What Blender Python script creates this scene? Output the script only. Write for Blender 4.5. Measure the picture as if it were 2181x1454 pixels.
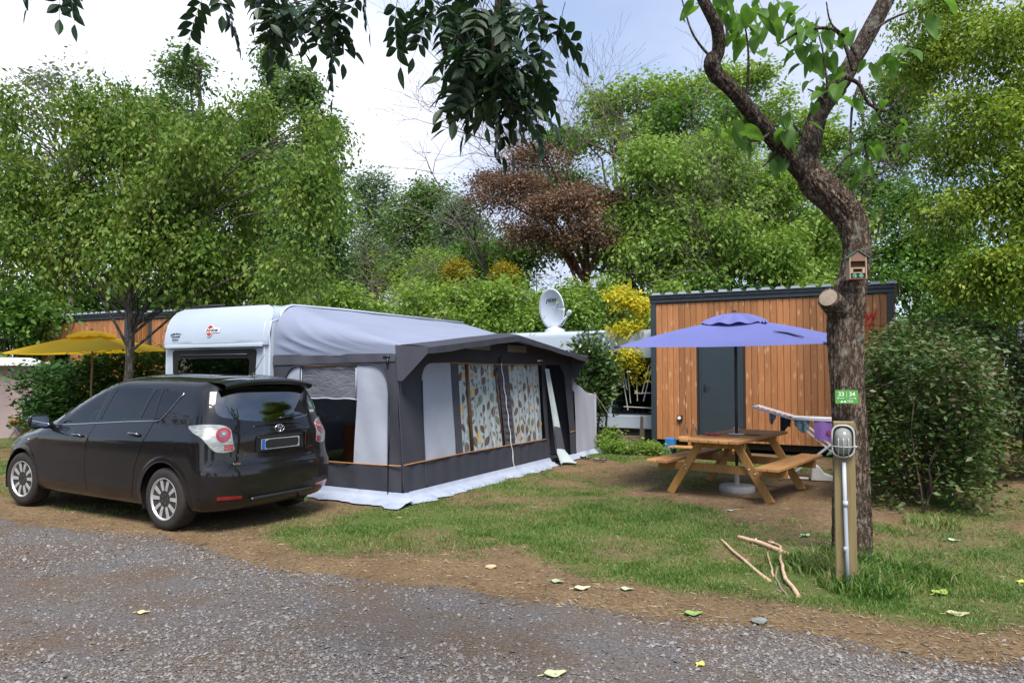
import bpy, bmesh, math, random
import numpy as np
from mathutils import Vector, Matrix, geometry
from mathutils.bvhtree import BVHTree

for o in list(bpy.data.objects):
    bpy.data.objects.remove(o)
sc = bpy.context.scene
COL = sc.collection
R = math.radians
PI = math.pi

# ------------------------------------------------------------------ camera
CAM_H = 1.62
PITCH = math.atan(63.0 / 1550.0)
cam_d = bpy.data.cameras.new('camera')
cam = bpy.data.objects.new('camera', cam_d)
COL.objects.link(cam)
cam.location = (0, 0, CAM_H)
cam.rotation_euler = (PI / 2 + PITCH, 0, 0)
cam_d.sensor_width = 36.0
cam_d.lens = 1550.0 / 2181.0 * 36.0
cam_d.clip_start = 0.05
cam_d.clip_end = 2000
sc.camera = cam

# ------------------------------------------------------------------ sky and sun
SUN_AZ = R(172)      # measured from +Y, clockwise: the veiled sun stands behind the viewpoint
SUN_EL = R(58)
sun_vec = Vector((math.sin(SUN_AZ) * math.cos(SUN_EL), math.cos(SUN_AZ) * math.cos(SUN_EL), math.sin(SUN_EL)))
world = bpy.data.worlds.new('World')
sc.world = world
world.use_nodes = True
wn = world.node_tree.nodes
wl = world.node_tree.links
wn.clear()
w_out = wn.new('ShaderNodeOutputWorld')
w_bg = wn.new('ShaderNodeBackground')
w_bg.inputs['Strength'].default_value = 0.10
w_sky = wn.new('ShaderNodeTexSky')
w_sky.sky_type = 'NISHITA'
w_sky.sun_disc = False
w_sky.sun_elevation = SUN_EL
w_sky.sun_rotation = SUN_AZ
w_sky.air_density = 1.0
w_sky.dust_density = 1.0
w_tc = wn.new('ShaderNodeTexCoord')
w_sep = wn.new('ShaderNodeSeparateXYZ')
wl.new(w_tc.outputs['Generated'], w_sep.inputs[0])
w_den = wn.new('ShaderNodeMath'); w_den.operation = 'ADD'; w_den.inputs[1].default_value = 0.22
w_abs = wn.new('ShaderNodeMath'); w_abs.operation = 'ABSOLUTE'
wl.new(w_sep.outputs['Z'], w_abs.inputs[0])
wl.new(w_abs.outputs[0], w_den.inputs[0])
w_dx = wn.new('ShaderNodeMath'); w_dx.operation = 'DIVIDE'
w_dy = wn.new('ShaderNodeMath'); w_dy.operation = 'DIVIDE'
wl.new(w_sep.outputs['X'], w_dx.inputs[0]); wl.new(w_den.outputs[0], w_dx.inputs[1])
wl.new(w_sep.outputs['Y'], w_dy.inputs[0]); wl.new(w_den.outputs[0], w_dy.inputs[1])
w_com = wn.new('ShaderNodeCombineXYZ')
wl.new(w_dx.outputs[0], w_com.inputs[0]); wl.new(w_dy.outputs[0], w_com.inputs[1])
w_com.inputs[2].default_value = 1.7
w_noise = wn.new('ShaderNodeTexNoise')
w_noise.inputs['Scale'].default_value = 0.9
w_noise.inputs['Detail'].default_value = 7
w_noise.inputs['Roughness'].default_value = 0.52
wl.new(w_com.outputs[0], w_noise.inputs['Vector'])
w_ramp = wn.new('ShaderNodeValToRGB')
w_ramp.color_ramp.elements[0].position = 0.36
w_ramp.color_ramp.elements[1].position = 0.68
# the cloud thins out towards the back, where the sky opens to blue
w_thin = wn.new('ShaderNodeMath'); w_thin.operation = 'MULTIPLY_ADD'
wl.new(w_sep.outputs['Y'], w_thin.inputs[0]); w_thin.inputs[1].default_value = 0.07
wl.new(w_noise.outputs[0], w_thin.inputs[2])
wl.new(w_thin.outputs[0], w_ramp.inputs[0])
# clouds are brighter toward the veiled sun (forward scattering)
w_dot = wn.new('ShaderNodeVectorMath'); w_dot.operation = 'DOT_PRODUCT'
wl.new(w_tc.outputs['Generated'], w_dot.inputs[0]); w_dot.inputs[1].default_value = sun_vec
w_glow = wn.new('ShaderNodeMapRange')
w_glow.inputs['From Min'].default_value = 0.45; w_glow.inputs['From Max'].default_value = 1.0
w_glow.interpolation_type = 'SMOOTHSTEP'
wl.new(w_dot.outputs['Value'], w_glow.inputs['Value'])
w_cc = wn.new('ShaderNodeMix'); w_cc.data_type = 'RGBA'
w_cc.inputs['A'].default_value = (3.1, 3.45, 4.5, 1)
w_cc.inputs['B'].default_value = (10.0, 9.9, 9.7, 1)
wl.new(w_glow.outputs[0], w_cc.inputs['Factor'])
w_mix = wn.new('ShaderNodeMix'); w_mix.data_type = 'RGBA'
wl.new(w_ramp.outputs[0], w_mix.inputs['Factor'])
wl.new(w_sky.outputs[0], w_mix.inputs['A'])
w_dl = wn.new('ShaderNodeVectorMath'); w_dl.operation = 'DOT_PRODUCT'
wl.new(w_tc.outputs['Generated'], w_dl.inputs[0]); w_dl.inputs[1].default_value = Vector((-.55, .75, .36)).normalized()
w_gl = wn.new('ShaderNodeMapRange'); w_gl.interpolation_type = 'SMOOTHSTEP'
w_gl.inputs['From Min'].default_value = .80; w_gl.inputs['From Max'].default_value = 1.0
w_gl.inputs['To Max'].default_value = .75
wl.new(w_dl.outputs['Value'], w_gl.inputs['Value'])
w_c2 = wn.new('ShaderNodeMix'); w_c2.data_type = 'RGBA'
wl.new(w_gl.outputs[0], w_c2.inputs['Factor']); wl.new(w_cc.outputs['Result'], w_c2.inputs['A'])
w_c2.inputs['B'].default_value = (8.5, 8.4, 8.2, 1)
wl.new(w_c2.outputs['Result'], w_mix.inputs['B'])
wl.new(w_mix.outputs['Result'], w_bg.inputs['Color'])
wl.new(w_bg.outputs[0], w_out.inputs[0])

sun_d = bpy.data.lights.new('sun', 'SUN')
sun_d.energy = 2.5
sun_d.angle = R(24)
sun_d.color = (1.0, 0.94, 0.85)
sun = bpy.data.objects.new('sun', sun_d)
COL.objects.link(sun)
sun.rotation_euler = (-sun_vec).to_track_quat('-Z', 'Y').to_euler()

sc.view_settings.view_transform = 'Standard'
sc.view_settings.look = 'None'
sc.view_settings.exposure = 1.26
sc.view_settings.gamma = 1.0
sc.view_settings.use_curve_mapping = False
sc.cycles.max_bounces = 7
sc.cycles.transparent_max_bounces = 12
sc.cycles.use_denoising = True

# ------------------------------------------------------------------ site frame
# the pitch, the caravan, the cabins and the track all share one direction:
# u runs along the track, v away from it
SITE = R(28.36)
CA, SA = math.cos(SITE), math.sin(SITE)
def XY(U, V):
    return (U * CA + V * SA, -U * SA + V * CA)
def UV(x, y):
    return (x * CA - y * SA, x * SA + y * CA)
def at(px, py, Y):
    """a point seen in the survey photo at (px, py), Y metres out"""
    x = (px - 1090.5) / 1550.0
    z = -(py - 727.0) / 1550.0
    c, s = math.cos(PITCH), math.sin(PITCH)
    rx, ry, rz = x, c - s * z, s + c * z
    t = Y / ry
    return Vector((rx * t, Y, CAM_H + rz * t))

# ------------------------------------------------------------------ object helpers
def thing(name, label, cat, loc=(0, 0, 0), rotz=0.0, group=None):
    o = bpy.data.objects.new(name, None)
    COL.objects.link(o)
    o.empty_display_size = 0.2
    o.location = loc
    o.rotation_euler = (0, 0, rotz)
    o['label'] = label
    o['category'] = cat
    if group: o['group'] = group
    return o
def tag(o, label=None, cat=None, group=None, kind=None):
    if label: o['label'] = label
    if cat: o['category'] = cat
    if group: o['group'] = group
    if kind: o['kind'] = kind
    return o
def link(name, me, parent=None, loc=None):
    o = bpy.data.objects.new(name, me)
    COL.objects.link(o)
    if parent: o.parent = parent
    if loc is not None: o.location = loc
    return o
def fast_mesh(name, verts, faces, mats, smooth=False, mi=None):
    """verts (n,3), faces (m,k) numpy"""
    verts = np.ascontiguousarray(verts, dtype=np.float32)
    faces = np.ascontiguousarray(faces, dtype=np.int32)
    me = bpy.data.meshes.new(name)
    me.vertices.add(len(verts)); me.vertices.foreach_set('co', verts.ravel())
    m, k = faces.shape
    me.loops.add(m * k); me.loops.foreach_set('vertex_index', faces.ravel())
    me.polygons.add(m)
    me.polygons.foreach_set('loop_start', np.arange(0, m * k, k, dtype=np.int32))
    if mi is not None: me.polygons.foreach_set('material_index', np.asarray(mi, dtype=np.int32))
    if smooth: me.polygons.foreach_set('use_smooth', np.ones(m, dtype=bool))
    me.update(calc_edges=True)
    for q in (mats if isinstance(mats, (list, tuple)) else [mats]): me.materials.append(q)
    return me

class MB:
    def __init__(s):
        s.v = []; s.f = []; s.m = []
    def add(s, vs, fs, mi=0):
        b = len(s.v)
        s.v.extend(tuple(p) for p in vs)
        for f in fs:
            s.f.append([i + b for i in f]); s.m.append(mi)
        return s
    def box(s, x0, x1, y0, y1, z0, z1, mi=0):
        return s.add([(x0,y0,z0),(x1,y0,z0),(x1,y1,z0),(x0,y1,z0),(x0,y0,z1),(x1,y0,z1),(x1,y1,z1),(x0,y1,z1)],
                     [(0,3,2,1),(4,5,6,7),(0,1,5,4),(1,2,6,5),(2,3,7,6),(3,0,4,7)], mi)
    def bar(s, p, q, w, h, up=(0,0,1), mi=0):
        p, q = Vector(p), Vector(q)
        d = (q - p).normalized()
        sd = d.cross(Vector(up))
        if sd.length < 1e-4: sd = d.cross(Vector((0,1,0)))
        sd.normalize(); un = sd.cross(d).normalized()
        vs = []
        for c in (p, q):
            for a, b in ((-1,-1),(1,-1),(1,1),(-1,1)):
                vs.append(c + sd * (a*w/2) + un * (b*h/2))
        return s.add(vs, [(0,1,2,3),(7,6,5,4),(0,4,5,1),(1,5,6,2),(2,6,7,3),(3,7,4,0)], mi)
    def tube(s, path, rad, n=8, caps=True, mi=0, squash=None):
        path = [Vector(p) for p in path]
        if not hasattr(rad, '__len__'): rad = [rad] * len(path)
        vs = []; fs = []
        ref = None
        for i, p in enumerate(path):
            a = path[max(0, i-1)]; b = path[min(len(path)-1, i+1)]
            d = (b - a)
            d = d.normalized() if d.length > 1e-9 else Vector((0,0,1))
            if ref is None:
                ref = Vector((0,0,1)) if abs(d.z) < .9 else Vector((1,0,0))
            sd = ref - d * ref.dot(d)
            if sd.length < 1e-5: sd = Vector((0,1,0)).cross(d)
            sd.normalize(); ref = sd
            un = d.cross(sd)
            for k in range(n):
                t = 2*PI*k/n
                vs.append(p + sd*(math.cos(t)*rad[i]) + un*(math.sin(t)*rad[i]))
        for i in range(len(path)-1):
            for k in range(n):
                k2 = (k+1) % n
                fs.append((i*n+k, i*n+k2, (i+1)*n+k2, (i+1)*n+k))
        if caps:
            fs.append(tuple(range(n-1,-1,-1)))
            fs.append(tuple((len(path)-1)*n+k for k in range(n)))
        return s.add(vs, fs, mi)
    def lathe(s, prof, n=24, M=None, mi=0):
        vs = []; fs = []
        for r, z in prof:
            for k in range(n):
                t = 2*PI*k/n
                p = Vector((r*math.cos(t), r*math.sin(t), z))
                vs.append(M @ p if M else p)
        for i in range(len(prof)-1):
            for k in range(n):
                k2 = (k+1) % n
                fs.append((i*n+k, i*n+k2, (i+1)*n+k2, (i+1)*n+k))
        fs.append(tuple(range(n-1,-1,-1)))
        fs.append(tuple((len(prof)-1)*n+k for k in range(n)))
        return s.add(vs, fs, mi)
    def prism(s, poly, h, M=None, mi=0):
        """polygon in xy extruded 0..h along z, through matrix M"""
        n = len(poly)
        vs = [Vector((p[0], p[1], 0)) for p in poly] + [Vector((p[0], p[1], h)) for p in poly]
        if M: vs = [M @ v for v in vs]
        fs = [tuple(range(n-1,-1,-1)), tuple(range(n, 2*n))]
        fs += [(i, (i+1) % n, n+(i+1) % n, n+i) for i in range(n)]
        return s.add(vs, fs, mi)
    def grid(s, fn, nu, nv, mi=0):
        vs = [fn(i/nu, j/nv) for i in range(nu+1) for j in range(nv+1)]
        w = nv+1
        fs = [(i*w+j, (i+1)*w+j, (i+1)*w+j+1, i*w+j+1) for i in range(nu) for j in range(nv)]
        return s.add(vs, fs, mi)
    def mesh(s, name, mats, smooth=False, bevel=0, solid=0, angle=None):
        me = bpy.data.meshes.new(name)
        me.from_pydata([tuple(v) for v in s.v], [], s.f)
        for q in (mats if isinstance(mats, (list, tuple)) else [mats]): me.materials.append(q)
        me.polygons.foreach_set('material_index', s.m)
        if bevel or solid:
            bm = bmesh.new(); bm.from_mesh(me)
            if bevel:
                bmesh.ops.bevel(bm, geom=bm.edges[:], offset=bevel, segments=1, affect='EDGES', profile=.5)
            if solid:
                bmesh.ops.solidify(bm, geom=bm.faces[:], thickness=solid)
            bm.to_mesh(me); bm.free()
        if smooth:
            me.polygons.foreach_set('use_smooth', [True]*len(me.polygons))
            if angle:
                try: me.set_sharp_from_angle(angle=R(angle))
                except Exception: pass
        me.update()
        return me
    def build(s, name, mats, parent=None, smooth=False, bevel=0, solid=0, angle=None, loc=None):
        return link(name, s.mesh(name, mats, smooth, bevel, solid, angle), parent, loc)

def cdt(poly, holes=(), step=None):
    """triangulate a 2D outline with holes; interior points every step"""
    pts = [Vector(p) for p in poly]; edges = []
    loops = [list(range(len(poly)))]
    for h in holes:
        b = len(pts); pts += [Vector(p) for p in h]; loops.append(list(range(b, b+len(h))))
    for lp in loops:
        edges += [(lp[i], lp[(i+1) % len(lp)]) for i in range(len(lp))]
    def inside(p, pg):
        c = False; n = len(pg)
        for i in range(n):
            a, b = pg[i], pg[(i+1) % n]
            if (a[1] > p[1]) != (b[1] > p[1]) and p[0] < (b[0]-a[0])*(p[1]-a[1])/(b[1]-a[1])+a[0]: c = not c
        return c
    if step:
        xs = [p[0] for p in poly]; ys = [p[1] for p in poly]
        x = min(xs)+step*.5
        while x < max(xs):
            y = min(ys)+step*.5
            while y < max(ys):
                if inside((x, y), poly) and not any(inside((x, y), h) for h in holes): pts.append(Vector((x, y)))
                y += step
            x += step
    r = geometry.delaunay_2d_cdt(pts, edges, [], 0, 1e-6)
    vs = [tuple(v) for v in r[0]]
    fs = []
    for f in r[2]:
        c = [sum(vs[i][k] for i in f)/3 for k in (0, 1)]
        if inside(c, poly) and not any(inside(c, h) for h in holes): fs.append(tuple(f))
    return vs, fs
def resample(poly, step):
    out = []
    for i in range(len(poly)):
        a, b = Vector(poly[i]), Vector(poly[(i+1) % len(poly)])
        n = max(1, int(round((b-a).length/step)))
        out += [tuple(a.lerp(b, k/n)) for k in range(n)]
    return out
def rounded(poly, rad, n=5):
    """round the corners of a 2D polygon (rad: one number or one per corner)"""
    out = []; N = len(poly)
    for i in range(N):
        r = rad[i] if hasattr(rad, '__len__') else rad
        p = Vector(poly[i])
        if r <= 0: out.append(tuple(p)); continue
        a = (Vector(poly[i-1])-p); b = (Vector(poly[(i+1) % N])-p)
        ra = min(r, a.length*.49); rb = min(r, b.length*.49)
        A = p+a.normalized()*ra; B = p+b.normalized()*rb
        for k in range(n+1):
            t = k/n
            out.append(tuple(A*(1-t)**2 + p*2*t*(1-t) + B*t*t))
    return out

# ------------------------------------------------------------------ materials
_mc = {}
def _nt(name):
    m = bpy.data.materials.new(name); m.use_nodes = True
    return m, m.node_tree.nodes, m.node_tree.links, m.node_tree.nodes['Principled BSDF']
def C4(c): return (c[0], c[1], c[2], 1.0)
def mat(name, c1, c2=None, scale=6.0, rough=.6, metal=0.0, bump=0.0, bscale=None, stretch=(1,1,1), coat=0.0, spec=.5, detail=5, alpha=None, trans=0.0, sub=0.0, rvar=0.0):
    if name in _mc: return _mc[name]
    m, n, l, b = _nt(name)
    b.inputs['Roughness'].default_value = rough
    b.inputs['Metallic'].default_value = metal
    b.inputs['Specular IOR Level'].default_value = spec
    b.inputs['Coat Weight'].default_value = coat
    b.inputs['Coat Roughness'].default_value = .04
    tc = n.new('ShaderNodeTexCoord'); mp = n.new('ShaderNodeMapping')
    mp.inputs['Scale'].default_value = stretch
    l.new(tc.outputs['Object'], mp.inputs[0])
    if c2 is None: c2 = tuple(x*.82 for x in c1)
    no = n.new('ShaderNodeTexNoise'); no.inputs['Scale'].default_value = scale; no.inputs['Detail'].default_value = detail
    no.inputs['Roughness'].default_value = .6
    l.new(mp.outputs[0], no.inputs['Vector'])
    rp = n.new('ShaderNodeValToRGB')
    rp.color_ramp.elements[0].position = .32; rp.color_ramp.elements[1].position = .68
    rp.color_ramp.elements[0].color = C4(c2); rp.color_ramp.elements[1].color = C4(c1)
    l.new(no.outputs[0], rp.inputs[0])
    l.new(rp.outputs[0], b.inputs['Base Color'])
    if rvar:
        mr = n.new('ShaderNodeMapRange'); mr.inputs['To Min'].default_value = rough-rvar; mr.inputs['To Max'].default_value = rough+rvar
        l.new(no.outputs[0], mr.inputs['Value']); l.new(mr.outputs[0], b.inputs['Roughness'])
    if bump:
        n2 = n.new('ShaderNodeTexNoise'); n2.inputs['Scale'].default_value = bscale or scale*4; n2.inputs['Detail'].default_value = 5
        l.new(mp.outputs[0], n2.inputs['Vector'])
        bp = n.new('ShaderNodeBump'); bp.inputs['Strength'].default_value = bump; bp.inputs['Distance'].default_value = .01
        l.new(n2.outputs[0], bp.inputs['Height']); l.new(bp.outputs[0], b.inputs['Normal'])
    if trans:   # thin cloth: part of the light passes
        out = n['Material Output']; tr = n.new('ShaderNodeBsdfTranslucent'); mx = n.new('ShaderNodeMixShader')
        l.new(rp.outputs[0], tr.inputs[0]); mx.inputs[0].default_value = trans
        l.new(b.outputs[0], mx.inputs[1]); l.new(tr.outputs[0], mx.inputs[2]); l.new(mx.outputs[0], out.inputs[0])
    _mc[name] = m
    return m
def glass(name, tint, refl=.06, rough=.0):
    """thin pane: tinted see-through plus mirror reflection growing at grazing angles"""
    if name in _mc: return _mc[name]
    m, n, l, b = _nt(name)
    out = n['Material Output']; n.remove(b)
    t = n.new('ShaderNodeBsdfTransparent'); t.inputs[0].default_value = C4(tint)
    g = n.new('ShaderNodeBsdfGlossy'); g.inputs['Roughness'].default_value = rough; g.inputs[0].default_value = (1,1,1,1)
    lw = n.new('ShaderNodeFresnel'); lw.inputs[0].default_value = 1.5
    ad = n.new('ShaderNodeMath'); ad.operation = 'ADD'; ad.use_clamp = True; ad.inputs[1].default_value = refl
    l.new(lw.outputs[0], ad.inputs[0])
    mx = n.new('ShaderNodeMixShader')
    l.new(ad.outputs[0], mx.inputs[0]); l.new(t.outputs[0], mx.inputs[1]); l.new(g.outputs[0], mx.inputs[2])
    l.new(mx.outputs[0], out.inputs[0])
    _mc[name] = m
    return m
def leafmat(name, cols, rough=.5, tl=.35, spec=.3, vary=1.6):
    """leaves: each leaf takes its own shade, light passes through"""
    if name in _mc: return _mc[name]
    m, n, l, b = _nt(name)
    out = n['Material Output']
    ge = n.new('ShaderNodeNewGeometry')
    rp = n.new('ShaderNodeValToRGB')
    el = rp.color_ramp.elements
    el[0].position = 0; el[0].color = C4(cols[0]); el[1].position = 1; el[1].color = C4(cols[-1])
    for i, c in enumerate(cols[1:-1]):
        e = el.new((i+1)/(len(cols)-1)); e.color = C4(c)
    if vary:   # shoots of different age: the shade drifts from clump to clump
        tcn = n.new('ShaderNodeTexCoord'); nv = n.new('ShaderNodeTexNoise'); nv.inputs['Scale'].default_value = vary; nv.inputs['Detail'].default_value = 2
        l.new(tcn.outputs['Object'], nv.inputs['Vector'])
        ma = n.new('ShaderNodeMath'); ma.operation = 'MULTIPLY_ADD'; ma.inputs[1].default_value = 1.5; ma.inputs[2].default_value = -.75
        l.new(nv.outputs[0], ma.inputs[0])
        mb_ = n.new('ShaderNodeMath'); mb_.operation = 'ADD'; mb_.use_clamp = True
        l.new(ma.outputs[0], mb_.inputs[0]); l.new(ge.outputs['Random Per Island'], mb_.inputs[1])
        l.new(mb_.outputs[0], rp.inputs[0])
    else: l.new(ge.outputs['Random Per Island'], rp.inputs[0])
    l.new(rp.outputs[0], b.inputs['Base Color'])
    b.inputs['Roughness'].default_value = rough
    b.inputs['Specular IOR Level'].default_value = spec
    tr = n.new('ShaderNodeBsdfTranslucent')
    hs = n.new('ShaderNodeHueSaturation'); hs.inputs['Value'].default_value = 1.45; hs.inputs['Saturation'].default_value = 1.1
    hs.inputs['Hue'].default_value = .49
    l.new(rp.outputs[0], hs.inputs['Color']); l.new(hs.outputs[0], tr.inputs[0])
    mx = n.new('ShaderNodeMixShader'); mx.inputs[0].default_value = tl
    l.new(b.outputs[0], mx.inputs[1]); l.new(tr.outputs[0], mx.inputs[2]); l.new(mx.outputs[0], out.inputs[0])
    _mc[name] = m
    return m
def woodmat(name, dark, light, knot, axis=2, rough=.65, knots=.5):
    """boards: grain along one axis, each board its own shade, knots"""
    if name in _mc: return _mc[name]
    m, n, l, b = _nt(name)
    tc = n.new('ShaderNodeTexCoord'); oi = n.new('ShaderNodeObjectInfo')
    off = n.new('ShaderNodeVectorMath'); off.operation = 'SCALE'; off.inputs[0].default_value = (13, 17, 19)
    l.new(oi.outputs['Random'], off.inputs['Scale'])
    ad = n.new('ShaderNodeVectorMath'); ad.operation = 'ADD'
    l.new(tc.outputs['Object'], ad.inputs[0]); l.new(off.outputs[0], ad.inputs[1])
    mp = n.new('ShaderNodeMapping'); s = [38, 38, 38]; s[axis] = 2.0
    mp.inputs['Scale'].default_value = s
    l.new(ad.outputs[0], mp.inputs[0])
    no = n.new('ShaderNodeTexNoise'); no.inputs['Scale'].default_value = 1; no.inputs['Detail'].default_value = 6; no.inputs['Roughness'].default_value = .65
    no.inputs['Distortion'].default_value = .6
    l.new(mp.outputs[0], no.inputs['Vector'])
    rp = n.new('ShaderNodeValToRGB')
    rp.color_ramp.elements[0].position = .25; rp.color_ramp.elements[1].position = .75
    rp.color_ramp.elements[0].color = C4(dark); rp.color_ramp.elements[1].color = C4(light)
    l.new(no.outputs[0], rp.inputs[0])
    hs = n.new('ShaderNodeHueSaturation')
    mr = n.new('ShaderNodeMapRange'); mr.inputs['To Min'].default_value = .72; mr.inputs['To Max'].default_value = 1.2
    l.new(oi.outputs['Random'], mr.inputs['Value']); l.new(mr.outputs[0], hs.inputs['Value'])
    l.new(rp.outputs[0], hs.inputs['Color'])
    mk = n.new('ShaderNodeMapping'); s2 = [9, 9, 9]; s2[axis] = 3.2
    mk.inputs['Scale'].default_value = s2
    l.new(ad.outputs[0], mk.inputs[0])
    vo = n.new('ShaderNodeTexVoronoi'); vo.inputs['Scale'].default_value = 1.0
    l.new(mk.outputs[0], vo.inputs['Vector'])
    kr = n.new('ShaderNodeValToRGB'); kr.color_ramp.elements[0].position = .0; kr.color_ramp.elements[1].position = .27
    kr.color_ramp.elements[0].color = (knots,)*3+(1,); kr.color_ramp.elements[1].color = (0,0,0,1)
    l.new(vo.outputs['Distance'], kr.inputs[0])
    mx = n.new('ShaderNodeMix'); mx.data_type = 'RGBA'
    l.new(kr.outputs[0], mx.inputs['Factor']); l.new(hs.outputs[0], mx.inputs['A']); mx.inputs['B'].default_value = C4(knot)
    l.new(mx.outputs['Result'], b.inputs['Base Color'])
    b.inputs['Roughness'].default_value = rough
    bp = n.new('ShaderNodeBump'); bp.inputs['Strength'].default_value = .25; bp.inputs['Distance'].default_value = .004
    l.new(no.outputs[0], bp.inputs['Height']); l.new(bp.outputs[0], b.inputs['Normal'])
    _mc[name] = m
    return m
def barkmat(name, dark, light, lichen=None, scale=14, zs=.28, strength=.9):
    if name in _mc: return _mc[name]
    m, n, l, b = _nt(name)
    tc = n.new('ShaderNodeTexCoord'); mp = n.new('ShaderNodeMapping'); mp.inputs['Scale'].default_value = (1, 1, zs)
    l.new(tc.outputs['Object'], mp.inputs[0])
    vo = n.new('ShaderNodeTexVoronoi'); vo.inputs['Scale'].default_value = scale; vo.feature = 'DISTANCE_TO_EDGE'; vo.inputs['Randomness'].default_value = 1.0
    no = n.new('ShaderNodeTexNoise'); no.inputs['Scale'].default_value = scale*1.5; no.inputs['Detail'].default_value = 8; no.inputs['Roughness'].default_value = .7
    l.new(mp.outputs[0], no.inputs['Vector'])
    mxv = n.new('ShaderNodeMix'); mxv.data_type = 'RGBA'; mxv.inputs['Factor'].default_value = .12
    l.new(mp.outputs[0], mxv.inputs['A']); l.new(no.outputs['Color'], mxv.inputs['B'])
    l.new(mxv.outputs['Result'], vo.inputs['Vector'])
    ml = n.new('ShaderNodeMath'); ml.operation = 'MULTIPLY'; ml.inputs[1].default_value = 2.2; ml.use_clamp = True
    l.new(vo.outputs['Distance'], ml.inputs[0])
    mm = n.new('ShaderNodeMath'); mm.operation = 'MULTIPLY'
    l.new(ml.outputs[0], mm.inputs[0]); l.new(no.outputs[0], mm.inputs[1])
    rp = n.new('ShaderNodeValToRGB'); rp.color_ramp.elements[0].color = C4(dark); rp.color_ramp.elements[1].color = C4(light)
    rp.color_ramp.elements[0].position = .04; rp.color_ramp.elements[1].position = .36
    l.new(mm.outputs[0], rp.inputs[0])
    last = rp.outputs[0]
    if lichen:
        n3 = n.new('ShaderNodeTexNoise'); n3.inputs['Scale'].default_value = 9; n3.inputs['Detail'].default_value = 6
        l.new(tc.outputs['Object'], n3.inputs['Vector'])
        r3 = n.new('ShaderNodeValToRGB'); r3.color_ramp.elements[0].position = .56; r3.color_ramp.elements[1].position = .7
        r3.color_ramp.elements[1].color = (.6,.6,.6,1)
        l.new(n3.outputs[0], r3.inputs[0])
        mx = n.new('ShaderNodeMix'); mx.data_type = 'RGBA'; mx.inputs['B'].default_value = C4(lichen)
        l.new(r3.outputs[0], mx.inputs['Factor']); l.new(last, mx.inputs['A']); last = mx.outputs['Result']
    l.new(last, b.inputs['Base Color'])
    b.inputs['Roughness'].default_value = .9; b.inputs['Specular IOR Level'].default_value = .15
    bp = n.new('ShaderNodeBump'); bp.inputs['Strength'].default_value = strength; bp.inputs['Distance'].default_value = .03
    l.new(mm.outputs[0], bp.inputs['Height']); l.new(bp.outputs[0], b.inputs['Normal'])
    _mc[name] = m
    return m

# ------------------------------------------------------------------ noise for shapes and scatter
class Noise2:
    def __init__(s, seed):
        s.g = np.random.default_rng(seed).random((256, 256))
    def __call__(s, x, y):
        x = np.asarray(x, float); y = np.asarray(y, float)
        xi = np.floor(x).astype(int); yi = np.floor(y).astype(int)
        fx = x-xi; fy = y-yi
        fx = fx*fx*(3-2*fx); fy = fy*fy*(3-2*fy)
        g = s.g
        a = g[xi & 255, yi & 255]; b = g[(xi+1) & 255, yi & 255]
        c = g[xi & 255, (yi+1) & 255]; d = g[(xi+1) & 255, (yi+1) & 255]
        return (a*(1-fx)+b*fx)*(1-fy)+(c*(1-fx)+d*fx)*fy
    def fbm(s, x, y, o=4):
        t = 0; w = .5; k = 1
        for i in range(o):
            t = t+w*s(x*k+i*17.3, y*k+i*9.1); w *= .5; k *= 2.03
        return t
NZ = Noise2(5)

def text_part(string, size, m, parent, M, name='lettering', shear=0.0, align='CENTER', ext=.0015, spacing=1.0, bold=0.0, arc=None):
    cu = bpy.data.curves.new('txt', 'FONT')
    cu.body = string; cu.size = size; cu.shear = shear; cu.align_x = align; cu.align_y = 'CENTER'
    cu.extrude = ext; cu.offset = bold; cu.space_character = spacing; cu.resolution_u = 3
    o = bpy.data.objects.new('txt', cu); COL.objects.link(o)
    dg = bpy.context.evaluated_depsgraph_get(); dg.update()
    me = bpy.data.meshes.new_from_object(o.evaluated_get(dg))
    bpy.data.objects.remove(o)
    if arc:
        for v in me.vertices: v.co.y += -arc*v.co.x*v.co.x
    me.transform(M)
    me.materials.clear(); me.materials.append(m)
    me.name = name
    return link(name, me, parent)
def frame(origin, xa, ya):
    """matrix whose local x,y lie along the given directions"""
    xa = Vector(xa).normalized(); ya = Vector(ya).normalized(); za = xa.cross(ya).normalized(); ya = za.cross(xa)
    return Matrix(((xa.x,ya.x,za.x,origin[0]),(xa.y,ya.y,za.y,origin[1]),(xa.z,ya.z,za.z,origin[2]),(0,0,0,1)))
def child_empty(name, parent, loc=(0,0,0)):
    o = bpy.data.objects.new(name, None); COL.objects.link(o); o.parent = parent; o.location = loc; o.empty_display_size = .1
    return o
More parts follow.
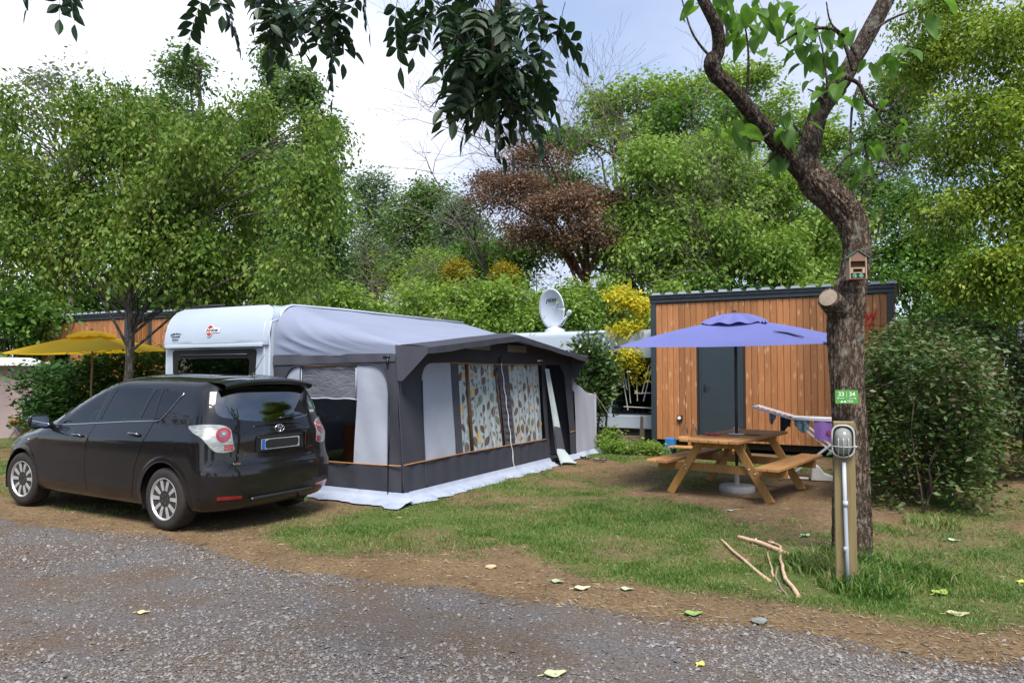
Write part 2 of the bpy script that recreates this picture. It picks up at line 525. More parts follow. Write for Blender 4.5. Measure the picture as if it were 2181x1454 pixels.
# ------------------------------------------------------------------ ground
def smooth01(x): 
    x = np.clip(x, 0, 1); return x*x*(3-2*x)
def blob(U, V, u, v, r): return np.exp(-(((U-u)**2+(V-v)**2)/(r*r)))
def road_edge(U):
    """v of the gravel edge along the track"""
    return 4.72-.55*smooth01((-6.3-U)/2.2)+.32*np.sin(U*.55+.9)+.5*(NZ.fbm(U*.9+40, U*0+3.0)-.47)
def ground_z(x, y):
    U, V = UV(x, y)
    return .05*(NZ.fbm(x*.55+7, y*.55+3, 3)-.44)-.008
def grass_density(U, V):
    d = (NZ.fbm(U*.75+11, V*.75+5, 5)-.325)*2.9+.8*(NZ.fbm(U*2.6+31, V*2.6+15, 3)-.44)
    d = d + .55*blob(U, V, -3.2, 7.3, 1.9)+.45*blob(U, V, -1.2, 6.5, 1.4)+.3*blob(U, V, -4.6, 6.6, 1.0)
    d = d - 1.15*blob(U, V, -1.6, 9.9, 1.45)-.75*blob(U, V, -4.0, 10.6, 1.5)-.7*blob(U, V, -4.4, 8.0, .8)
    d = d - .9*blob(U, V, -7.5, 5.6, 2.2)
    d = d - .9*blob(U, V, 3.0, 10.4, 2.0)+.25*blob(U, V, 1.6, 7.3, 1.2)-.45*blob(U, V, 1.4, 5.9, .9)
    d = d - .22*smooth01((U-.3)/.8)
    e = V-road_edge(U)
    d = d*smooth01((e-.38-.5*(NZ.fbm(U*1.7, V*1.7+9, 4)-.4))/.6)
    return np.clip(d, 0, 1)
def axis(a, b, step, far):
    mid = np.arange(a, b+step*.5, step)
    out = []; s = step; p = b
    while p < far: s *= 1.5; p += s; out.append(p)
    lo = []; s = step; p = a
    while p > -far: s *= 1.5; p -= s; lo.append(p)
    return np.array(lo[::-1]+list(mid)+out)
gx = axis(-9.0, 9.0, .115, 900); gy = axis(1.0, 17.0, .115, 900)
GX, GY = np.meshgrid(gx, gy, indexing='ij')
GU, GV = UV(GX, GY)
GZ = ground_z(GX, GY)
nx, ny = GX.shape
gi = np.arange(nx*ny).reshape(nx, ny)
gf = np.stack([gi[:-1,:-1], gi[1:,:-1], gi[1:,1:], gi[:-1,1:]], -1).reshape(-1, 4)

def ground_material():
    m, n, l, b = _nt('ground_soil_and_grass')
    ge = n.new('ShaderNodeNewGeometry')
    at_ = n.new('ShaderNodeAttribute'); at_.attribute_name = 'grass'
    def noise(sc_, det=6, ro=.6):
        q = n.new('ShaderNodeTexNoise'); q.inputs['Scale'].default_value = sc_; q.inputs['Detail'].default_value = det; q.inputs['Roughness'].default_value = ro
        l.new(ge.outputs['Position'], q.inputs['Vector']); return q
    def ramp(src, a, ca, b_, cb):
        r = n.new('ShaderNodeValToRGB'); r.color_ramp.elements[0].position = a; r.color_ramp.elements[1].position = b_
        r.color_ramp.elements[0].color = C4(ca); r.color_ramp.elements[1].color = C4(cb); l.new(src, r.inputs[0]); return r
    def mix(f, A, B):
        q = n.new('ShaderNodeMix'); q.data_type = 'RGBA'
        l.new(f, q.inputs['Factor']); l.new(A, q.inputs['A']); l.new(B, q.inputs['B']); return q.outputs['Result']
    soil = ramp(noise(2.2).outputs[0], .35, (.10,.06,.036), .65, (.20,.125,.07))
    straw = ramp(noise(38, 8, .75).outputs[0], .35, (.06,.042,.028), .7, (.36,.26,.14))
    dirt = mix(ramp(noise(1.1).outputs[0], .3, (.25,)*3, .7, (.75,)*3).outputs[0], soil.outputs[0], straw.outputs[0])
    gr = ramp(noise(55, 6, .7).outputs[0], .3, (.03,.06,.012), .7, (.13,.18,.045))
    mr = n.new('ShaderNodeMath'); mr.operation = 'MULTIPLY_ADD'; mr.inputs[1].default_value = 1.0; mr.use_clamp = True
    hi = noise(24, 5, .7)
    sb = n.new('ShaderNodeMath'); sb.operation = 'MULTIPLY_ADD'; sb.inputs[1].default_value = 1.2; sb.inputs[2].default_value = -.62
    l.new(hi.outputs[0], sb.inputs[0]); l.new(sb.outputs[0], mr.inputs[2]); l.new(at_.outputs['Fac'], mr.inputs[0])
    col = mix(mr.outputs[0], dirt, gr.outputs[0])
    l.new(col, b.inputs['Base Color'])
    b.inputs['Roughness'].default_value = .95; b.inputs['Specular IOR Level'].default_value = .15
    bp = n.new('ShaderNodeBump'); bp.inputs['Strength'].default_value = .8; bp.inputs['Distance'].default_value = .02
    l.new(noise(60, 7, .75).outputs[0], bp.inputs['Height']); l.new(bp.outputs[0], b.inputs['Normal'])
    return m
MAT_GROUND = ground_material()
gme = fast_mesh('ground', np.stack([GX, GY, GZ], -1).reshape(-1, 3), gf, MAT_GROUND, smooth=True)
ga = gme.attributes.new('grass', 'FLOAT', 'POINT')
ga.data.foreach_set('value', grass_density(GU, GV).astype(np.float32).ravel())
ground = link('ground', gme); tag(ground, kind='structure')

# gravel track: a thin sheet with a ragged edge
def gravel_material():
    m, n, l, b = _nt('compacted_gravel')
    ge = n.new('ShaderNodeNewGeometry')
    n1 = n.new('ShaderNodeTexNoise'); n1.inputs['Scale'].default_value = 1.3; n1.inputs['Detail'].default_value = 7; n1.inputs['Roughness'].default_value = .65
    n2 = n.new('ShaderNodeTexVoronoi'); n2.inputs['Scale'].default_value = 75
    n3 = n.new('ShaderNodeTexNoise'); n3.inputs['Scale'].default_value = 45; n3.inputs['Detail'].default_value = 8; n3.inputs['Roughness'].default_value = .75
    for q in (n1, n2, n3): l.new(ge.outputs['Position'], q.inputs['Vector'])
    r1 = n.new('ShaderNodeValToRGB'); r1.color_ramp.elements[0].position = .38; r1.color_ramp.elements[1].position = .62
    r1.color_ramp.elements[0].color = (.14,.102,.074,1); r1.color_ramp.elements[1].color = (.14,.13,.128,1)
    l.new(n1.outputs[0], r1.inputs[0])
    r2 = n.new('ShaderNodeValToRGB'); r2.color_ramp.elements[0].color = (.30,)*3+(1,); r2.color_ramp.elements[1].color = (1.5,)*3+(1,)
    r2.color_ramp.elements[0].position = .3; r2.color_ramp.elements[1].position = .75
    l.new(n3.outputs[0], r2.inputs[0])
    mu = n.new('ShaderNodeMix'); mu.data_type = 'RGBA'; mu.blend_type = 'MULTIPLY'; mu.inputs['Factor'].default_value = 1
    l.new(r1.outputs[0], mu.inputs['A']); l.new(r2.outputs[0], mu.inputs['B'])
    l.new(mu.outputs['Result'], b.inputs['Base Color'])
    b.inputs['Roughness'].default_value = .85; b.inputs['Specular IOR Level'].default_value = .3
    bp = n.new('ShaderNodeBump'); bp.inputs['Strength'].default_value = 1; bp.inputs['Distance'].default_value = .012
    l.new(n2.outputs['Distance'], bp.inputs['Height']); l.new(bp.outputs[0], b.inputs['Normal'])
    return m
rU = np.concatenate([np.arange(-60, -12, 1.0), np.arange(-12, 6, .06), np.arange(6, 60, 1.0)])
nr = 60
rv = []
for U in rU:
    e = float(road_edge(np.array(U)))+.16*(float(NZ.fbm(np.array(U*3.1), np.array(2.2)))-.45)*2
    for j in range(nr+1):
        t = j/nr
        V = -3.2+(e+3.2)*t
        x, y = XY(U, V)
        rv.append((x, y, 0))
rv = np.array(rv)
rv[:, 2] = ground_z(rv[:, 0], rv[:, 1])+.004
ri = np.arange(len(rU)*(nr+1)).reshape(len(rU), nr+1)
rf = np.stack([ri[:-1,:-1], ri[1:,:-1], ri[1:,1:], ri[:-1,1:]], -1).reshape(-1, 4)
road = link('gravel_road', fast_mesh('gravel_road', rv, rf, gravel_material(), smooth=True)); tag(road, kind='structure')

# loose chippings on the track and its verge
rng = np.random.default_rng(3)
def in_view(x, y, margin=.06):
    return (y > .5) & (np.abs(x)/np.maximum(y, .1) < .704+margin)
def scatter_stones():
    N = 330000
    y = 3.3+(rng.random(N)**1.5)*6.0; x = (rng.random(N)*2-1)*.76*y
    U, V = UV(x, y)
    e = road_edge(U)
    cover = NZ.fbm(U*.6+3, V*1.1+8, 5)
    p = np.clip((cover-.34)*4.5, .10, 1.0)*smooth01((e-V+.18)/.32)
    p = np.maximum(p, .02*((V-e) < .9))
    p *= np.clip(1.25-(y-3.5)*.10, .5, 1)
    k = rng.random(N) < p
    x, y = x[k], y[k]
    k = np.arange(len(x)) < 48000
    x, y = x[k], y[k]; n = len(x)
    s = .0042+.0108*rng.random(n)**2.4+.012*(rng.random(n) < .02)
    base = np.array([(1,0,.05),(0,.75,0),(-1,.1,.05),(-.1,-.8,0),(.1,.05,.62),(.6,.6,.3)])
    tri = np.array([(0,1,5),(1,4,5),(0,5,4),(1,2,4),(2,3,4),(3,0,4)])
    jit = 1+.5*(rng.random((n, 6, 3))-.5)
    th = rng.random(n)*2*PI
    v = base[None]*jit*s[:, None, None]
    v[:, :, 2] *= (.5+.6*rng.random(n))[:, None]
    # tilt
    tx = (rng.random(n)-.5)*.8
    v[:, :, 2] += v[:, :, 0]*tx[:, None]
    c, q = np.cos(th)[:, None], np.sin(th)[:, None]
    X = v[:, :, 0]*c-v[:, :, 1]*q; Y = v[:, :, 0]*q+v[:, :, 1]*c
    v = np.stack([X+x[:, None], Y+y[:, None], v[:, :, 2]+(ground_z(x, y)+.004+s*.15)[:, None]], -1)
    f = (tri[None]+(np.arange(n)*6)[:, None, None]).reshape(-1, 3)
    m = leafmat('chippings', [(.07,.067,.065),(.125,.121,.12),(.175,.17,.17),(.245,.24,.24),(.17,.145,.12),(.11,.09,.072)], rough=.7, tl=0.0, spec=.45, vary=.9)
    return link('gravel_stones', fast_mesh('gravel_stones', v.reshape(-1, 3), f, m))
stones = scatter_stones()
tag(stones, 'loose grey stone chippings scattered over the track', 'gravel', kind='stuff')

# grass blades
def blades(x, y, h, lean, wid, m, name, segs=1):
    n = len(x)
    th = rng.random(n)*2*PI
    c, s = np.cos(th), np.sin(th)
    z = ground_z(x, y)
    ph = rng.random(n)*2*PI
    lx, ly = np.cos(ph)*lean*h, np.sin(ph)*lean*h
    if segs == 1:
        v = np.empty((n, 3, 3))
        v[:, 0] = np.stack([x-c*wid, y-s*wid, z-.004], -1)
        v[:, 1] = np.stack([x+c*wid, y+s*wid, z-.004], -1)
        v[:, 2] = np.stack([x+lx, y+ly, z+h], -1)
        f = np.arange(n*3).reshape(n, 3)
    else:
        v = np.empty((n, 5, 3))
        v[:, 0] = np.stack([x-c*wid, y-s*wid, z-.004], -1)
        v[:, 1] = np.stack([x+c*wid, y+s*wid, z-.004], -1)
        v[:, 2] = np.stack([x-c*wid*.8+lx*.35, y-s*wid*.8+ly*.35, z+h*.62], -1)
        v[:, 3] = np.stack([x+c*wid*.8+lx*.35, y+s*wid*.8+ly*.35, z+h*.62], -1)
        v[:, 4] = np.stack([x+lx*1.2, y+ly*1.2, z+h*.95], -1)
        t = np.array([(0,1,3),(0,3,2),(2,3,4)])
        f = (t[None]+(np.arange(n)*5)[:, None, None]).reshape(-1, 3)
    return link(name, fast_mesh(name, v.reshape(-1, 3), f, m))
GRASS_COLS = [(.04,.095,.014),(.06,.14,.02),(.085,.185,.028),(.12,.21,.04),(.17,.22,.06),(.28,.25,.12)]
MAT_GRASS = leafmat('lawn_blades', GRASS_COLS, rough=.55, tl=.3)
def lawn():
    N = 1500000
    y = 3.8+(rng.random(N)**1.25)*12.5; x = (rng.random(N)*2-1)*.76*y
    U, V = UV(x, y)
    d = grass_density(U, V)
    fine = NZ.fbm(x*3.1, y*3.1, 3)
    p = np.clip(d*1.25-.02, 0, 1)*np.clip((fine-.25)*3, .08, 1)
    k = (rng.random(N) < p)
    x, y = x[k][:215000], y[k][:215000]; n = len(x)
    h = (.014+.026*rng.random(n))*(.6+.7*NZ(x*1.3, y*1.3))*(1-.35*smooth01((UV(x, y)[0]-.3)/.8))
    return blades(x, y, h, .5+.8*rng.random(n), .0028+.0016*(y/8), MAT_GRASS, 'lawn_grass')
tag(lawn(), 'short patchy lawn grass in front of the awning and table', 'grass', kind='stuff')
def verge():
    # taller weeds round the tree foot and along the hedge
    cs = [(-.44,6.75,.42,2400),(-.3,6.15,.34,1500),(.05,6.6,.3,700),(-.75,6.6,.3,700),(.2,8.9,.3,300)]
    xs, ys, hs = [], [], []
    for u, v, r, n in cs:
        a = rng.random(n)*2*PI; q = r*np.sqrt(rng.random(n))
        x, y = XY(u+q*np.cos(a), v+q*np.sin(a))
        xs.append(x); ys.append(y); hs.append((.06+.16*rng.random(n)**1.6)*(1.1-.6*q/r))
    x, y, h = map(np.concatenate, (xs, ys, hs)); n = len(x)
    return blades(x, y, h, .35+.7*rng.random(n), .0035+.003*rng.random(n), MAT_GRASS, 'tall_grass', 2)
tag(verge(), 'longer rough grass growing round the foot of the leaning tree', 'grass', kind='stuff')
def litter():
    N = 60000
    y = 3.6+(rng.random(N)**1.3)*9; x = (rng.random(N)*2-1)*.76*y
    U, V = UV(x, y)
    d = grass_density(U, V); e = V-road_edge(U)
    k = (e > -.15) & (rng.random(N) < np.clip(.9-d*.6, .12, 1))
    x, y = x[k][:17000], y[k][:17000]; n = len(x)
    L = .012+.035*rng.random(n)**2; th = rng.random(n)*2*PI; w = .0015+.0035*rng.random(n)
    c, s = np.cos(th), np.sin(th); z = ground_z(x, y)+.004
    v = np.empty((n, 4, 3))
    v[:, 0] = np.stack([x-c*L, y-s*L, z], -1); v[:, 1] = np.stack([x+s*w, y-c*w, z+.003+.006*rng.random(n)], -1)
    v[:, 2] = np.stack([x+c*L, y+s*L, z+.008*rng.random(n)], -1); v[:, 3] = np.stack([x-s*w, y+c*w, z+.004], -1)
    m = leafmat('dry_litter', [(.09,.06,.035),(.18,.125,.07),(.27,.20,.115),(.38,.31,.20),(.16,.10,.055)], rough=.8, tl=.1)
    return link('dry_litter', fast_mesh('dry_litter', v.reshape(-1, 3), np.arange(n*4).reshape(n, 4), m))
tag(litter(), 'dry straw and leaf bits strewn over the bare soil', 'litter', kind='stuff')
# ------------------------------------------------------------------ timber cabins
MAT_CLAD = woodmat('larch_cladding', (.26,.098,.033), (.43,.19,.07), (.60,.36,.20), axis=2, knots=.9)
MAT_ANTH = mat('anthracite_metal', (.030,.040,.052), (.024,.032,.042), 3, rough=.45, bump=.03)
MAT_DOOR = mat('anthracite_door', (.026,.040,.050), (.022,.034,.043), 2, rough=.4, bump=.02)
MAT_ROOFSHEET = mat('ribbed_steel', (.16,.19,.24), (.12,.14,.18), 3, rough=.35, metal=.5)
MAT_BLACK = mat('black_plastic', (.015,.015,.017), None, 8, rough=.5)
MAT_DARKUNDER = mat('dark_underframe', (.02,.019,.018), None, 5, rough=.8)
MAT_REDPAINT = mat('red_paint', (.55,.012,.015), (.45,.01,.012), 9, rough=.55)
def plank_mesh(w, h, d):
    mb = MB()
    # tongue-and-groove board: chamfered long edges
    c = .012
    poly = [(-w/2, d), (-w/2, c*.8), (-w/2+c, 0), (w/2-c, 0), (w/2, c*.8), (w/2, d)]
    mb.prism(poly, h)
    return mb.mesh('plank', MAT_CLAD)
def cabin(name, label, U, V, L=4.42, D=2.4, zt=3.05, door=None, mark=False, front_only=True, window=None):
    x, y = XY(U, V)
    t = thing(name, label, 'cabin', (x, y, 0), -SITE)
    zb = .2
    wall = MB().box(.06, L-.06, .03, D-.06, zb, zt-.02).build('wall', MAT_DARKUNDER, t)
    pw = .118
    n = int((L-.2)/pw); pw = (L-.2)/n
    pm_ = plank_mesh(pw-.004, zt-zb-.02, .024)
    pieces = []
    rnd = random.Random(hash(U) % 1000)
    def put(me, loc, rz=0):
        o = link('plank', me, wall); o.location = loc; o.rotation_euler = (0, 0, rz); return o
    dm = {}
    for i in range(n):
        xc = .1+(i+.5)*pw
        if door and door[0]-.03 < xc < door[1]+.03:
            hh = zt-zb-.02-(door[3]-zb)-.03
            if 'd' not in dm: dm['d'] = plank_mesh(pw-.004, hh, .024)
            put(dm['d'], (xc, .004+rnd.random()*.003, door[3]+.03))
        elif window and window[0]-.03 < xc < window[1]+.03:
            if 'w' not in dm:
                dm['w'] = plank_mesh(pw-.004, window[2]-zb, .024); dm['v'] = plank_mesh(pw-.004, zt-.02-window[3], .024)
            put(dm['w'], (xc, .004, zb)); put(dm['v'], (xc, .004, window[3]))
        else:
            put(pm_, (xc, .004+rnd.random()*.003, zb))
    # right-hand side boards
    ns = int((D-.2)/pw)
    for i in range(ns):
        put(pm_, (L-.012, .1+(i+.5)*pw, zb), PI/2)
    for px_, py_ in ((0, 0), (L-.1, 0), (L-.1, D-.1), (0, D-.1)):
        MB().box(px_-.004, px_+.104, py_-.018, py_+.09, .1, zt).build('corner_post', MAT_ANTH, t, bevel=.006)
    MB().box(-.02, L+.02, -.03, .10, zt, zt+.075).box(-.03, L+.03, -.05, .10, zt+.079, zt+.155).build('fascia', MAT_ANTH, t, bevel=.006)
    for xs_ in (L-.08, -.02): MB().box(xs_, xs_+.104, .104, D, zt, zt+.15).build('side_fascia', MAT_ANTH, t, bevel=.006)
    # ribbed roof sheet, end of the ribs showing above the fascia
    mb = MB(); prof = []
    k = 0; p = -.02
    while p < L-.1:
        prof += [(p, 0), (p+.06, 0), (p+.085, .05), (p+.235, .05), (p+.26, 0)]; p += .275
    prof.append((p, 0))
    vs = []; 
    for (a, b_) in prof: vs += [(a, -.08, zt+.158+b_), (a, D+.1, zt+.11+b_)]
    mb.add(vs, [(2*i, 2*i+2, 2*i+3, 2*i+1) for i in range(len(prof)-1)])
    mb.build('roof', MAT_ROOFSHEET, t, solid=.004)
    capm = MB().prism([(.064,.002),(.256,.002),(.231,.052),(.089,.052)], .012, frame((0,0,0), (1,0,0), (0,0,1))).mesh('rib_cap', mat('pale_rib_cap', (.36,.40,.46), None, 6, rough=.35))
    p = -.02
    while p < L-.1:
        o = link('rib_cap', capm, t); o.location = (p, -.082, zt+.158); p += .275
    MB().box(.15, L-.15, .12, .22, .06, zb).box(.15, L-.15, D-.3, D-.2, .06, zb).box(.3, .5, .25, D-.35, .0, .19).box(L-.6, L-.4, .25, D-.35, .0, .19).build('underframe', MAT_DARKUNDER, t)
    if window:
        w = MB().box(window[0], window[1], .0, .04, window[2], window[3]).build('window', MAT_ANTH, t, bevel=.004)
        MB().box(window[0]+.04, window[1]-.04, -.006, -.003, window[2]+.04, window[3]-.04).build('pane', glass('cabin_pane', (.05,.06,.06), .1), w)
    if door:
        d = MB().box(door[0]+.02, door[1]-.02, -.012, .03, door[2]+.02, door[3]-.02).build('door', MAT_DOOR, t, bevel=.004)
        MB().box(door[0]-.02, door[0]+.017, -.006, .028, door[2], door[3]).box(door[1]-.017, door[1]+.02, -.006, .028, door[2], door[3]).box(door[0]-.02, door[1]+.02, -.006, .028, door[3]-.017, door[3]+.02).build('door_frame', MAT_ANTH, d)
        MB().tube([(door[0]+.09, -.012, 1.32), (door[0]+.09, -.055, 1.32), (door[0]+.22, -.055, 1.318)], .009, 8).box(door[0]+.07, door[0]+.11, -.02, -.012, 1.20, 1.36).tube([(door[0]+.09, -.02, 1.24), (door[0]+.09, -.04, 1.24)], .014, 8).build('door_handle', MAT_BLACK, d, smooth=True, angle=40)
        MB().box(door[0]-.02, door[1]+.02, -.05, -.013, door[2]-.03, door[2]+.0).build('sill', mat('aluminium', (.6,.6,.62), None, 5, rough=.35, metal=.9), d)
    return t
main_cabin = cabin('timber_cabin', 'large orange timber-clad cabin with anthracite door behind the picnic table', -4.72, 14.95, L=4.56, door=(1.03, 1.85, .33, 2.42), mark=True)
# red splash painted on its cladding
def red_mark(t):
    mb = MB()
    M = frame((4.10, -.006, 2.50), (1, 0, 0), (0, 0, 1))
    def st(pts, w):
        for a, b in zip(pts[:-1], pts[1:]):
            a, b = Vector(a), Vector(b); d = (b-a).normalized(); nrm = Vector((-d.y, d.x))
            q = [a-nrm*w[0], b-nrm*w[1], b+nrm*w[1], a+nrm*w[0]]
            mb.prism([tuple(p) for p in q], .003, M)
    st([(-.18,-.08),(.0,-.02)], (.004,.012)); st([(0,-.02),(.17,-.03)], (.01,.003))
    st([(-.08,.05),(-.06,.14)], (.02,.012)); st([(-.08,.06),(-.1,-.03)], (.02,.008)); st([(-.06,.13),(.02,.17)], (.015,.012)); st([(.02,.17),(.03,.08)], (.013,.016))
    st([(.03,.08),(.1,.19)], (.016,.012)); st([(.1,.19),(.12,.08)], (.013,.02)); st([(.12,.08),(.19,.27)], (.025,.004)); st([(.1,.06),(.0,-.18)], (.022,.004)); st([(.03,.08),(-.02,.03)], (.018,.01))
    mb.build('painted_emblem', MAT_REDPAINT, t)
red_mark(main_cabin)
# socket on its cladding
sk = MB().box(.55, .66, -.05, .0, .60, .71).build('outdoor_socket', MAT_BLACK, main_cabin, bevel=.008)
MB().lathe([(.036,0),(.036,.014),(.02,.016)], 16, frame((.60, -.051, .655), (1,0,0), (0,0,1))).build('socket_insert', mat('white_plastic', (.75,.75,.73), None, 5, rough=.35), sk)
cabin('timber_cabin', 'weathered timber cabin behind the yellow parasol at the far left', -22.6, 12.35, L=4.1, window=(.75, 1.5, 1.55, 2.35))
cabin('timber_cabin', 'timber cabin half hidden between the slim tree and the caravan', -18.15, 12.75, L=4.2)
cabin('timber_cabin', 'timber cabin glimpsed through leaves at the far right edge', 2.6, 21.0, L=4.4)
# ------------------------------------------------------------------ parked car (x forward, y left, rear axle at the origin)
def paint_material():
    m, n, l, b = _nt('black_car_paint')
    tc = n.new('ShaderNodeTexCoord')
    no = n.new('ShaderNodeTexNoise'); no.inputs['Scale'].default_value = 3.2; no.inputs['Detail'].default_value = 7
    l.new(tc.outputs['Object'], no.inputs['Vector'])
    sp = n.new('ShaderNodeSeparateXYZ'); l.new(tc.outputs['Object'], sp.inputs[0])
    dz = n.new('ShaderNodeMapRange'); dz.inputs['From Min'].default_value = .9; dz.inputs['From Max'].default_value = .2; dz.inputs['To Min'].default_value = .0; dz.inputs['To Max'].default_value = .28
    l.new(sp.outputs['Z'], dz.inputs['Value'])
    mu = n.new('ShaderNodeMath'); mu.operation = 'MULTIPLY'; l.new(dz.outputs[0], mu.inputs[0]); l.new(no.outputs[0], mu.inputs[1])
    mx = n.new('ShaderNodeMix'); mx.data_type = 'RGBA'
    mx.inputs['A'].default_value = (.0065,.006,.0072,1); mx.inputs['B'].default_value = (.075,.055,.045,1)   # road dust low on the doors
    l.new(mu.outputs[0], mx.inputs['Factor']); l.new(mx.outputs['Result'], b.inputs['Base Color'])
    b.inputs['Roughness'].default_value = .35; b.inputs['Specular IOR Level'].default_value = .08; b.inputs['Coat Weight'].default_value = .9; b.inputs['Coat IOR'].default_value = 1.5
    rr = n.new('ShaderNodeMapRange'); rr.inputs['To Min'].default_value = .02; rr.inputs['To Max'].default_value = .35
    l.new(mu.outputs[0], rr.inputs['Value']); l.new(rr.outputs[0], b.inputs['Coat Roughness'])
    return m
PAINT = paint_material()
CHROME = mat('chrome', (.75,.75,.77), (.68,.68,.7), 10, rough=.1, metal=1)
ALLOY = mat('alloy_wheel', (.66,.66,.68), (.56,.56,.58), 8, rough=.28, metal=.55)
RUBBER = mat('tyre_rubber', (.016,.014,.013), (.028,.023,.02), 9, rough=.85, bump=.2, bscale=60)
TRIM = mat('black_trim', (.012,.012,.013), None, 8, rough=.4)
DISC = mat('brake_disc', (.16,.15,.14), (.1,.08,.07), 20, rough=.45, metal=.7)
SEAT = mat('seat_cloth', (.03,.03,.034), (.02,.02,.023), 20, rough=.9)
LAMP_CLEAR = mat('lamp_clear', (.36,.38,.37), (.17,.19,.19), 13, rough=.3, coat=.35, metal=.2, stretch=(1,1,3))
LAMP_RED = mat('lamp_red', (.35,.012,.016), (.2,.006,.01), 12, rough=.12, coat=1)
LAMP_GREY = mat('lamp_reflector', (.35,.30,.32), (.2,.12,.13), 30, rough=.15, metal=.8)
PLATE_W = mat('plate_white', (.38,.38,.38), None, 10, rough=.4)
PLATE_B = mat('plate_blue', (.03,.12,.45), None, 10, rough=.4)

LEV = [ # z, hw, xf, Lf, nf, xr, Lr, nr
 (.17,.60,3.30,.5,2.4,-.45,.3,2.5),
 (.20,.80,3.52,.6,2.4,-.64,.3,2.6),
 (.24,.845,3.60,.75,2.4,-.70,.30,2.6),
 (.31,.866,3.67,.85,2.4,-.742,.30,2.7),
 (.345,.870,3.68,.87,2.4,-.750,.30,2.7),
 (.365,.884,3.685,.88,2.4,-.755,.30,2.7),
 (.42,.884,3.695,.9,2.4,-.758,.30,2.8),
 (.54,.892,3.69,.9,2.4,-.764,.30,2.8),
 (.615,.893,3.685,.9,2.4,-.764,.30,2.8),
 (.645,.893,3.675,.9,2.4,-.735,.30,2.8),
 (.70,.892,3.655,.92,2.4,-.718,.31,2.8),
 (.77,.889,3.58,.95,2.4,-.714,.31,2.8),
 (.84,.886,3.42,.95,2.5,-.712,.32,2.7),
 (.885,.885,3.22,.9,2.6,-.712,.32,2.7),
 (.905,.872,3.12,.9,2.6,-.710,.32,2.7),
 (.955,.852,2.90,.8,2.7,-.705,.32,2.6),
 (.995,.832,2.66,.66,2.8,-.690,.32,2.5),
 (1.06,.814,2.50,.62,2.8,-.672,.33,2.7),
 (1.14,.794,2.33,.6,2.8,-.650,.33,2.9),
 (1.23,.770,2.13,.58,2.8,-.620,.33,3.1),
 (1.32,.743,1.93,.56,2.8,-.588,.33,3.3),
 (1.40,.714,1.74,.54,2.8,-.552,.33,3.5),
 (1.46,.684,1.57,.52,2.8,-.520,.33,3.7),
 (1.505,.645,1.42,.48,2.8,-.490,.33,3.8),
 (1.54,.588,1.28,.45,2.8,-.46,.32,3.8),
 (1.563,.50,1.15,.42,2.8,-.43,.30,3.8),
 (1.580,.38,1.02,.36,2.8,-.40,.27,3.6),
 (1.590,.24,.88,.26,2.8,-.36,.2,3.4),
 (1.594,.10,.75,.12,2.8,-.32,.1,3.0),
]
def car_body():
    NF, NS, NR = 14, 110, 18
    V = []; 
    for (z, hw, xf, Lf, nf, xr, Lr, nrr) in LEV:
        half = []
        for i in range(NF):
            th = (i/NF)*PI/2
            half.append((xf-Lf*(1-math.cos(th)**(2/nf)), hw*math.sin(th)**(2/nf)))
        xa, xb = xf-Lf, xr+Lr
        for i in range(NS+1):
            t = i/NS; x = xa+(xb-xa)*t
            half.append((x, hw))
        for i in range(1, NR+1):
            th = (1-i/NR)*PI/2
            half.append((xr+Lr*(1-math.cos(th)**(2/nrr)), hw*math.sin(th)**(2/nrr) if th > 1e-6 else 0))
        row = []
        f = max(0, min(1, (z-1.0)/.55)); g_ = max(0, min(1, (z-.55)/.4))*(1 if z < 1.1 else max(0, 1-(z-1.1)/.3))
        for (x, y) in half:
            barrel = 1-.012*((x-1.3)/1.7)**2-(.03*max(0, (x-2.0)/1.6)**2 if z < 1.0 else 0)
            zz = z+g_*.035*(1.5-x)/2.2-f*.035*max(0, (.5-x))**1.6-f*.02*max(0, x-.9)
            yy = y*barrel
            # gentle waist crease along the doors
            row.append((x, yy, zz))
        full = row+[(x, -y, zz) for (x, y, zz) in row[-2:0:-1]]
        V.append(full)
    n = len(V[0]); verts = [p for r in V for p in r]
    faces = []
    for j in range(len(V)-1):
        for i in range(n):
            i2 = (i+1) % n
            faces.append((j*n+i, (j+1)*n+i, (j+1)*n+i2, j*n+i2))
    for i in range(n//2):   # close top and underside with cross strips
        a, b, c, d = i, i+1, (n-i-1) % n, (n-i) % n
        for o_ in (0, (len(V)-1)*n):
            q = []
            for k in (a, b, c, d):
                if k+o_ not in q: q.append(k+o_)
            if len(q) > 2: faces.append(tuple(q))
    return verts, faces
bv, bf = car_body()
# smooth the levels with one Catmull-Clark pass for a fair surface
_bm = bmesh.new()
for p in bv: _bm.verts.new(p)
_bm.verts.ensure_lookup_table()
for f in bf: _bm.faces.new([_bm.verts[i] for i in f])
bmesh.ops.recalc_face_normals(_bm, faces=_bm.faces[:])
_me = bpy.data.meshes.new('tmp'); _bm.to_mesh(_me); _bm.free()
_o = link('tmp', _me); _md = _o.modifiers.new('s', 'SUBSURF'); _md.levels = 1; _md.render_levels = 1
_dg = bpy.context.evaluated_depsgraph_get(); _dg.update()
_ev = bpy.data.meshes.new_from_object(_o.evaluated_get(_dg))
bpy.data.objects.remove(_o)
BV = np.empty(len(_ev.vertices)*3, np.float32); _ev.vertices.foreach_get('co', BV); BV = BV.reshape(-1, 3)
BFc = [tuple(p.vertices) for p in _ev.polygons]
BVH = BVHTree.FromPolygons([Vector(v) for v in BV.tolist()], BFc)
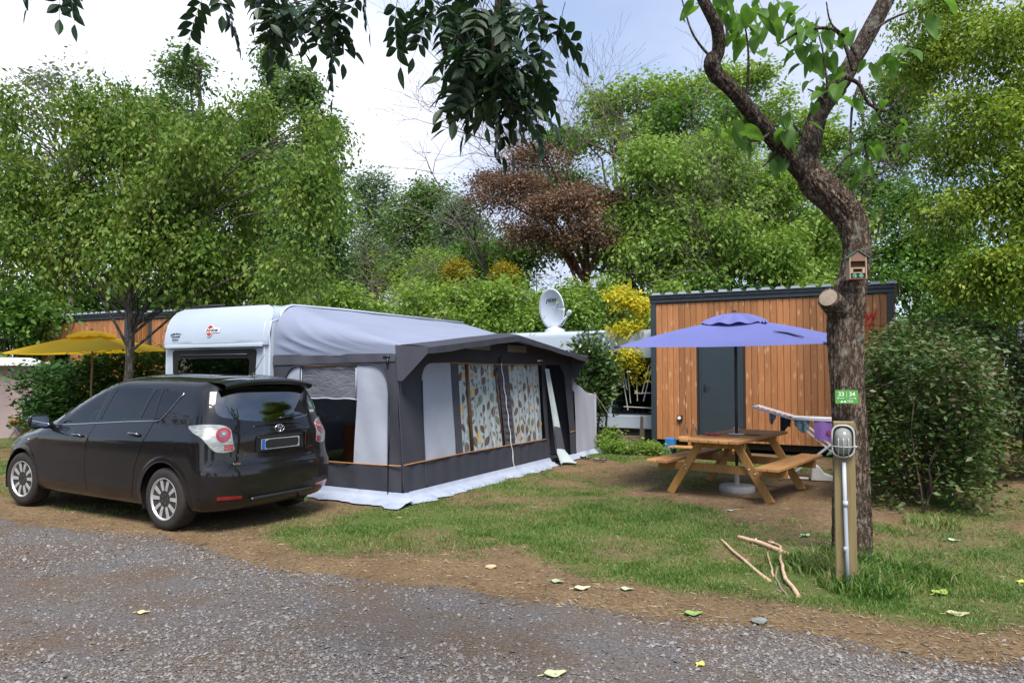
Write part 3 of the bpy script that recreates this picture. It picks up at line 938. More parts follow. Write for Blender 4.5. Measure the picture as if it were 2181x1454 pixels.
def on_body(x, y, z, axis, sgn):
    """body point and normal hit by a ray along one axis"""
    if axis == 'y': o, d = Vector((x, 3*sgn, z)), Vector((0, -sgn, 0))
    elif axis == 'x': o, d = Vector((-4 if sgn < 0 else 6, y, z)), Vector((-sgn, 0, 0))
    elif axis == 'c': # rear corner, looked at on the diagonal; x holds the distance across
        dv = Vector((.707, -.707*sgn, 0)); ac = Vector((.707, .707*sgn, 0))
        o = Vector((-.74, .88*sgn, z))+ac*x-dv*2; d = dv
    else: o, d = Vector((x, y, 4)), Vector((0, 0, -1))
    h = BVH.ray_cast(o, d)
    if h[0] is None:
        h = BVH.find_nearest(o+d*(2.2 if axis != 'x' else 3.3))
    return h[0], h[1]
def patch(name, poly, axis, sgn, off, m, parent, step=.03, holes=(), seg=.02, thick=.0):
    """panel lying on the body: outline given in the projected plane"""
    P = resample(poly, seg)
    vs, fs = cdt(P, [resample(h, seg) for h in holes], step)
    out = []; nm = []
    for a, b in vs:
        if axis == 'y': p, nn = on_body(a, 0, b, 'y', sgn)
        elif axis == 'x': p, nn = on_body(0, a, b, 'x', sgn)
        elif axis == 'c': p, nn = on_body(a, 0, b, 'c', sgn)
        else: p, nn = on_body(a, b, 0, 'z', 1)
        out.append(p+nn*off); nm.append(nn)
    mb = MB(); nb = len(out)
    # orient outward
    ref = sum((n_ for n_ in nm), Vector())
    ff = []
    for f in fs:
        q = (out[f[1]]-out[f[0]]).cross(out[f[2]]-out[f[0]])
        ff.append(f if q.dot(nm[f[0]]) > 0 else (f[0], f[2], f[1]))
    mb.add(out, ff)
    # rim turned inward so that the panel has an edge
    e = {}
    for f in ff:
        for i in range(3):
            a, b = f[i], f[(i+1) % 3]
            e[(a, b)] = e.get((a, b), 0)+1
    rim = [(a, b) for (a, b) in e if (b, a) not in e]
    idx = {}; rv_ = []
    for a, b in rim:
        for q in (a, b):
            if q not in idx: idx[q] = nb+len(rv_); rv_.append(out[q]-nm[q]*(off+.012+thick))
    if rim:
        mb.v.extend(tuple(p) for p in rv_)
        for a, b in rim:
            mb.f.append([b, a, idx[a], idx[b]]); mb.m.append(0)
    return mb.build(name, m, parent, smooth=True, angle=35)

SIDE_FRONT_WIN = rounded([(2.10,1.005),(1.335,1.055),(1.185,1.445),(1.30,1.455),(1.55,1.40),(1.80,1.27),(2.0,1.11)], [.03,.03,.03,.08,.1,.1,.1])
SIDE_REAR_WIN = rounded([(1.245,1.062),(.555,1.10),(.435,1.425),(1.09,1.45)], .03)
SIDE_QUARTER = rounded([(.515,1.103),(.30,1.113),(.30,1.425),(.395,1.425)], [.02,.02,.02,.02])
SIDE_THIRD = rounded([(.26,1.115),(.26,1.42),(.02,1.405),(-.07,1.37),(.06,1.21),(.15,1.13)], [.02,.02,.06,.05,.06,.05])
REAR_GLASS = rounded([(-.60,1.425),(-.675,1.24),(-.66,1.155),(-.34,1.10),(0,1.085),(.34,1.10),(.66,1.155),(.675,1.24),(.60,1.425),(0,1.45)], [.04,.06,.07,.1,.1,.1,.07,.06,.04,.1])
def in_poly_np(x, y, pg):
    c = np.zeros(len(x), bool); n = len(pg)
    for i in range(n):
        a, b = pg[i], pg[(i+1) % n]
        if a[1] == b[1]: continue
        c ^= ((a[1] > y) != (b[1] > y)) & (x < (b[0]-a[0])*(y-a[1])/(b[1]-a[1])+a[0])
    return c
WIND = rounded([(2.42,0.62),(2.42,-.62),(1.52,-.55),(1.52,.55)], .06)  # x,y seen from above
def shrink(pg, k=.94):
    cx = sum(p[0] for p in pg)/len(pg); cy = sum(p[1] for p in pg)/len(pg)
    return [(cx+(p[0]-cx)*k, cy+(p[1]-cy)*k) for p in pg]

CAR_POS = (-3.11, 8.22, 0); CAR_YAW = R(149.6)
car = thing('parked_car', 'glossy black people-carrier car parked beside the awning, rear facing right', 'car', CAR_POS, CAR_YAW)
AR, AC = .375, ((0, .318), (2.78, .318))
def body_mesh():
    keep = []
    V = BV.copy()
    # pull points round the arches onto the circle
    for cx, cz in AC:
        d = np.hypot(V[:, 0]-cx, V[:, 2]-cz)
        k = (np.abs(V[:, 1]) > .6) & (d < AR+.022) & (d > AR-.022)
        s = AR/d[k]
        V[k, 0] = cx+(V[k, 0]-cx)*s; V[k, 2] = cz+(V[k, 2]-cz)*s
    holes_s = [shrink(p, .95) for p in (SIDE_FRONT_WIN, SIDE_REAR_WIN, SIDE_QUARTER, SIDE_THIRD)]
    hr = shrink(REAR_GLASS, .95); hw_ = shrink(WIND, .97)
    cen = V[np.array(BFc)].mean(1)
    cut = np.zeros(len(BFc), bool)
    for cx, cz in AC:
        cut |= (np.abs(cen[:, 1]) > .6) & (np.hypot(cen[:, 0]-cx, cen[:, 2]-cz) < AR-.001)
    for h in holes_s:
        cut |= (np.abs(cen[:, 1]) > .5) & (cen[:, 2] > .98) & in_poly_np(cen[:, 0], cen[:, 2], h)
    cut |= (cen[:, 0] < -.35) & in_poly_np(cen[:, 1], cen[:, 2], hr)
    cut |= (cen[:, 0] > 1.4) & (cen[:, 2] > 1.0) & in_poly_np(cen[:, 0], cen[:, 1], hw_)
    cut &= cen[:, 2] > .175
    keep = [f for f, c in zip(BFc, cut) if not c]
    mb = MB(); mb.v = [tuple(p) for p in V.tolist()]; mb.f = [list(f) for f in keep]; mb.m = [0]*len(keep)
    return mb.mesh('body', PAINT, smooth=True)
body = link('body', body_mesh(), car)
# dark lining of the arches and floor
for cx, cz in AC:
    for s in (1, -1):
        P = []; mb = MB()
        n = 26
        for i in range(n+1):
            t = -.35+(PI+.7)*i/n
            P.append((cx+math.cos(t)*(AR-.002), cz+math.sin(t)*(AR-.002)))
        vs = [(x, .868*s, z) for x, z in P]+[(x, .5*s, z) for x, z in P]
        m_ = n+1
        fs = [(i, i+1, m_+i+1, m_+i) for i in range(n)]
        mb.add(vs, fs+[tuple(range(m_, 2*m_))])
        mb.build('wheel_arch', TRIM, body)
for s in (1, -1):
    for cx, cz in AC:
        P = []
        for i in range(41):
            t = -.16+(PI+.32)*i/40
            x, z = cx+math.cos(t)*(AR+.004), cz+math.sin(t)*(AR+.004)
            q, nn = on_body(x, 0, max(z, .2), 'y', s)
            P.append((q.x, q.y+.001*s, q.z))
        MB().tube(P, .0085, 6).build('arch_lip', PAINT, body, smooth=True)
        def flange(u, v, cx=cx, cz=cz, s=s):
            t = -.20+(PI+.40)*u; r_ = AR-.003+.062*v
            q, nn = on_body(cx+math.cos(t)*r_, 0, max(cz+math.sin(t)*r_, .205), 'y', s)
            return q+nn*(.0065*(1-v)**.5+.0008)
        MB().grid(flange, 48, 5).build('arch_flange', PAINT, body, smooth=True)
# doors and other shut panels stand a hair proud so that their gaps read
DOOR_F = rounded([(2.40,.30),(2.46,.62),(2.42,.86),(2.30,1.0),(1.99,1.165),(1.81,1.295),(1.56,1.425),(1.30,1.482),(1.135,1.475),(1.29,1.05),(1.375,.85),(1.395,.6),(1.38,.295)], [.04,.05,.08,.05,.05,.05,.06,.05,.02,.03,.05,.05,.03])
DOOR_R = rounded([(1.372,.295),(1.387,.6),(1.367,.85),(1.282,1.05),(1.127,1.475),(.275,1.45),(.275,1.1),(.36,.83),(.475,.62),(.50,.45),(.545,.29)], [.03,.05,.05,.03,.02,.03,.03,.08,.1,.05,.03])
HANDLES = []
for s in (1, -1):
    df = patch('door', DOOR_F, 'y', s, .0035, PAINT, car, .045, [SIDE_FRONT_WIN])
    dr = patch('door', DOOR_R, 'y', s, .0035, PAINT, car, .045, [SIDE_REAR_WIN, SIDE_QUARTER])
    patch('window', SIDE_FRONT_WIN, 'y', s, .0, glass('front_side_glass', (.55,.62,.60), .0), df, .06)
    patch('window', SIDE_REAR_WIN, 'y', s, .0, glass('privacy_glass', (.10,.12,.115), .01), dr, .06)
    patch('window', SIDE_QUARTER, 'y', s, .0, glass('privacy_glass', (.10,.12,.115), .01), dr, .06)
    patch('window', SIDE_THIRD, 'y', s, .005, glass('privacy_glass', (.10,.12,.115), .01), body, .06)
    for d_, hx, hz in ((df, 1.56, .90), (dr, .52, .955)):
        q, nn = on_body(hx, 0, hz, 'y', s)
        P = [(hx+dx, q.y+s*(.006+.036*math.sin(PI*t)**.5), hz+.012*(t-.5)*-1) for t, dx in ((0,.10),(.12,.085),(.3,.05),(.5,0),(.7,-.05),(.88,-.085),(1,-.10))]
        MB().tube(P, [.010,.013,.014,.014,.014,.013,.010], 8).build('door_handle', PAINT, d_, smooth=True)
        MB().tube([(p[0], p[1]+s*.003, p[2]+.012) for p in P[1:-1]], .0045, 6).build('handle_strip', CHROME, d_, smooth=True)
    # bright strip under the windows, climbing behind the last one
    P = []
    for x, z in ((2.12,.985),(1.9,1.0),(1.5,1.024),(1.1,1.05),(.7,1.075),(.4,1.09),(.24,1.096),(.16,1.115),(.07,1.20),(-.05,1.35),(-.085,1.385)):
        q, nn = on_body(x, 0, z, 'y', s); P.append(q+nn*.006)
    MB().tube(P, [.007]*6+[.006]*2+[.004]*3, 6).build('window_strip', CHROME, body, smooth=True)
    # mirror
    mh = MB()
    c0 = Vector((2.17, 1.0*s, 1.04))
    prof = []
    def mir(u, v):
        th = u*2*PI; ph = (v-.5)*PI
        a = abs(math.cos(ph))**.55
        x = -.02+(.075 if math.sin(ph) > 0 else .02)*math.sin(ph)
        return (c0.x+x+.02*(1-a), c0.y+.115*a*math.copysign(abs(math.cos(th))**.6, math.cos(th)), c0.z+.082*a*math.copysign(abs(math.sin(th))**.65, math.sin(th)))
    mh.grid(mir, 28, 10)
    mo = mh.build('wing_mirror', PAINT, car, smooth=True)
    MB().tube([(2.20,.82*s,.985),(2.20,.90*s,.975),(2.18,.95*s,.985)], [.035,.028,.03], 8).build('mirror_arm', TRIM, mo, smooth=True)
    gl = rounded([(-.098,-.062),(.098,-.066),(.095,.06),(-.085,.062)], .03)
    MB().prism(gl, .004, frame((c0.x-.046, c0.y, c0.z), (0,-1,0), (0,0,1))).build('mirror_glass', mat('mirror_silver', (.85,.87,.9), None, 3, rough=.02, metal=1), mo)
    # side repeater
    q, nn = on_body(2.62, 0, .80, 'y', s)
    MB().lathe([(.028,0),(.026,.006),(.014,.011)], 14, frame(q-nn*.001, (1,0,.1), (0,-nn.z,nn.y)) if False else frame(q, (s,0,0), (0,0,1)) @ Matrix.Rotation(PI if s > 0 else PI, 4, 'Y') if False else Matrix.Translation(q) @ nn.to_track_quat('Z','Y').to_matrix().to_4x4() @ Matrix.Diagonal((1.0,.62,1,1))).build('side_repeater', LAMP_CLEAR, body, smooth=True)
    # tail lamp wrapping the corner; outline on the diagonal plane (across, height)
    TL = rounded([(.27,1.065),(.11,1.085),(-.06,1.08),(-.145,1.035),(-.185,.815),(-.09,.802),(-.005,.815),(.05,.88),(.11,.955),(.215,1.005)], [.03,.05,.06,.04,.03,.02,.04,.08,.08,.05])
    tl = patch('tail_light', TL, 'c', s, .009, LAMP_CLEAR, car, .025, thick=.01)
    def rnd_on(u, v, r, n=20): return [(u+r*math.cos(2*PI*i/n), v+r*1.0*math.sin(2*PI*i/n)) for i in range(n)]
    rr_ = patch('red_ring', rnd_on(-.078, .982, .066), 'c', s, .017, LAMP_RED, tl, .02)
    patch('reflector_bowl', rnd_on(-.078, .982, .036), 'c', s, .020, LAMP_GREY, tl, .02)
    patch('bulb_dome', rnd_on(-.078, .982, .013), 'c', s, .026, LAMP_CLEAR, tl, .02)
    for k in range(4):
        patch('red_bar', [(-.172, .822+k*.016), (-.088, .822+k*.016), (-.088, .833+k*.016), (-.172, .833+k*.016)], 'c', s, .012, LAMP_RED, tl, .03)
    # front lamp
    patch('headlight', rounded([(3.40,.70),(3.28,.82),(2.98,.93),(3.12,.80),(3.30,.69)], .03), 'y', s, .006, LAMP_CLEAR, car, .04)
# fuel flap on the left
patch('fuel_flap', [(-.10+.085*math.cos(2*PI*i/24), .86+.09*math.sin(2*PI*i/24)) for i in range(24)], 'y', 1, .002, PAINT, body, .03)
# tailgate with the rear window let into it
GATE = rounded([(-.63,1.465),(-.71,1.25),(-.69,1.12),(-.64,1.02),(-.665,.70),(-.55,.665),(.55,.665),(.665,.70),(.64,1.02),(.69,1.12),(.71,1.25),(.63,1.465)], [.02,.05,.05,.05,.03,.03,.03,.03,.05,.05,.05,.02])
gate = patch('tailgate', GATE, 'x', -1, .004, PAINT, car, .04, [REAR_GLASS])
patch('rear_window', REAR_GLASS, 'x', -1, .002, glass('rear_glass', (.07,.085,.09), .13), gate, .05)
# roof spoiler over the window
def spoil(u, v):
    y = (u-.5)*2*.58
    ed = 1-.10*abs(y/.6)**3
    prof = [(-.16,1.556),(-.30,1.553),(-.44,1.543),(-.545,1.528),(-.560,1.508),(-.545,1.478),(-.48,1.462),(-.40,1.47)]
    t = v*(len(prof)-1); i = min(int(t), len(prof)-2); f_ = t-i
    x = prof[i][0]*(1-f_)+prof[i+1][0]*f_; z = prof[i][1]*(1-f_)+prof[i+1][1]*f_
    drop = .055*abs(y/.6)**2.6
    x2 = x*(.30+.70*ed) if x < -.2 else x
    return (x2-.055, y*1.02, z-drop+.004)
sp = MB().grid(spoil, 30, 21)
sp.build('roof_spoiler', PAINT, gate, smooth=True, angle=50)
P = [on_body(0, y, 1.065, 'x', -1)[0]+Vector((-.012, 0, -.02*(y/.3)**2)) for y in np.linspace(-.34, .34, 15)]
MB().tube(P, .007, 6).build('gate_ridge', PAINT, gate, smooth=True)
P = [on_body(0, y, 1.10+.02*abs(y)/.3, 'x', -1)[0]+Vector((-.014, 0, .012)) for y in np.linspace(-.02, -.38, 9)]
MB().tube(P, [.016,.012]+[.008]*6+[.005], 6).build('rear_wiper', TRIM, gate, smooth=True)
# maker's emblem: three rings
q, nn = on_body(0, 0, 1.01, 'x', -1)
EM = frame(q+Vector((-.012,0,0)), (0,-1,0), (0,.0,1))
mbE = MB()
def ring(cx, cy, a, b, r):
    n = 28
    P = [EM @ Vector((cx+a*math.cos(2*PI*i/n), cy+b*math.sin(2*PI*i/n), 0)) for i in range(n+1)]
    mbE.tube(P, r, 6, caps=False)
ring(0, 0, .060, .040, .0055); ring(0, .002, .016, .036, .0042); ring(0, .018, .042, .0165, .0042)
mbE.build('maker_emblem', CHROME, gate, smooth=True)
q2, _ = on_body(0, .47, .765, 'x', -1)
text_part('TOYOTA', .034, CHROME, gate, frame((q2.x-.008, .47, .765), (0,-1,0), (0,0,1)), name='badge_lettering', spacing=1.15, bold=.0008)
q2, _ = on_body(0, -.42, .775, 'x', -1)
text_part('VERSO', .034, CHROME, gate, frame((q2.x-.008, -.42, .775), (0,-1,.12), (0,0,1)), name='badge_lettering', spacing=1.1, shear=.3, bold=.0008)
q2, _ = on_body(0, .50, .685, 'x', -1)
MB().prism(rounded([(-.045,-.012),(.045,-.012),(.045,.012),(-.045,.012)], .011), .006, frame((q2.x-.004, .55, .685), (0,-1,0), (0,0,1))).build('badge', CHROME, gate)
# number plate recess, plate blanked out
pq, _ = on_body(0, 0, .86, 'x', -1)
MB().prism(rounded([(-.33,-.085),(.33,-.085),(.31,.085),(-.31,.085)], .03), .006, frame((pq.x-.004, 0, .865), (0,-1,0), (0,0,1))).build('plate_recess', TRIM, gate)
pl = MB().prism(rounded([(-.26,-.055),(.26,-.055),(.26,.055),(-.26,.055)], .008), .006, frame((pq.x-.012, 0, .855), (0,-1,0), (0,0,1))).build('number_plate', PLATE_W, car)
MB().box(pq.x-.0205, pq.x-.0185, .215, .257, .802, .908).build('plate_band', PLATE_B, pl)
MB().prism(rounded([(-.205,-.046),(.235,-.043),(.25,.0),(.24,.045),(-.16,.048),(-.21,.03)], .02), .002, frame((pq.x-.0185, 0, .855), (0,-1,0), (0,0,1))).build('blanked_number', MAT_BLACK, pl)
MB().box(pq.x-.02, pq.x-.006, -.30, .30, .918, .935).build('plate_light_bar', TRIM, gate, bevel=.004)
MB().box(pq.x-.028, pq.x-.008, -.345, -.335, .80, .93).build('gate_handle_edge', CHROME, gate)
# bumper: lower lip, reflector, shelf line
bmp = patch('rear_bumper', rounded([(-.86,.635),(-.70,.62),(-.60,.645),(.60,.645),(.70,.62),(.86,.635),(.86,.33),(.80,.225),(-.80,.225),(-.86,.33)], [.02,.03,.03,.03,.03,.02,.05,.05,.05,.05]), 'x', -1, .005, PAINT, car, .05)
for s in (1, -1):
    patch('bumper_reflector', rounded([(s*.50,.335),(s*.74,.345),(s*.74,.375),(s*.50,.362)], .01), 'x', -1, .012, LAMP_RED, bmp, .05)
MB().box(-.79, -.74, -.42, .42, .30, .335).build('bumper_step', TRIM, bmp, bevel=.012)
patch('bumper_vent', rounded([(-.80,.44),(-.80,.36),(-.30,.335),(-.30,.40)], .02), 'x', -1, .008, TRIM, bmp, .05)
MB().tube([(-.62,-.30,.22),(-.80,-.30,.215)], .028, 12).build('exhaust_pipe', CHROME, car, smooth=True, angle=40)
patch('windscreen', WIND, 'z', 1, .004, glass('windscreen_glass', (.6,.66,.64), .05), car, .06)
patch('roof_panel', rounded([(.95,-.40),(.95,.40),(-.15,.40),(-.15,-.40)], .05), 'z', 1, .004, glass('roof_glass', (.02,.02,.025), .10), body, .08)
MB().tube([(-.26,0,1.575),(-.30,0,1.60)], [.022,.012], 10).tube([(-.29,0,1.60),(-.37,0,1.70),(-.46,0,1.80)], [.004,.0032,.0022], 6).build('aerial', TRIM, car, smooth=True)
patch('aerial_foot', [(-.27+.06*math.cos(2*PI*i/16), .035*math.sin(2*PI*i/16)) for i in range(16)], 'z', 1, .008, CHROME, body, .05)
for y in (.05,): pass
# stickers on the rear window
gp = on_body(0, -.55, 1.20, 'x', -1)[0]
for nm_, z_, w_, h_, m_ in (('sticker', 1.165, .045, .013, PLATE_W), ('sticker', 1.235, .03, .03, mat('green_sticker', (.08,.22,.16), None, 8, rough=.5))):
    q, nn = on_body(0, -.555, z_, 'x', -1)
    MB().prism([(-w_, -h_), (w_, -h_), (w_, h_), (-w_, h_)], .001, Matrix.Translation(q+nn*.007) @ frame((0,0,0), Vector((0,0,1)).cross(nn), nn.cross(Vector((0,0,1)).cross(nn)))).build(nm_, m_, gate)
# wheels
def wheel(cx, s, steer=0):
    w = child_empty('wheel', car, (cx, .77*s, .318))
    w.rotation_euler = (0, 0, steer)
    S = s
    MX = Matrix(((1,0,0,0),(0,0,S,0),(0,1,0,0),(0,0,0,1)))  # z of the lathe -> outward
    prof = [(.205,-.11),(.235,-.112),(.285,-.108),(.308,-.095),(.318,-.07),(.318,.06),(.312,.082),(.296,.098),(.268,.106),(.232,.104),(.212,.098),(.205,.085)]
    MB().lathe(prof, 56, MX).build('tyre', RUBBER, w, smooth=True, angle=40)
    rim = MB()
    def ringp(prof):
        vs = []; fs = []; n = 48
        for r, z in prof:
            for k in range(n): 
                t = 2*PI*k/n; vs.append(MX @ Vector((r*math.cos(t), r*math.sin(t), z)))
        for i in range(len(prof)-1):
            for k in range(n): k2 = (k+1) % n; fs.append((i*n+k, i*n+k2, (i+1)*n+k2, (i+1)*n+k))
        rim.add(vs, fs)
    ringp([(.205,-.10),(.190,-.08),(.185,.06),(.196,.085),(.205,.100),(.214,.102),(.216,.096)])
    # five pairs of spokes
    for k in range(5):
        for q in (-1, 1):
            a0 = 2*PI*k/5+PI/2; a = a0+q*.30
            da = a0+q*.20
            r0, r1 = .045, .200
            p0 = Vector((r0*math.cos(a0+q*.25), r0*math.sin(a0+q*.25), .078)); p1 = Vector((r1*math.cos(a), r1*math.sin(a), .088))
            mid = p0.lerp(p1, .5); mid.z = .092
            d = (p1-p0).normalized(); sd = Vector((-d.y, d.x, 0)).normalized()
            ring_ = []
            for p, wd, dp in ((p0, .017, .03), (mid, .017, .026), (p1, .023, .026)):
                ring_.append([p-sd*wd, p+sd*wd, p+sd*wd*1.1-Vector((0,0,dp)), p-sd*wd*1.1-Vector((0,0,dp))])
            vs = [MX @ v for r_ in ring_ for v in r_]
            fs = [(i*4+j, i*4+(j+1) % 4, (i+1)*4+(j+1) % 4, (i+1)*4+j) for i in range(2) for j in range(4)]
            rim.add(vs, fs)
    rim.lathe([(.058,.03),(.058,.074),(.05,.082),(.030,.084),(.028,.078)], 24, MX)
    ro = rim.build('rim', ALLOY, w, smooth=True, angle=35)
    bo = MB()
    for k in range(5):
        a = 2*PI*k/5; bo.lathe([(.009,.07),(.009,.088),(.005,.09)], 8, MX @ Matrix.Translation((.044*math.cos(a+.6), .044*math.sin(a+.6), 0)))
    bo.build('wheel_bolt', DISC, w)
    MB().lathe([(.03,-.02),(.145,-.02),(.145,.0),(.03,.005)], 32, MX).lathe([(.03,-.07),(.184,-.07),(.184,-.065),(.03,-.06)], 32, MX).build('brake_disc', DISC, w, smooth=True, angle=40)
for s in (1, -1):
    wheel(0, s); wheel(2.78, s, R(4))
# cabin: seats, dash, wheel, floor
inn = MB().box(-.55, 2.5, -.78, .78, .33, .36).box(2.05, 2.5, -.76, .76, .36, .95).build('interior_floor', SEAT, car)
for x0, ys in ((1.35, (.38, -.38)), (.45, (.45, 0, -.45))):
    for y0 in ys:
        w_ = .24 if len(ys) == 2 else .21
        st = MB().box(x0-.28, x0+.25, y0-w_, y0+w_, .40, .58).build('car_seat', SEAT, car, bevel=.05)
        b_ = MB(); b_.bar((x0-.24, y0, .52), (x0-.42, y0, 1.13), 2*w_, .13, up=(1,0,0)); b_.bar((x0-.43, y0, 1.15), (x0-.47, y0, 1.31), .25, .08, up=(1,0,0)); b_.build('seat_back', SEAT, st, bevel=.03)
n = 24
P = [Vector((1.86, .38, .98))+Vector((-.06*math.sin(2*PI*i/n)*-1, .19*math.cos(2*PI*i/n), .17*math.sin(2*PI*i/n))) for i in range(n+1)]
MB().tube(P, .014, 8, caps=False).bar((1.86,.2,.98),(1.86,.56,.98),.03,.02).bar((1.88,.38,.98),(2.1,.38,.9),.05,.05).build('steering_wheel', mat('grey_leather', (.10,.10,.105), None, 20, rough=.5), car, smooth=True, angle=40)
# ------------------------------------------------------------------ caravan
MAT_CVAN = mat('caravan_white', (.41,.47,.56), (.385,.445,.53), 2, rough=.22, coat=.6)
MAT_CTRIM = mat('caravan_trim', (.46,.51,.59), (.42,.47,.55), 5, rough=.3)
MAT_BLKFRAME = mat('window_frame_black', (.010,.010,.011), None, 6, rough=.45, spec=.3)
CW = 2.17
cvx, cvy = XY(-7.65-CW, 7.16)
caravan = thing('touring_caravan', 'white touring caravan with a dark end window behind the black car', 'caravan', (cvx, cvy, 0), -SITE)
CL = 5.35
def cv_section(n=7, r=.20):
    # outline of the body across its width: bottom left, up, over, down
    P = [(0,.42),(0,.9),(0,1.4),(0,1.9)]
    for i in range(n+1):
        t = PI/2*i/n; P.append((r-r*math.cos(t), 2.55-r+r*math.sin(t)))
    for k in range(1, 8): P.append((r+(CW-2*r)*k/8, 2.55+.025*math.sin(PI*k/8)))
    for i in range(n+1):
        t = PI/2*i/n; P.append((CW-r+r*math.sin(t), 2.55-r+r*math.cos(t)))
    P += [(CW,1.9),(CW,1.4),(CW,.9),(CW,.42)]
    return P
SEC = cv_section()
def cv_end(z):
    """how far the near end wall stands back at height z"""
    if z < 1.0: return .03+.12*(1.0-z)**1.5
    if z < 1.98: return .03
    t = (z-1.98)/.57
    return .0+.20*t**2.4
body_c = MB()
rows = []
ysteps = [0, .02, .06, .2, 1, 2, 3, 4, 5, CL]
for y in ysteps:
    rows.append([(x, (cv_end(z)+y*(1 if y < .3 else 1)) if y < 1 else y, z) for x, z in SEC])
w = len(SEC); vs = [p for r in rows for p in r]
fs = [(i*w+j, (i+1)*w+j, (i+1)*w+j+1, i*w+j+1) for i in range(len(rows)-1) for j in range(w-1)]
body_c.add(vs, fs)
body_c.add(rows[-1], [tuple(range(w))])
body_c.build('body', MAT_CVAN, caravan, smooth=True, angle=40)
# end wall: horizontal strips so that the upper panel curves back
mb = MB()
zs = [.42,.6,.8,1.0,1.4,1.975]+[1.982+.568*k/14 for k in range(15)]
def xin(z):
    r = .20
    if z < 2.35: return 0
    return r-math.sqrt(max(0, r*r-(z-2.35)**2))
vs = []; NX = 16
for z in zs:
    a = xin(z)
    for k in range(NX+1):
        x = a+(CW-2*a)*k/NX
        vs.append((x, cv_end(z)-.002-(.03*(1-(2*x/CW-1)**2) if z > 1.99 else 0), z))
fs = [(i*(NX+1)+k, i*(NX+1)+k+1, (i+1)*(NX+1)+k+1, (i+1)*(NX+1)+k) for i in range(len(zs)-1) for k in range(NX)]
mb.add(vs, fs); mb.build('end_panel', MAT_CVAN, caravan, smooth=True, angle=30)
# ledge under the upper panel, corner mouldings
MB().box(.06, CW-.10, -.045, .01, 1.955, 2.005).build('ledge_trim', MAT_CTRIM, caravan, bevel=.008)
MB().box(.70, 1.10, -.052, -.046, 1.95, 1.962).build('ledge_light', MAT_BLKFRAME, caravan)
def edge_path(xside, inset):
    P = []
    for z in np.linspace(.45, 2.30, 12): P.append((xside, cv_end(z)+inset, z))
    for k in range(1, 9):
        t = k/8
        z = 2.30+.25*math.sin(t*PI/2); P.append((xside+(.10 if xside < 1 else -.10)*t*t*.6, cv_end(2.55)+inset+.35*(1-math.cos(t*PI/2)), z+.012*t))
    P.append((xside, 1.5, 2.57)); P.append((xside, CL-.35, 2.57))
    return P
for xs_, nm_ in ((CW-.015, 'awning_rail'), (.015, 'awning_rail')):
    MB().tube(edge_path(xs_, .012), .021, 8).build(nm_, MAT_CTRIM, caravan, smooth=True)
MB().tube([(x+(-.085), y-.004, z) for x, y, z in edge_path(CW-.015, .0)[:-2]], .012, 6).build('corner_moulding', MAT_CTRIM, caravan, smooth=True)
# window in a black frame
WF = rounded([(.22,1.02),(1.86,1.02),(1.93,1.93),(.17,1.93)], .07)
WI = rounded([(.33,1.10),(1.75,1.10),(1.80,1.80),(.29,1.80)], .06)
vs, fs = cdt(WF, [WI])
Mw = frame((0, .03, 0), (1,0,0), (0,0,1))
wf = MB().add([Mw @ Vector((a, b, .016)) for a, b in vs], fs).build('window', MAT_BLKFRAME, caravan, solid=.012)
vs, fs = cdt(WI, step=.2)
MB().add([Mw @ Vector((a, b, .012)) for a, b in vs], fs).build('pane', glass('acrylic_pane', (.20,.21,.19), .05), wf)
MB().box(.28, 1.81, .0235, .0262, 1.08, 1.82).build('blind', mat('dark_blind', (.045,.05,.045), (.03,.033,.03), 1.5, rough=.7, stretch=(1,1,8)), wf)
MB().tube([tuple(Mw @ Vector((a, b, .024))) for a, b in [(.36,1.855),(1.76,1.855)]], .010, 6).build('window_hinge', mat('dark_grey_trim', (.06,.06,.062), None, 8, rough=.4), wf, smooth=True)
# maker's mark: red ellipse cut by the name
LOGO_RED = mat('logo_red', (.42,.03,.025), (.36,.025,.02), 8, rough=.4)
LOGO_BLK = mat('logo_black', (.015,.015,.017), None, 8, rough=.45)
LOGO_WHT = mat('logo_white', (.8,.8,.8), None, 8, rough=.4)
def endpt(x, z):
    return cv_end(z)-.003-(.03*(1-(2*x/CW-1)**2) if z > 1.99 else 0)
LX, LZ = 1.02, 2.20
sl = (endpt(LX, LZ+.08)-endpt(LX, LZ-.08))/.16
Ml = frame((LX, endpt(LX, LZ)-.004, LZ), (1, 0, 0), (0, sl, 1))
plate = MB().prism([(.065*1.12*math.cos(2*PI*i/32), .092*math.sin(2*PI*i/32)) for i in range(32)], .002, Ml).build('emblem', LOGO_WHT, caravan)
for sg in (1, -1):
    pts = [(.062*math.cos(t), sg*.082*math.sin(t)) for t in np.linspace(.42, PI-.42, 14)]
    MB().prism(pts if sg > 0 else pts[::-1], .002, Ml @ Matrix.Translation((0,0,.0025))).build('emblem_half', LOGO_RED, plate)
MB().prism([(-.09,-.028),(.21,-.028),(.21,.038),(-.09,.038)], .0015, Ml @ Matrix.Translation((0,0,.0025))).build('name_plate', LOGO_WHT, plate)
text_part('bürstner', .078, LOGO_BLK, plate, Ml @ Matrix.Translation((.055,.006,.0045)), spacing=.95, bold=.0016, shear=.08)
Md = frame((.27, endpt(.27, 2.14)-.004, 2.13), (1,0,0), (0, sl, 1))
for tx, sz, dy, ar in (('SUPER MARKET', .036, .042, 1.1), ('CARAVANES', .034, -.002, 0)):
    text_part(tx, sz, LOGO_BLK, caravan, Md @ Matrix.Translation((0, dy, .002)), name='dealer_lettering', arc=ar, bold=.0006)
MB().box(.20, .34, endpt(.27,2.07)-.004, endpt(.27,2.07)-.002, 2.062, 2.067).build('dealer_underline', LOGO_BLK, caravan)
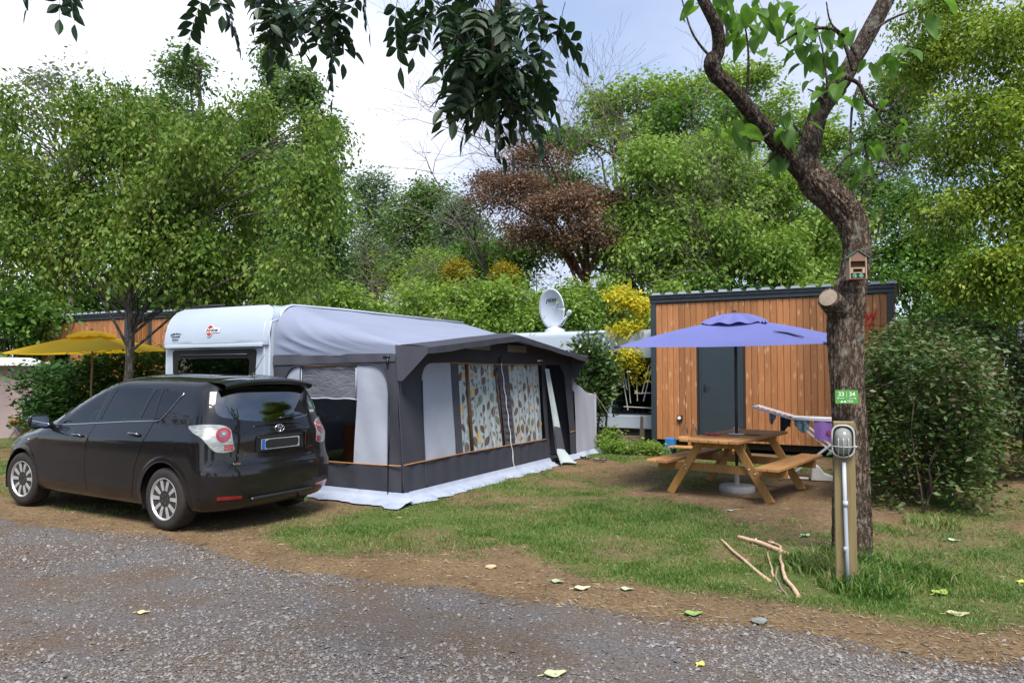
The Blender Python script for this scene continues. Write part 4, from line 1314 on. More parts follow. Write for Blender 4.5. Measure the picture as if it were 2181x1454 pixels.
for k_ in range(5):   # the line of figures below is too small to read
    MB().box(.195+.030*k_, .218+.030*k_, endpt(.27,2.09)-.004, endpt(.27,2.09)-.002, 2.082, 2.096).build('dealer_figures', LOGO_BLK, caravan)
# roof hatch and edge strip
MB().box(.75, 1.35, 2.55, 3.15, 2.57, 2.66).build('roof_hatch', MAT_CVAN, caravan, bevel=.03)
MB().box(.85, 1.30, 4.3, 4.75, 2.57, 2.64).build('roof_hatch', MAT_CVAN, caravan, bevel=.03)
MB().tube([(.12,.30,2.56),(.5,.26,2.60),(.95,.30,2.595)], .016, 6).build('roof_strip', mat('black_rubber', (.02,.02,.02), None, 8, rough=.7), caravan, smooth=True)
MB().lathe([(.15,-.09),(.30,-.09),(.31,.09),(.15,.09)], 28, frame((CW-.15, 3.3, .31), (0,1,0), (0,0,1))).build('wheel', RUBBER, caravan, smooth=True, angle=40)

# ------------------------------------------------------------------ awning
MAT_CHAR = mat('charcoal_canvas', (.036,.038,.053), (.029,.031,.044), 4, rough=.85, bump=.5, bscale=7)
MAT_CHAR_L = mat('grey_canvas', (.058,.06,.08), (.048,.05,.067), 4, rough=.85, bump=.5, bscale=7)
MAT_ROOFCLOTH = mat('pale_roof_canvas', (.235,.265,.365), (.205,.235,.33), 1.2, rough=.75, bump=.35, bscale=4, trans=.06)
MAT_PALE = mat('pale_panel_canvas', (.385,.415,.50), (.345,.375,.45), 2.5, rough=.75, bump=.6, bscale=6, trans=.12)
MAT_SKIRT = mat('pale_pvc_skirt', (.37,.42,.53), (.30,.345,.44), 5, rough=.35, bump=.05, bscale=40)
MAT_PIPING = mat('orange_piping', (.42,.19,.06), None, 9, rough=.6)
MAT_INNER = mat('inner_lining', (.10,.095,.09), None, 4, rough=.9)
MAT_POLE = mat('steel_pole', (.45,.45,.46), None, 6, rough=.3, metal=.8)
AL = 5.35; AD = 2.20
ax, ay = XY(-5.43, 7.26)
awn = thing('caravan_awning', 'large grey and charcoal awning with leaf-print curtains joined to the caravan', 'awning', (ax, ay, 0), -SITE)
rnd = random.Random(4)
LEAN = .062   # front wall leans back with height
def eave_z(s): return 1.90+.29*max(0.0, 1-abs(s-2.5)/2.85)
def fx(z): return -LEAN*z
# roof cloth: falls from the caravan rail to the eave, rounding over at the near end
def roof_pt(q, t):
    """q 0..1 from the near hem over the shoulder and along; t 0..1 caravan to front"""
    ze = eave_z(max(0, (q-.36)/.64*AL))
    x = -AD+(AD+.02)*t
    zr0 = 2.545
    sag = -.05*math.sin(PI*t)*.6
    rad = .42*(1-t)**1.2+.03
    hem = 1.82
    if q < .36:
        k = q/.36
        top = zr0+(eave_z(rad)-zr0)*t+sag
        if k < .45:
            kk = k/.45
            z = hem+(max(top-rad, hem)-hem)*kk; y = 0.0
            if top-rad < hem: z = hem
        else:
            a = (k-.45)/.55*PI/2
            b0 = max(top-rad, hem)
            z = b0+(top-b0)*math.sin(a); y = rad*(1-math.cos(a))
        # folds pulled from the caravan edge
        c_ = k+1.15*t+.25*t*k
        fold = (.030*abs(math.sin(11*c_+.4))**.7+.014*math.sin(23*c_+1.1))*max(0, 1-t*1.15)*min(1, 7*t)*min(1, 4*k)*(1-.75*max(0, k-.55)/.45)
        return (x, y-fold, z)
    s = rad+(AL-rad)*((q-.36)/.64)
    z = zr0+(eave_z(s)-zr0)*t+sag
    e_ = (s-(AL-rad))/rad
    if e_ > 0: z -= min(rad, .9*rad)*(1-math.sqrt(max(0, 1-e_*e_)))
    z += .022*math.sin(13*t+4*s)*math.exp(-1.1*(s-rad))*math.sin(PI*t)+.004*math.sin(5*s+4*t)
    return (x, s, z)
MB().grid(roof_pt, 90, 60).build('roof_cloth', MAT_ROOFCLOTH, awn, smooth=True)
# near end wall (plane y=0): charcoal with an arched window bay
def endwall(u, v): return None
def cloth_panel(name, poly, holes, fn, m, parent, step=.06, seg=.05, solid=0):
    vs, fs = cdt(resample(poly, seg), [resample(h, seg) for h in holes], step)
    return MB().add([fn(a, b) for a, b in vs], fs).build(name, m, parent, smooth=True, solid=solid)
def end_fn(off):
    def f(a, b):
        wv = .016*math.sin(4.2*a+2.1*b)*math.sin(3*b)+.008*math.sin(13*a+5*b)
        hang = .010*math.sin(9*(a-b*.8))
        return (a, -off+wv+hang*.5, b)
    return f
BAY = rounded([(-2.0,.45),(-2.0,1.69),(-.22,1.71),(-.22,.45)], [0,.30,.34,0], 8)
sw = cloth_panel('end_wall', [(-AD,.09),(-AD,1.84),(-.115,1.84),(-.02,.09)], [BAY], end_fn(.0), MAT_CHAR, awn)
cloth_panel('header_flap', rounded([(-AD,1.70),(-AD,1.825),(-.12,1.835),(-.13,1.74)], 0), [], end_fn(.012), MAT_CHAR_L, sw, .08)
# bay infill: pale strip, clear window, pale wide strip
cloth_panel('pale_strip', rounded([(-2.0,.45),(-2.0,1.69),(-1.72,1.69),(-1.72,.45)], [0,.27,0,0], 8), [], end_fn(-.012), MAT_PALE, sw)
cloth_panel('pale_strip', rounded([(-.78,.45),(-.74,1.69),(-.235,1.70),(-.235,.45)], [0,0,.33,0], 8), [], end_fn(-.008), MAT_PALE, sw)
def film_material(name, col, alpha):
    m, n, l, b = _nt(name)
    out = n['Material Output']
    tr = n.new('ShaderNodeBsdfTransparent'); tr.inputs[0].default_value = (.75,.77,.8,1)
    b.inputs['Base Color'].default_value = C4(col); b.inputs['Roughness'].default_value = .12; b.inputs['Coat Weight'].default_value = .6
    tc = n.new('ShaderNodeTexCoord'); no = n.new('ShaderNodeTexNoise'); no.inputs['Scale'].default_value = 7; no.inputs['Detail'].default_value = 5; no.inputs['Distortion'].default_value = 1.2
    mp = n.new('ShaderNodeMapping'); mp.inputs['Rotation'].default_value = (0, .7, 0); mp.inputs['Scale'].default_value = (1,1,3)
    l.new(tc.outputs['Object'], mp.inputs[0]); l.new(mp.outputs[0], no.inputs['Vector'])
    bp = n.new('ShaderNodeBump'); bp.inputs['Strength'].default_value = .6; bp.inputs['Distance'].default_value = .03
    l.new(no.outputs[0], bp.inputs['Height']); l.new(bp.outputs[0], b.inputs['Normal'])
    mx = n.new('ShaderNodeMixShader'); mx.inputs[0].default_value = alpha
    l.new(tr.outputs[0], mx.inputs[1]); l.new(b.outputs[0], mx.inputs[2]); l.new(mx.outputs[0], out.inputs[0])
    return m
FILM = glass('clear_window_film', (.62,.65,.66), .015, .04)
FILM_UP = film_material('milky_window_film', (.17,.175,.20), .80)
def film_fn(a, b):
    return (a, .016+.006*math.sin(7*a+9*b)+.004*math.sin(23*a-11*b), b)
win = cloth_panel('window_film', [(-1.72,.46),(-1.72,1.26),(-.755,1.26),(-.77,.46)], [], film_fn, FILM, sw)
cloth_panel('film_blind', [(-1.70,1.27),(-1.70,1.66),(-.75,1.675),(-.755,1.27)], [], film_fn, FILM_UP, sw)
MB().tube([(-1.72+.965*k/10, .004+.004*math.sin(k*2), 1.262+.006*math.sin(k*1.7)) for k in range(11)], .010, 6).build('blind_hem', MAT_PALE, sw, smooth=True)
MB().tube([(-1.705,.006,1.27),(-1.705,.006,1.66)], .009, 6).build('blind_hem', MAT_PALE, sw, smooth=True)
MB().tube([(-.765,.004,1.27),(-.76,.004,1.665)], .009, 6).build('blind_hem', MAT_PALE, sw, smooth=True)
MB().tube([(-1.72,-.002,1.675),(-1.2,-.003,1.685),(-.75,-.004,1.695)], .007, 6).build('piping', MAT_PIPING, sw, smooth=True)
MB().tube([(-1.99,-.012,.452),(-1.3,-.014,.447),(-.6,-.012,.448),(-.03,-.012,.458)], .007, 6).build('piping', MAT_PIPING, sw, smooth=True)
# arch seam round the bay
MB().tube([end_fn(.008)(a, b) for a, b in BAY[1:-1]]+[end_fn(.008)(-.22,.10)], .009, 6).build('arch_seam', MAT_CHAR, sw, smooth=True)
# dark toggle on the shoulder strap
MB().tube([(-.30,-.03,1.80),(-.20,-.035,1.80)], .013, 6).tube([(-.22,-.04,1.78),(-.22,-.05,1.70)], .018, 6).build('strap_toggle', MAT_BLACK, sw, smooth=True)

# front wall (leaning plane); s along, z up
def front_fn(off=0.0, amp=1.0):
    def f(s, z):
        wv = .008*math.sin(5*s+3*z)+.006*math.sin(17*s+2*z)*(.3+.7*(z < .6))+.010*math.sin(23*s)*max(0, 1-abs(z-.25)/.3)
        return (fx(z)+off+wv*amp, s, z)
    return f
PAN = rounded([(.50,.46),(.50,1.72),(1.235,1.74),(1.235,.46)], [0,.26,0,0], 8)
OPEN = [(1.235,.465),(1.235,1.735),(4.06,1.735),(4.06,.465)]
DOORO = rounded([(4.22,.06),(4.22,1.73),(5.02,1.70),(5.10,.06)], [0,.03,.3,0], 8)
fw = cloth_panel('front_wall', [(0,.09),(0,1.92),(2.5,2.15),(AL,1.92),(AL,.05),(5.10,.06),(5.02,.08)][:5]+[], [PAN, OPEN, [(4.22,.10),(4.22,1.73),(4.85,1.73),(5.02,1.55),(5.10,.10)]], front_fn(), MAT_CHAR, awn)
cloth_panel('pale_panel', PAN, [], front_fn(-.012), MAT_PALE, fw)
cloth_panel('grey_strip', [(1.235,.465),(1.235,1.735),(1.42,1.735),(1.42,.465)], [], front_fn(-.008), MAT_CHAR_L, fw)
# curtains: hung in folds just inside, with printed leaves
MAT_CURT = mat('curtain_cloth', (.50,.56,.59), (.45,.51,.54), 3, rough=.8, trans=.25)
PR = [mat('print_brown', (.075,.052,.040), (.11,.08,.06), 40, rough=.8), mat('print_olive', (.10,.115,.085), (.15,.165,.125), 40, rough=.8), mat('print_teal', (.14,.24,.25), (.20,.31,.32), 40, rough=.8), mat('print_yellow', (.50,.31,.08), (.56,.40,.16), 20, rough=.8), mat('print_orange', (.46,.24,.09), (.5,.30,.13), 20, rough=.8), mat('print_vein', (.6,.62,.6), None, 20, rough=.8)]
def curtain(s0, s1, seed):
    r = random.Random(seed)
    ph = r.random()*6
    def cf(s, z, o=0.0):
        fold = .006*math.sin(34*s+ph)+.004*math.sin(57*s+2*ph+z*.6)
        return (fx(z)-.055+fold+o, s, z)
    mb = MB().grid(lambda u, v: cf(s0+(s1-s0)*u, .455+1.285*v), int((s1-s0)*70), 10)
    cu = mb.build('curtain', MAT_CURT, fw, smooth=True)
    pr = MB(); PT = []
    def leaf(s, z, L, W, ang, mi, round_=False, vein=True):
        n = 8; pts = []
        for k in range(n+1):
            t = k/n; pts.append((L*(t-.5), W*(math.sin(PI*t)**(.8)) if not round_ else W*math.sqrt(max(0, 1-(2*t-1)**2))))
        def mp_(a, b, o):
            ca, sa = math.cos(ang), math.sin(ang)
            q = cf(s+(a*ca-b*sa), z+(a*sa+b*ca), .0); 
            return (q[0]+o, q[1], q[2])
        for (o, m_, sc_) in ((.004, mi, 1.0),):
            vs = []
            for a, b in pts: vs += [mp_(a, b, o), mp_(a, 0, o), mp_(a, -b, o)]
            fs = []
            for k in range(n):
                fs += [(3*k, 3*k+1, 3*k+4, 3*k+3), (3*k+1, 3*k+2, 3*k+5, 3*k+4)]
            pr.add(vs, fs, m_)
        if vein:
            vs = [mp_(-.46*L, -.035*W, .006), mp_(.4*L, -.03*W, .006), mp_(.4*L, .03*W, .006), mp_(-.46*L, .06*W, .006)]
            pr.add(vs, [(0,1,2,3)], 5)
    tries = 0
    while tries < 2500 and len(PT) < 80*(s1-s0):
        tries += 1
        big = r.random()
        s = s0+.03+r.random()*(s1-s0-.06); z = .51+r.random()*1.19
        kind = r.random()
        if kind < .46: L, W, mi = .15+.05*r.random(), .042+.010*r.random(), r.choice([0,0,1])
        elif kind < .66: L, W, mi = .08+.04*r.random(), .018, r.choice([2,1])
        elif kind < .77: L, W, mi = .06+.035*r.random(), 0, r.choice([3,3,4])
        else: L, W, mi = .07+.02*r.random(), .02, r.choice([0,1,2])
        rad = L*.50
        if any((s-a)**2+(z-b)**2 < (rad+c)**2*.62 for a, b, c in PT): continue
        if s-rad*.7 < s0 or s+rad*.7 > s1: continue
        PT.append((s, z, rad))
        if W == 0: leaf(s, z, L, L/2, 0, mi, True, False)
        else: leaf(s, z, L, W, PI/2+r.uniform(-.9, .9), mi)
    o = pr.build('leaf_print', PR, cu); o['kind'] = 'stuff'
    return cu
curtain(1.40, 2.66, 1); curtain(2.96, 4.06, 2)
# brown inner pole, gathered centre strip, zips
MB().tube([(fx(.5)-.02,1.70,.47),(fx(1.72)-.02,1.66,1.72)], .028, 6).build('brown_pole', mat('brown_pole', (.14,.06,.03), (.10,.045,.025), 12, rough=.5), fw, smooth=True)
MB().tube([(fx(.5)-.03,2.64,.47),(fx(1.7)-.03,2.50,1.72)], .014, 6).build('brown_pole', mat('brown_pole', (.14,.06,.03)), fw, smooth=True)
def gather(u, v):
    s = 2.64+.33*u; z = .465+1.27*v
    s += -.10*v
    return (fx(z)-.004+.012*math.sin(60*v*1.27+3*u)*math.sin(PI*u)*.8, s, z)
MB().grid(gather, 8, 90).build('gathered_strip', MAT_CHAR_L, fw, smooth=True)
ZIP = mat('white_zip', (.75,.75,.74), None, 10, rough=.5)
MB().tube([(fx(z)+.016, 2.62+.30*(1-(z-.1)/1.65)**1.0*.8+.012*math.sin(z*22), z) for z in np.linspace(.10, 1.75, 60)], .0075, 6).build('zip', ZIP, fw, smooth=True)
MB().lathe([(.05,0),(.04,.02),(.01,.025)], 12, frame((fx(1.79)+.01, 2.62, 1.79), (0,1,0), (0,0,1))).build('zip_cap', MAT_BLACK, fw, smooth=True)
MB().tube([(fx(.465)+.012, s, .463+.012*math.sin(s)) for s in np.linspace(0, 4.08, 40)], .008, 6).build('piping', MAT_PIPING, fw, smooth=True)
MB().tube([(fx(1.737)+.008, s, 1.737-.012*math.sin(PI*(s-1.2)/2.9)) for s in np.linspace(1.22, 4.07, 30)], .008, 6).build('piping', MAT_PIPING, fw, smooth=True)
MB().tube([(fx(.5)+.012, 5.10, .50),(fx(.5)+.012, AL, .50)], .008, 6).build('piping', MAT_PIPING, fw, smooth=True)
for s_ in (.5, .0):
    MB().tube([front_fn(.006)(s_, z) for z in np.linspace(.10, 1.5 if s_ else 1.86, 16)], .010, 6).build('seam', MAT_CHAR, fw, smooth=True)
MB().box(fx(1.8)+.010, fx(1.8)+.014, 3.90, 4.02, 1.785, 1.812).build('maker_tag', ZIP, fw)
MB().box(fx(1.8)+.010, fx(1.8)+.014, 4.05, 4.10, 1.785, 1.815).build('maker_tag', mat('print_orange', (.55,.25,.07)), fw)
# door flap tied to one side, trailing on the grass
def flap(u, v):
    z = 1.66*(1-v)
    wd = .13+.34*min(1, v*1.05)**1.2
    s = 4.10+.02*v+wd*u
    f_ = .055*math.sin(u*PI*2.6+2.5*v)*(.35+.65*v)
    x = fx(max(z, 0))+.05+.10*v+f_*.9
    if v > .86: x += (v-.86)*1.6*(.3+.7*u); 
    return (x, s, max(.012+.02*u, z+.05*math.sin(u*4)*v))
MB().grid(flap, 18, 40).build('door_flap', mat('flap_lining', (.42,.50,.52), (.36,.43,.45), 3, rough=.7, trans=.1), fw, smooth=True)
def flap2(u, v):
    p = flap(u, .62+.24*v); return (p[0]+.007, p[1], p[2])
MB().grid(flap2, 18, 14).build('flap_band', MAT_CHAR_L, fw, smooth=True)
# canopy over the front
def canopy(u, v):
    s = -.0+AL*u
    zi = eave_z(s)+.005; zo = eave_z(s)-.03+.0
    ov = .36-.14*u
    ov *= 1.0
    if v < .7:
        t = v/.7
        return (-.06+(ov+.06)*t, s, zi+.006+(zo-zi)*t+.01*math.sin(PI*t))
    t = (v-.7)/.3
    return (ov+.006*math.sin(14*s)*t, s, zo-.075*t-.012*math.sin(PI*((s*1.1) % 1.0))*t)
MB().grid(canopy, 60, 10).build('canopy', MAT_CHAR, awn, smooth=True, angle=60)
# wings that close the canopy at its two ends
mb = MB(); mb.add([(-.13,-.006,1.945),(.36,-.006,1.915),(.365,-.006,1.84),(-.01,-.012,1.50),(-.085,-.012,1.50)], [(0,1,2,3,4)]); mb.build('canopy_wing', MAT_CHAR_L, awn, solid=.004)
mb = MB(); mb.add([(-.13,AL,1.945),(.22,AL,1.915),(.22,AL,1.84),(-.01,AL,1.48),(-.09,AL,1.48)], [(0,1,2,3,4)]); mb.build('canopy_wing', MAT_CHAR_L, awn, solid=.004)
for s_, zz in ((1.95, 2.05), (3.15, 2.05)):
    MB().box(fx(1.95)+.02, fx(1.95)+.03, s_-.32, s_+.32, eave_z(s_)-.20, eave_z(s_)-.09).build('vent_panel', mat('beige_vent', (.22,.19,.17), None, 6, rough=.9), awn)
# far end wall, inside floor, poles
MB().grid(lambda u, v: (-AD+(AD-.02-.1*v)*u, AL+.004, .05+1.85*v), 6, 6).build('far_end_wall', MAT_CHAR, awn)
MB().add([(-AD+.01,AL-.01,1.85),(-.14,AL-.01,1.86),(-AD+.01,AL-.01,2.12)], [(0,1,2)]).build('far_gable', MAT_ROOFCLOTH, awn)
MB().box(-AD+.02, -.03, .03, AL-.03, .028, .034).build('floor_sheet', mat('dark_carpet', (.035,.036,.04), (.025,.025,.03), 30, rough=.95), awn)
for (x_, y_) in ((-.09,.06),(-.09,AL-.06),(-.16,2.55)):
    MB().tube([(x_+.05,y_,.01),(x_-.04,y_,1.86)], .013, 8).build('pole', MAT_POLE, awn, smooth=True)
MB().tube([(-.16,.06,1.87),(-.16,2.5,2.14),(-.16,AL-.06,1.87)], .013, 8).build('roof_pole', MAT_POLE, awn, smooth=True)
MB().tube([(-AD+.05,2.5,2.50),(-.16,2.5,2.14)], .013, 8).build('roof_pole', MAT_POLE, awn, smooth=True)
# pvc skirt lying on the grass: near end and front
rs = random.Random(8)
sk_n = [rs.uniform(-1, 1) for _ in range(400)]
def jag(p): 
    i = int(p*7); f_ = p*7-i; return sk_n[i]*(1-f_)+sk_n[i+1]*f_
def skirt_front(u, v):
    s = -.02+4.2*u
    out = .16+.05*jag(s*.8+3)+.03*jag(s*2.2+9)
    if v < .25:
        t = v/.25; return (fx(.1)+.012+.03*t, s, .13-.07*t+.012*jag(s*2.1)*t)
    t = (v-.25)/.75
    return (.035+out*t, s+.02*jag(s*3+20)*t, max(.004, .06*(1-t)**1.4+.030*abs(jag(s*2.6+t*1.3+5))*(1-abs(2*t-1))+.006))
MB().grid(skirt_front, 150, 10).build('mud_skirt', MAT_SKIRT, awn, smooth=True)
def skirt_end(u, v):
    x = -AD+.0+(AD+.17)*u
    out = .20+.05*jag(x*.9+30)+.03*jag(x*2.2+39)+(.10 if x > -.3 else 0)*max(0, (x+.3)/.5)
    if v < .25:
        t = v/.25; return (x, -.012-.03*t, .13-.07*t+.012*jag(x*2.1+25)*t)
    t = (v-.25)/.75
    return (x+.03*jag(x*3+28)*t, -.035-out*t, max(.004, .06*(1-t)**1.4+.022*abs(jag(x*2.6+t*1.3+25))*(1-abs(2*t-1))+.006))
MB().grid(skirt_end, 90, 10).build('mud_skirt', MAT_SKIRT, awn, smooth=True)
MB().grid(lambda u, v: (fx(.1)+.012+.10*v, 4.95+.45*u, .08*(1-v)+.012), 12, 4).build('mud_skirt', MAT_SKIRT, awn, smooth=True)

# what stands inside the awning, seen through its end window
def inside(U, V, z=0):
    x, y = XY(-5.43+U, 7.26+V); return (x, y, z+.012)
t = thing('camping_cupboard', 'orange camping cupboard standing inside the awning', 'cupboard', inside(-1.75, 1.2), -SITE)
OR = mat('orange_fabric', (.50,.13,.03), (.42,.10,.025), 10, rough=.8)
for y_ in (0, .62): MB().box(-.25, .2, y_, y_+.02, .0, .80).build('side_panel', OR, t)
for z_ in (.05, .42, .78): MB().box(-.25, .2, .02, .62, z_, z_+.02).build('shelf', OR, t)
MB().box(-.27, -.25, .0, .64, 0, .8).build('back_panel', OR, t)
t = thing('camping_table', 'grey folding camping table inside the awning', 'table', inside(-.75, .85), -SITE)
MB().box(-.5, .4, -.3, .5, .68, .71).build('table_top', mat('table_grey', (.22,.23,.26), None, 6, rough=.5), t, bevel=.008)
for a, b in ((-.45,-.25),(.35,-.25),(-.45,.45),(.35,.45)):
    MB().tube([(a,b,0),(a,b,.68)], .014, 8).build('leg', MAT_POLE, t, smooth=True)
tx, ty, tz = inside(-.85, .75, .712)
o = MB().box(-.16, .16, -.1, .1, 0, .035).build('red_folder', mat('red_card', (.5,.03,.03), None, 6, rough=.5), bevel=.006); o.location = (tx, ty, tz); o.rotation_euler = (0,0,.4)
tag(o, 'flat red folder lying on the camping table in the awning', 'folder')
tx, ty, tz = inside(-.5, .7, .712)
o = MB().box(-.09, .09, -.07, .07, 0, .05).build('paper_box', mat('card_white', (.6,.56,.5), None, 6, rough=.6), bevel=.005); o.location = (tx, ty, tz); o.rotation_euler = (0,0,-.2)
tag(o, 'small pale box on the camping table in the awning', 'box')

# annexe tent on the far end of the awning
anx, any_ = XY(-5.43, 7.26+AL+.02)
t = thing('annexe_tent', 'small pale sleeping annexe at the far end of the awning', 'tent', (anx, any_, 0), -SITE)
MAT_ANX = mat('annexe_canvas', (.42,.43,.51), (.37,.38,.46), 2, rough=.8, trans=.15)
def anx_front(u, v):
    y = 1.02*u; zt_ = 1.42-.26*min(1, u/.78)-(.0)
    z = .05+(zt_-.05)*v
    return (-.02-.05*v+.012*math.sin(14*u+3*v)*(1-u), y, z)
MB().grid(anx_front, 16, 12).build('front_panel', MAT_ANX, t, smooth=True)
MB().grid(lambda u, v: (-.07-1.4*v, 1.02*u, 1.42-.26*min(1, u/.78)+.08*math.sin(PI*v)), 10, 8).build('roof', MAT_ANX, t, smooth=True)
MB().grid(lambda u, v: (-.02-1.45*u, 1.02, .05+1.11*v), 8, 8).build('side_panel', MAT_ANX, t, smooth=True)
MB().grid(lambda u, v: (-.02+(.10+.06*math.sin(9*u))*v, -.05+1.2*u, max(.008, .09*(1-v)+.02*math.sin(21*u)*v*(1-v))), 30, 5).build('mud_skirt', MAT_SKIRT, t, smooth=True)
MB().tube([(-.05,.96,1.20),(.55,1.55,.03)], .004, 5).build('guy_rope', mat('rope', (.5,.48,.4), None, 10, rough=.8), t)
MB().tube([(-.05,1.0,1.16),(.1,1.9,.03)], .004, 5).build('guy_rope', mat('rope', (.5,.48,.4)), t)
# ------------------------------------------------------------------ picnic tables
MAT_PINE = woodmat('treated_pine', (.32,.145,.048), (.48,.26,.10), (.19,.085,.03), axis=1, knots=.6)
MAT_PINE_Z = woodmat('treated_pine_frame', (.27,.13,.034), (.39,.215,.062), (.18,.09,.03), axis=2, knots=.5)
MAT_BOLT = mat('zinc_bolt', (.7,.7,.7), None, 9, rough=.3, metal=.9)
def gpt(px, py, z=0.0):
    p = at(px, py, 1.0); d = p-Vector((0, 0, CAM_H))
    t = (z-CAM_H)/d.z
    return Vector((d.x*t, d.y*t, z))
def copy_tree(o, parent=None):
    c = o.copy(); COL.objects.link(c); c.parent = parent
    for ch in list(o.children): copy_tree(ch, c)
    return c
def board(w, L, h, m, b=.006):
    return MB().box(-w/2, w/2, -L/2, L/2, 0, h).mesh('board', m, bevel=b)
def picnic_table(label, U, V, rot, group):
    x, y = XY(U, V)
    t = thing('picnic_table', label, 'picnic table', (x, y, float(ground_z(x, y))), rot, group)
    bw = .116
    bm_ = board(bw, 2.0, .04, MAT_PINE)
    top = child_empty('table_top', t, (0, 0, .735))
    for k in range(6):
        o = link('board', bm_, top); o.location = ((k-2.5)*(bw+.014), 0, 0)
    sm = board(.135, 1.95, .04, MAT_PINE)
    for s in (-1, 1):
        seat = child_empty('seat', t, (s*.72, 0, .435))
        for k in (-.5, .5):
            o = link('board', sm, seat); o.location = (k*.152, 0, 0)
    for fy in (-.66, .66):
        sg = 1 if fy > 0 else -1
        for s in (-1, 1):
            mb = MB(); mb.bar((s*.665, fy, 0), (s*.235, fy, .735), .042, .118, up=(1,0,0))
            # cut the feet level
            mb.v = [(a, b_, max(0.0, min(.734, c))) for a, b_, c in mb.v]
            mb.build('leg', MAT_PINE_Z, t, bevel=.004)
        MB().box(-.86, .86, fy-sg*.021-.045*sg if sg > 0 else fy+.023, fy-.023 if sg > 0 else fy+.066, .325, .432).build('seat_beam', MAT_PINE_Z, t, bevel=.004)
        MB().box(-.34, .34, fy-.066 if sg > 0 else fy+.023, fy-.023 if sg > 0 else fy+.066, .64, .733).build('top_beam', MAT_PINE_Z, t, bevel=.004)
        MB().bar((0, fy-sg*.09, .36), (0, fy-sg*.50, .73), .07, .045, up=(0,0,1)).build('brace', MAT_PINE_Z, t, bevel=.004)
        for s in (-1, 1):
            for dz, dx in ((.355, .44), (.405, .445)):
                MB().lathe([(.011,0),(.011,.006),(.006,.010)], 8, frame((s*(.665-.43*dz/.735)+(.025 if dz < .38 else -.02), fy+sg*-.021 if False else fy-.0215 if sg < 0 else fy+.0215, dz), (sg*-1,0,0) if sg > 0 else (1,0,0), (0,0,1))).build('bolt', MAT_BOLT, t)
    return t
table = picnic_table('honey-coloured timber picnic table under the blue parasol', -2.04, 10.22, -SITE-R(9), 'picnic tables')
far_table = picnic_table('timber picnic table under the yellow parasol behind the car', -18.75, 10.6, -SITE+R(60), 'picnic tables')

# ------------------------------------------------------------------ parasols
def parasol(name, label, loc, rot, size, z_rim, z_top, cloth, pole_mat, tilt=0.0, base=True, vent=True, group='square parasols', tilt_y=0.0):
    t = thing(name, label, 'parasol', loc, rot, group)
    h = size/2
    piv = Matrix.Translation((0,0,z_rim+.1)) @ Matrix.Rotation(tilt, 4, 'X') @ Matrix.Rotation(tilt_y, 4, 'Y') @ Matrix.Translation((0,0,-z_rim-.1))
    corners = [Vector((-h,-h,z_rim)), Vector((h,-h,z_rim)), Vector((h,h,z_rim)), Vector((-h,h,z_rim))]
    apex = Vector((0,0,z_top))
    can = MB()
    for k in range(4):
        a, b = corners[k], corners[(k+1) % 4]
        def f(u, v, a=a, b=b):
            e = a.lerp(b, u); p = apex.lerp(e, v*.985+.015)
            sag = .05*size/2.5*math.sin(PI*u)*math.sin(PI*v)*1.0+.02*math.sin(PI*u)*v**3
            p = Vector((p.x*(1-.012*math.sin(PI*u)*v), p.y*(1-.012*math.sin(PI*u)*v), p.z-sag+.05*math.sin(PI*v)*.6))
            return piv @ p
        can.grid(f, 20, 16)
    c = can.build('canopy', cloth, t, smooth=True, angle=25)
    if vent:
        vm = MB(); q = size*.15
        for k in range(4):
            a, b = [Vector((sx*q, sy*q, z_top-.02)) for sx, sy in ((-1,-1),(1,-1),(1,1),(-1,1))][k], [Vector((sx*q, sy*q, z_top-.02)) for sx, sy in ((-1,-1),(1,-1),(1,1),(-1,1))][(k+1) % 4]
            def f(u, v, a=a, b=b):
                e = a.lerp(b, u); p = Vector((0,0,z_top+.075)).lerp(e, v)
                p.z += -.03*v*math.sin(3*PI*u)**2+.02*math.sin(PI*v)-.025*v**4
                return piv @ p
            vm.grid(f, 18, 6)
        vm.build('vent_cap', cloth, c, smooth=True, angle=30)
    for k in range(4):
        MB().tube([piv @ Vector((0,0,z_top-.02)), piv @ (corners[k].lerp(apex, .5)+Vector((0,0,.0))), piv @ (corners[k]+Vector((0,0,-.012)))], .008, 6).build('rib', pole_mat, t, smooth=True)
        MB().tube([piv @ Vector((0,0,z_rim-.05)), piv @ (corners[k].lerp(apex, .45)+Vector((0,0,-.02)))], .006, 6).build('strut', pole_mat, t, smooth=True)
        d = (corners[k]-apex).normalized()
        MB().tube([piv @ (corners[k]-d*.05), piv @ (corners[k]+d*.03)], .012, 6).build('tip_cap', MAT_BLACK, t, smooth=True)
    MB().tube([piv @ Vector((0,0,z_top+.085)), piv @ Vector((0,0,z_top+.115))], [.03,.012], 10).build('finial', MAT_BLACK, t, smooth=True)
    MB().tube([(0,0,.12),(0,0,1.2),tuple(piv @ Vector((0,0,z_rim-.2))),tuple(piv @ Vector((0,0,z_top)))], .021, 12).build('pole', pole_mat, t, smooth=True)
    return t
MAT_BLUECLOTH = mat('blue_parasol_cloth', (.125,.142,.375), (.108,.125,.33), 1.5, rough=.8, trans=.12)
MAT_DARKPOLE = mat('dark_pole', (.022,.022,.026), None, 6, rough=.4)
MAT_YELCLOTH = mat('yellow_parasol_cloth', (.95,.64,.025), (.92,.56,.02), 1.5, rough=.8, trans=.45)
x, y = XY(-2.04, 10.22)
pz = float(ground_z(x, y))
blue = parasol('parasol', 'square lavender-blue parasol standing through the picnic table', (x, y, pz), -SITE, 2.52, 2.04, 2.36, MAT_BLUECLOTH, MAT_DARKPOLE, tilt=R(4.0))
MAT_CONC = mat('grey_concrete', (.34,.34,.35), (.26,.26,.265), 14, rough=.9, bump=.15)
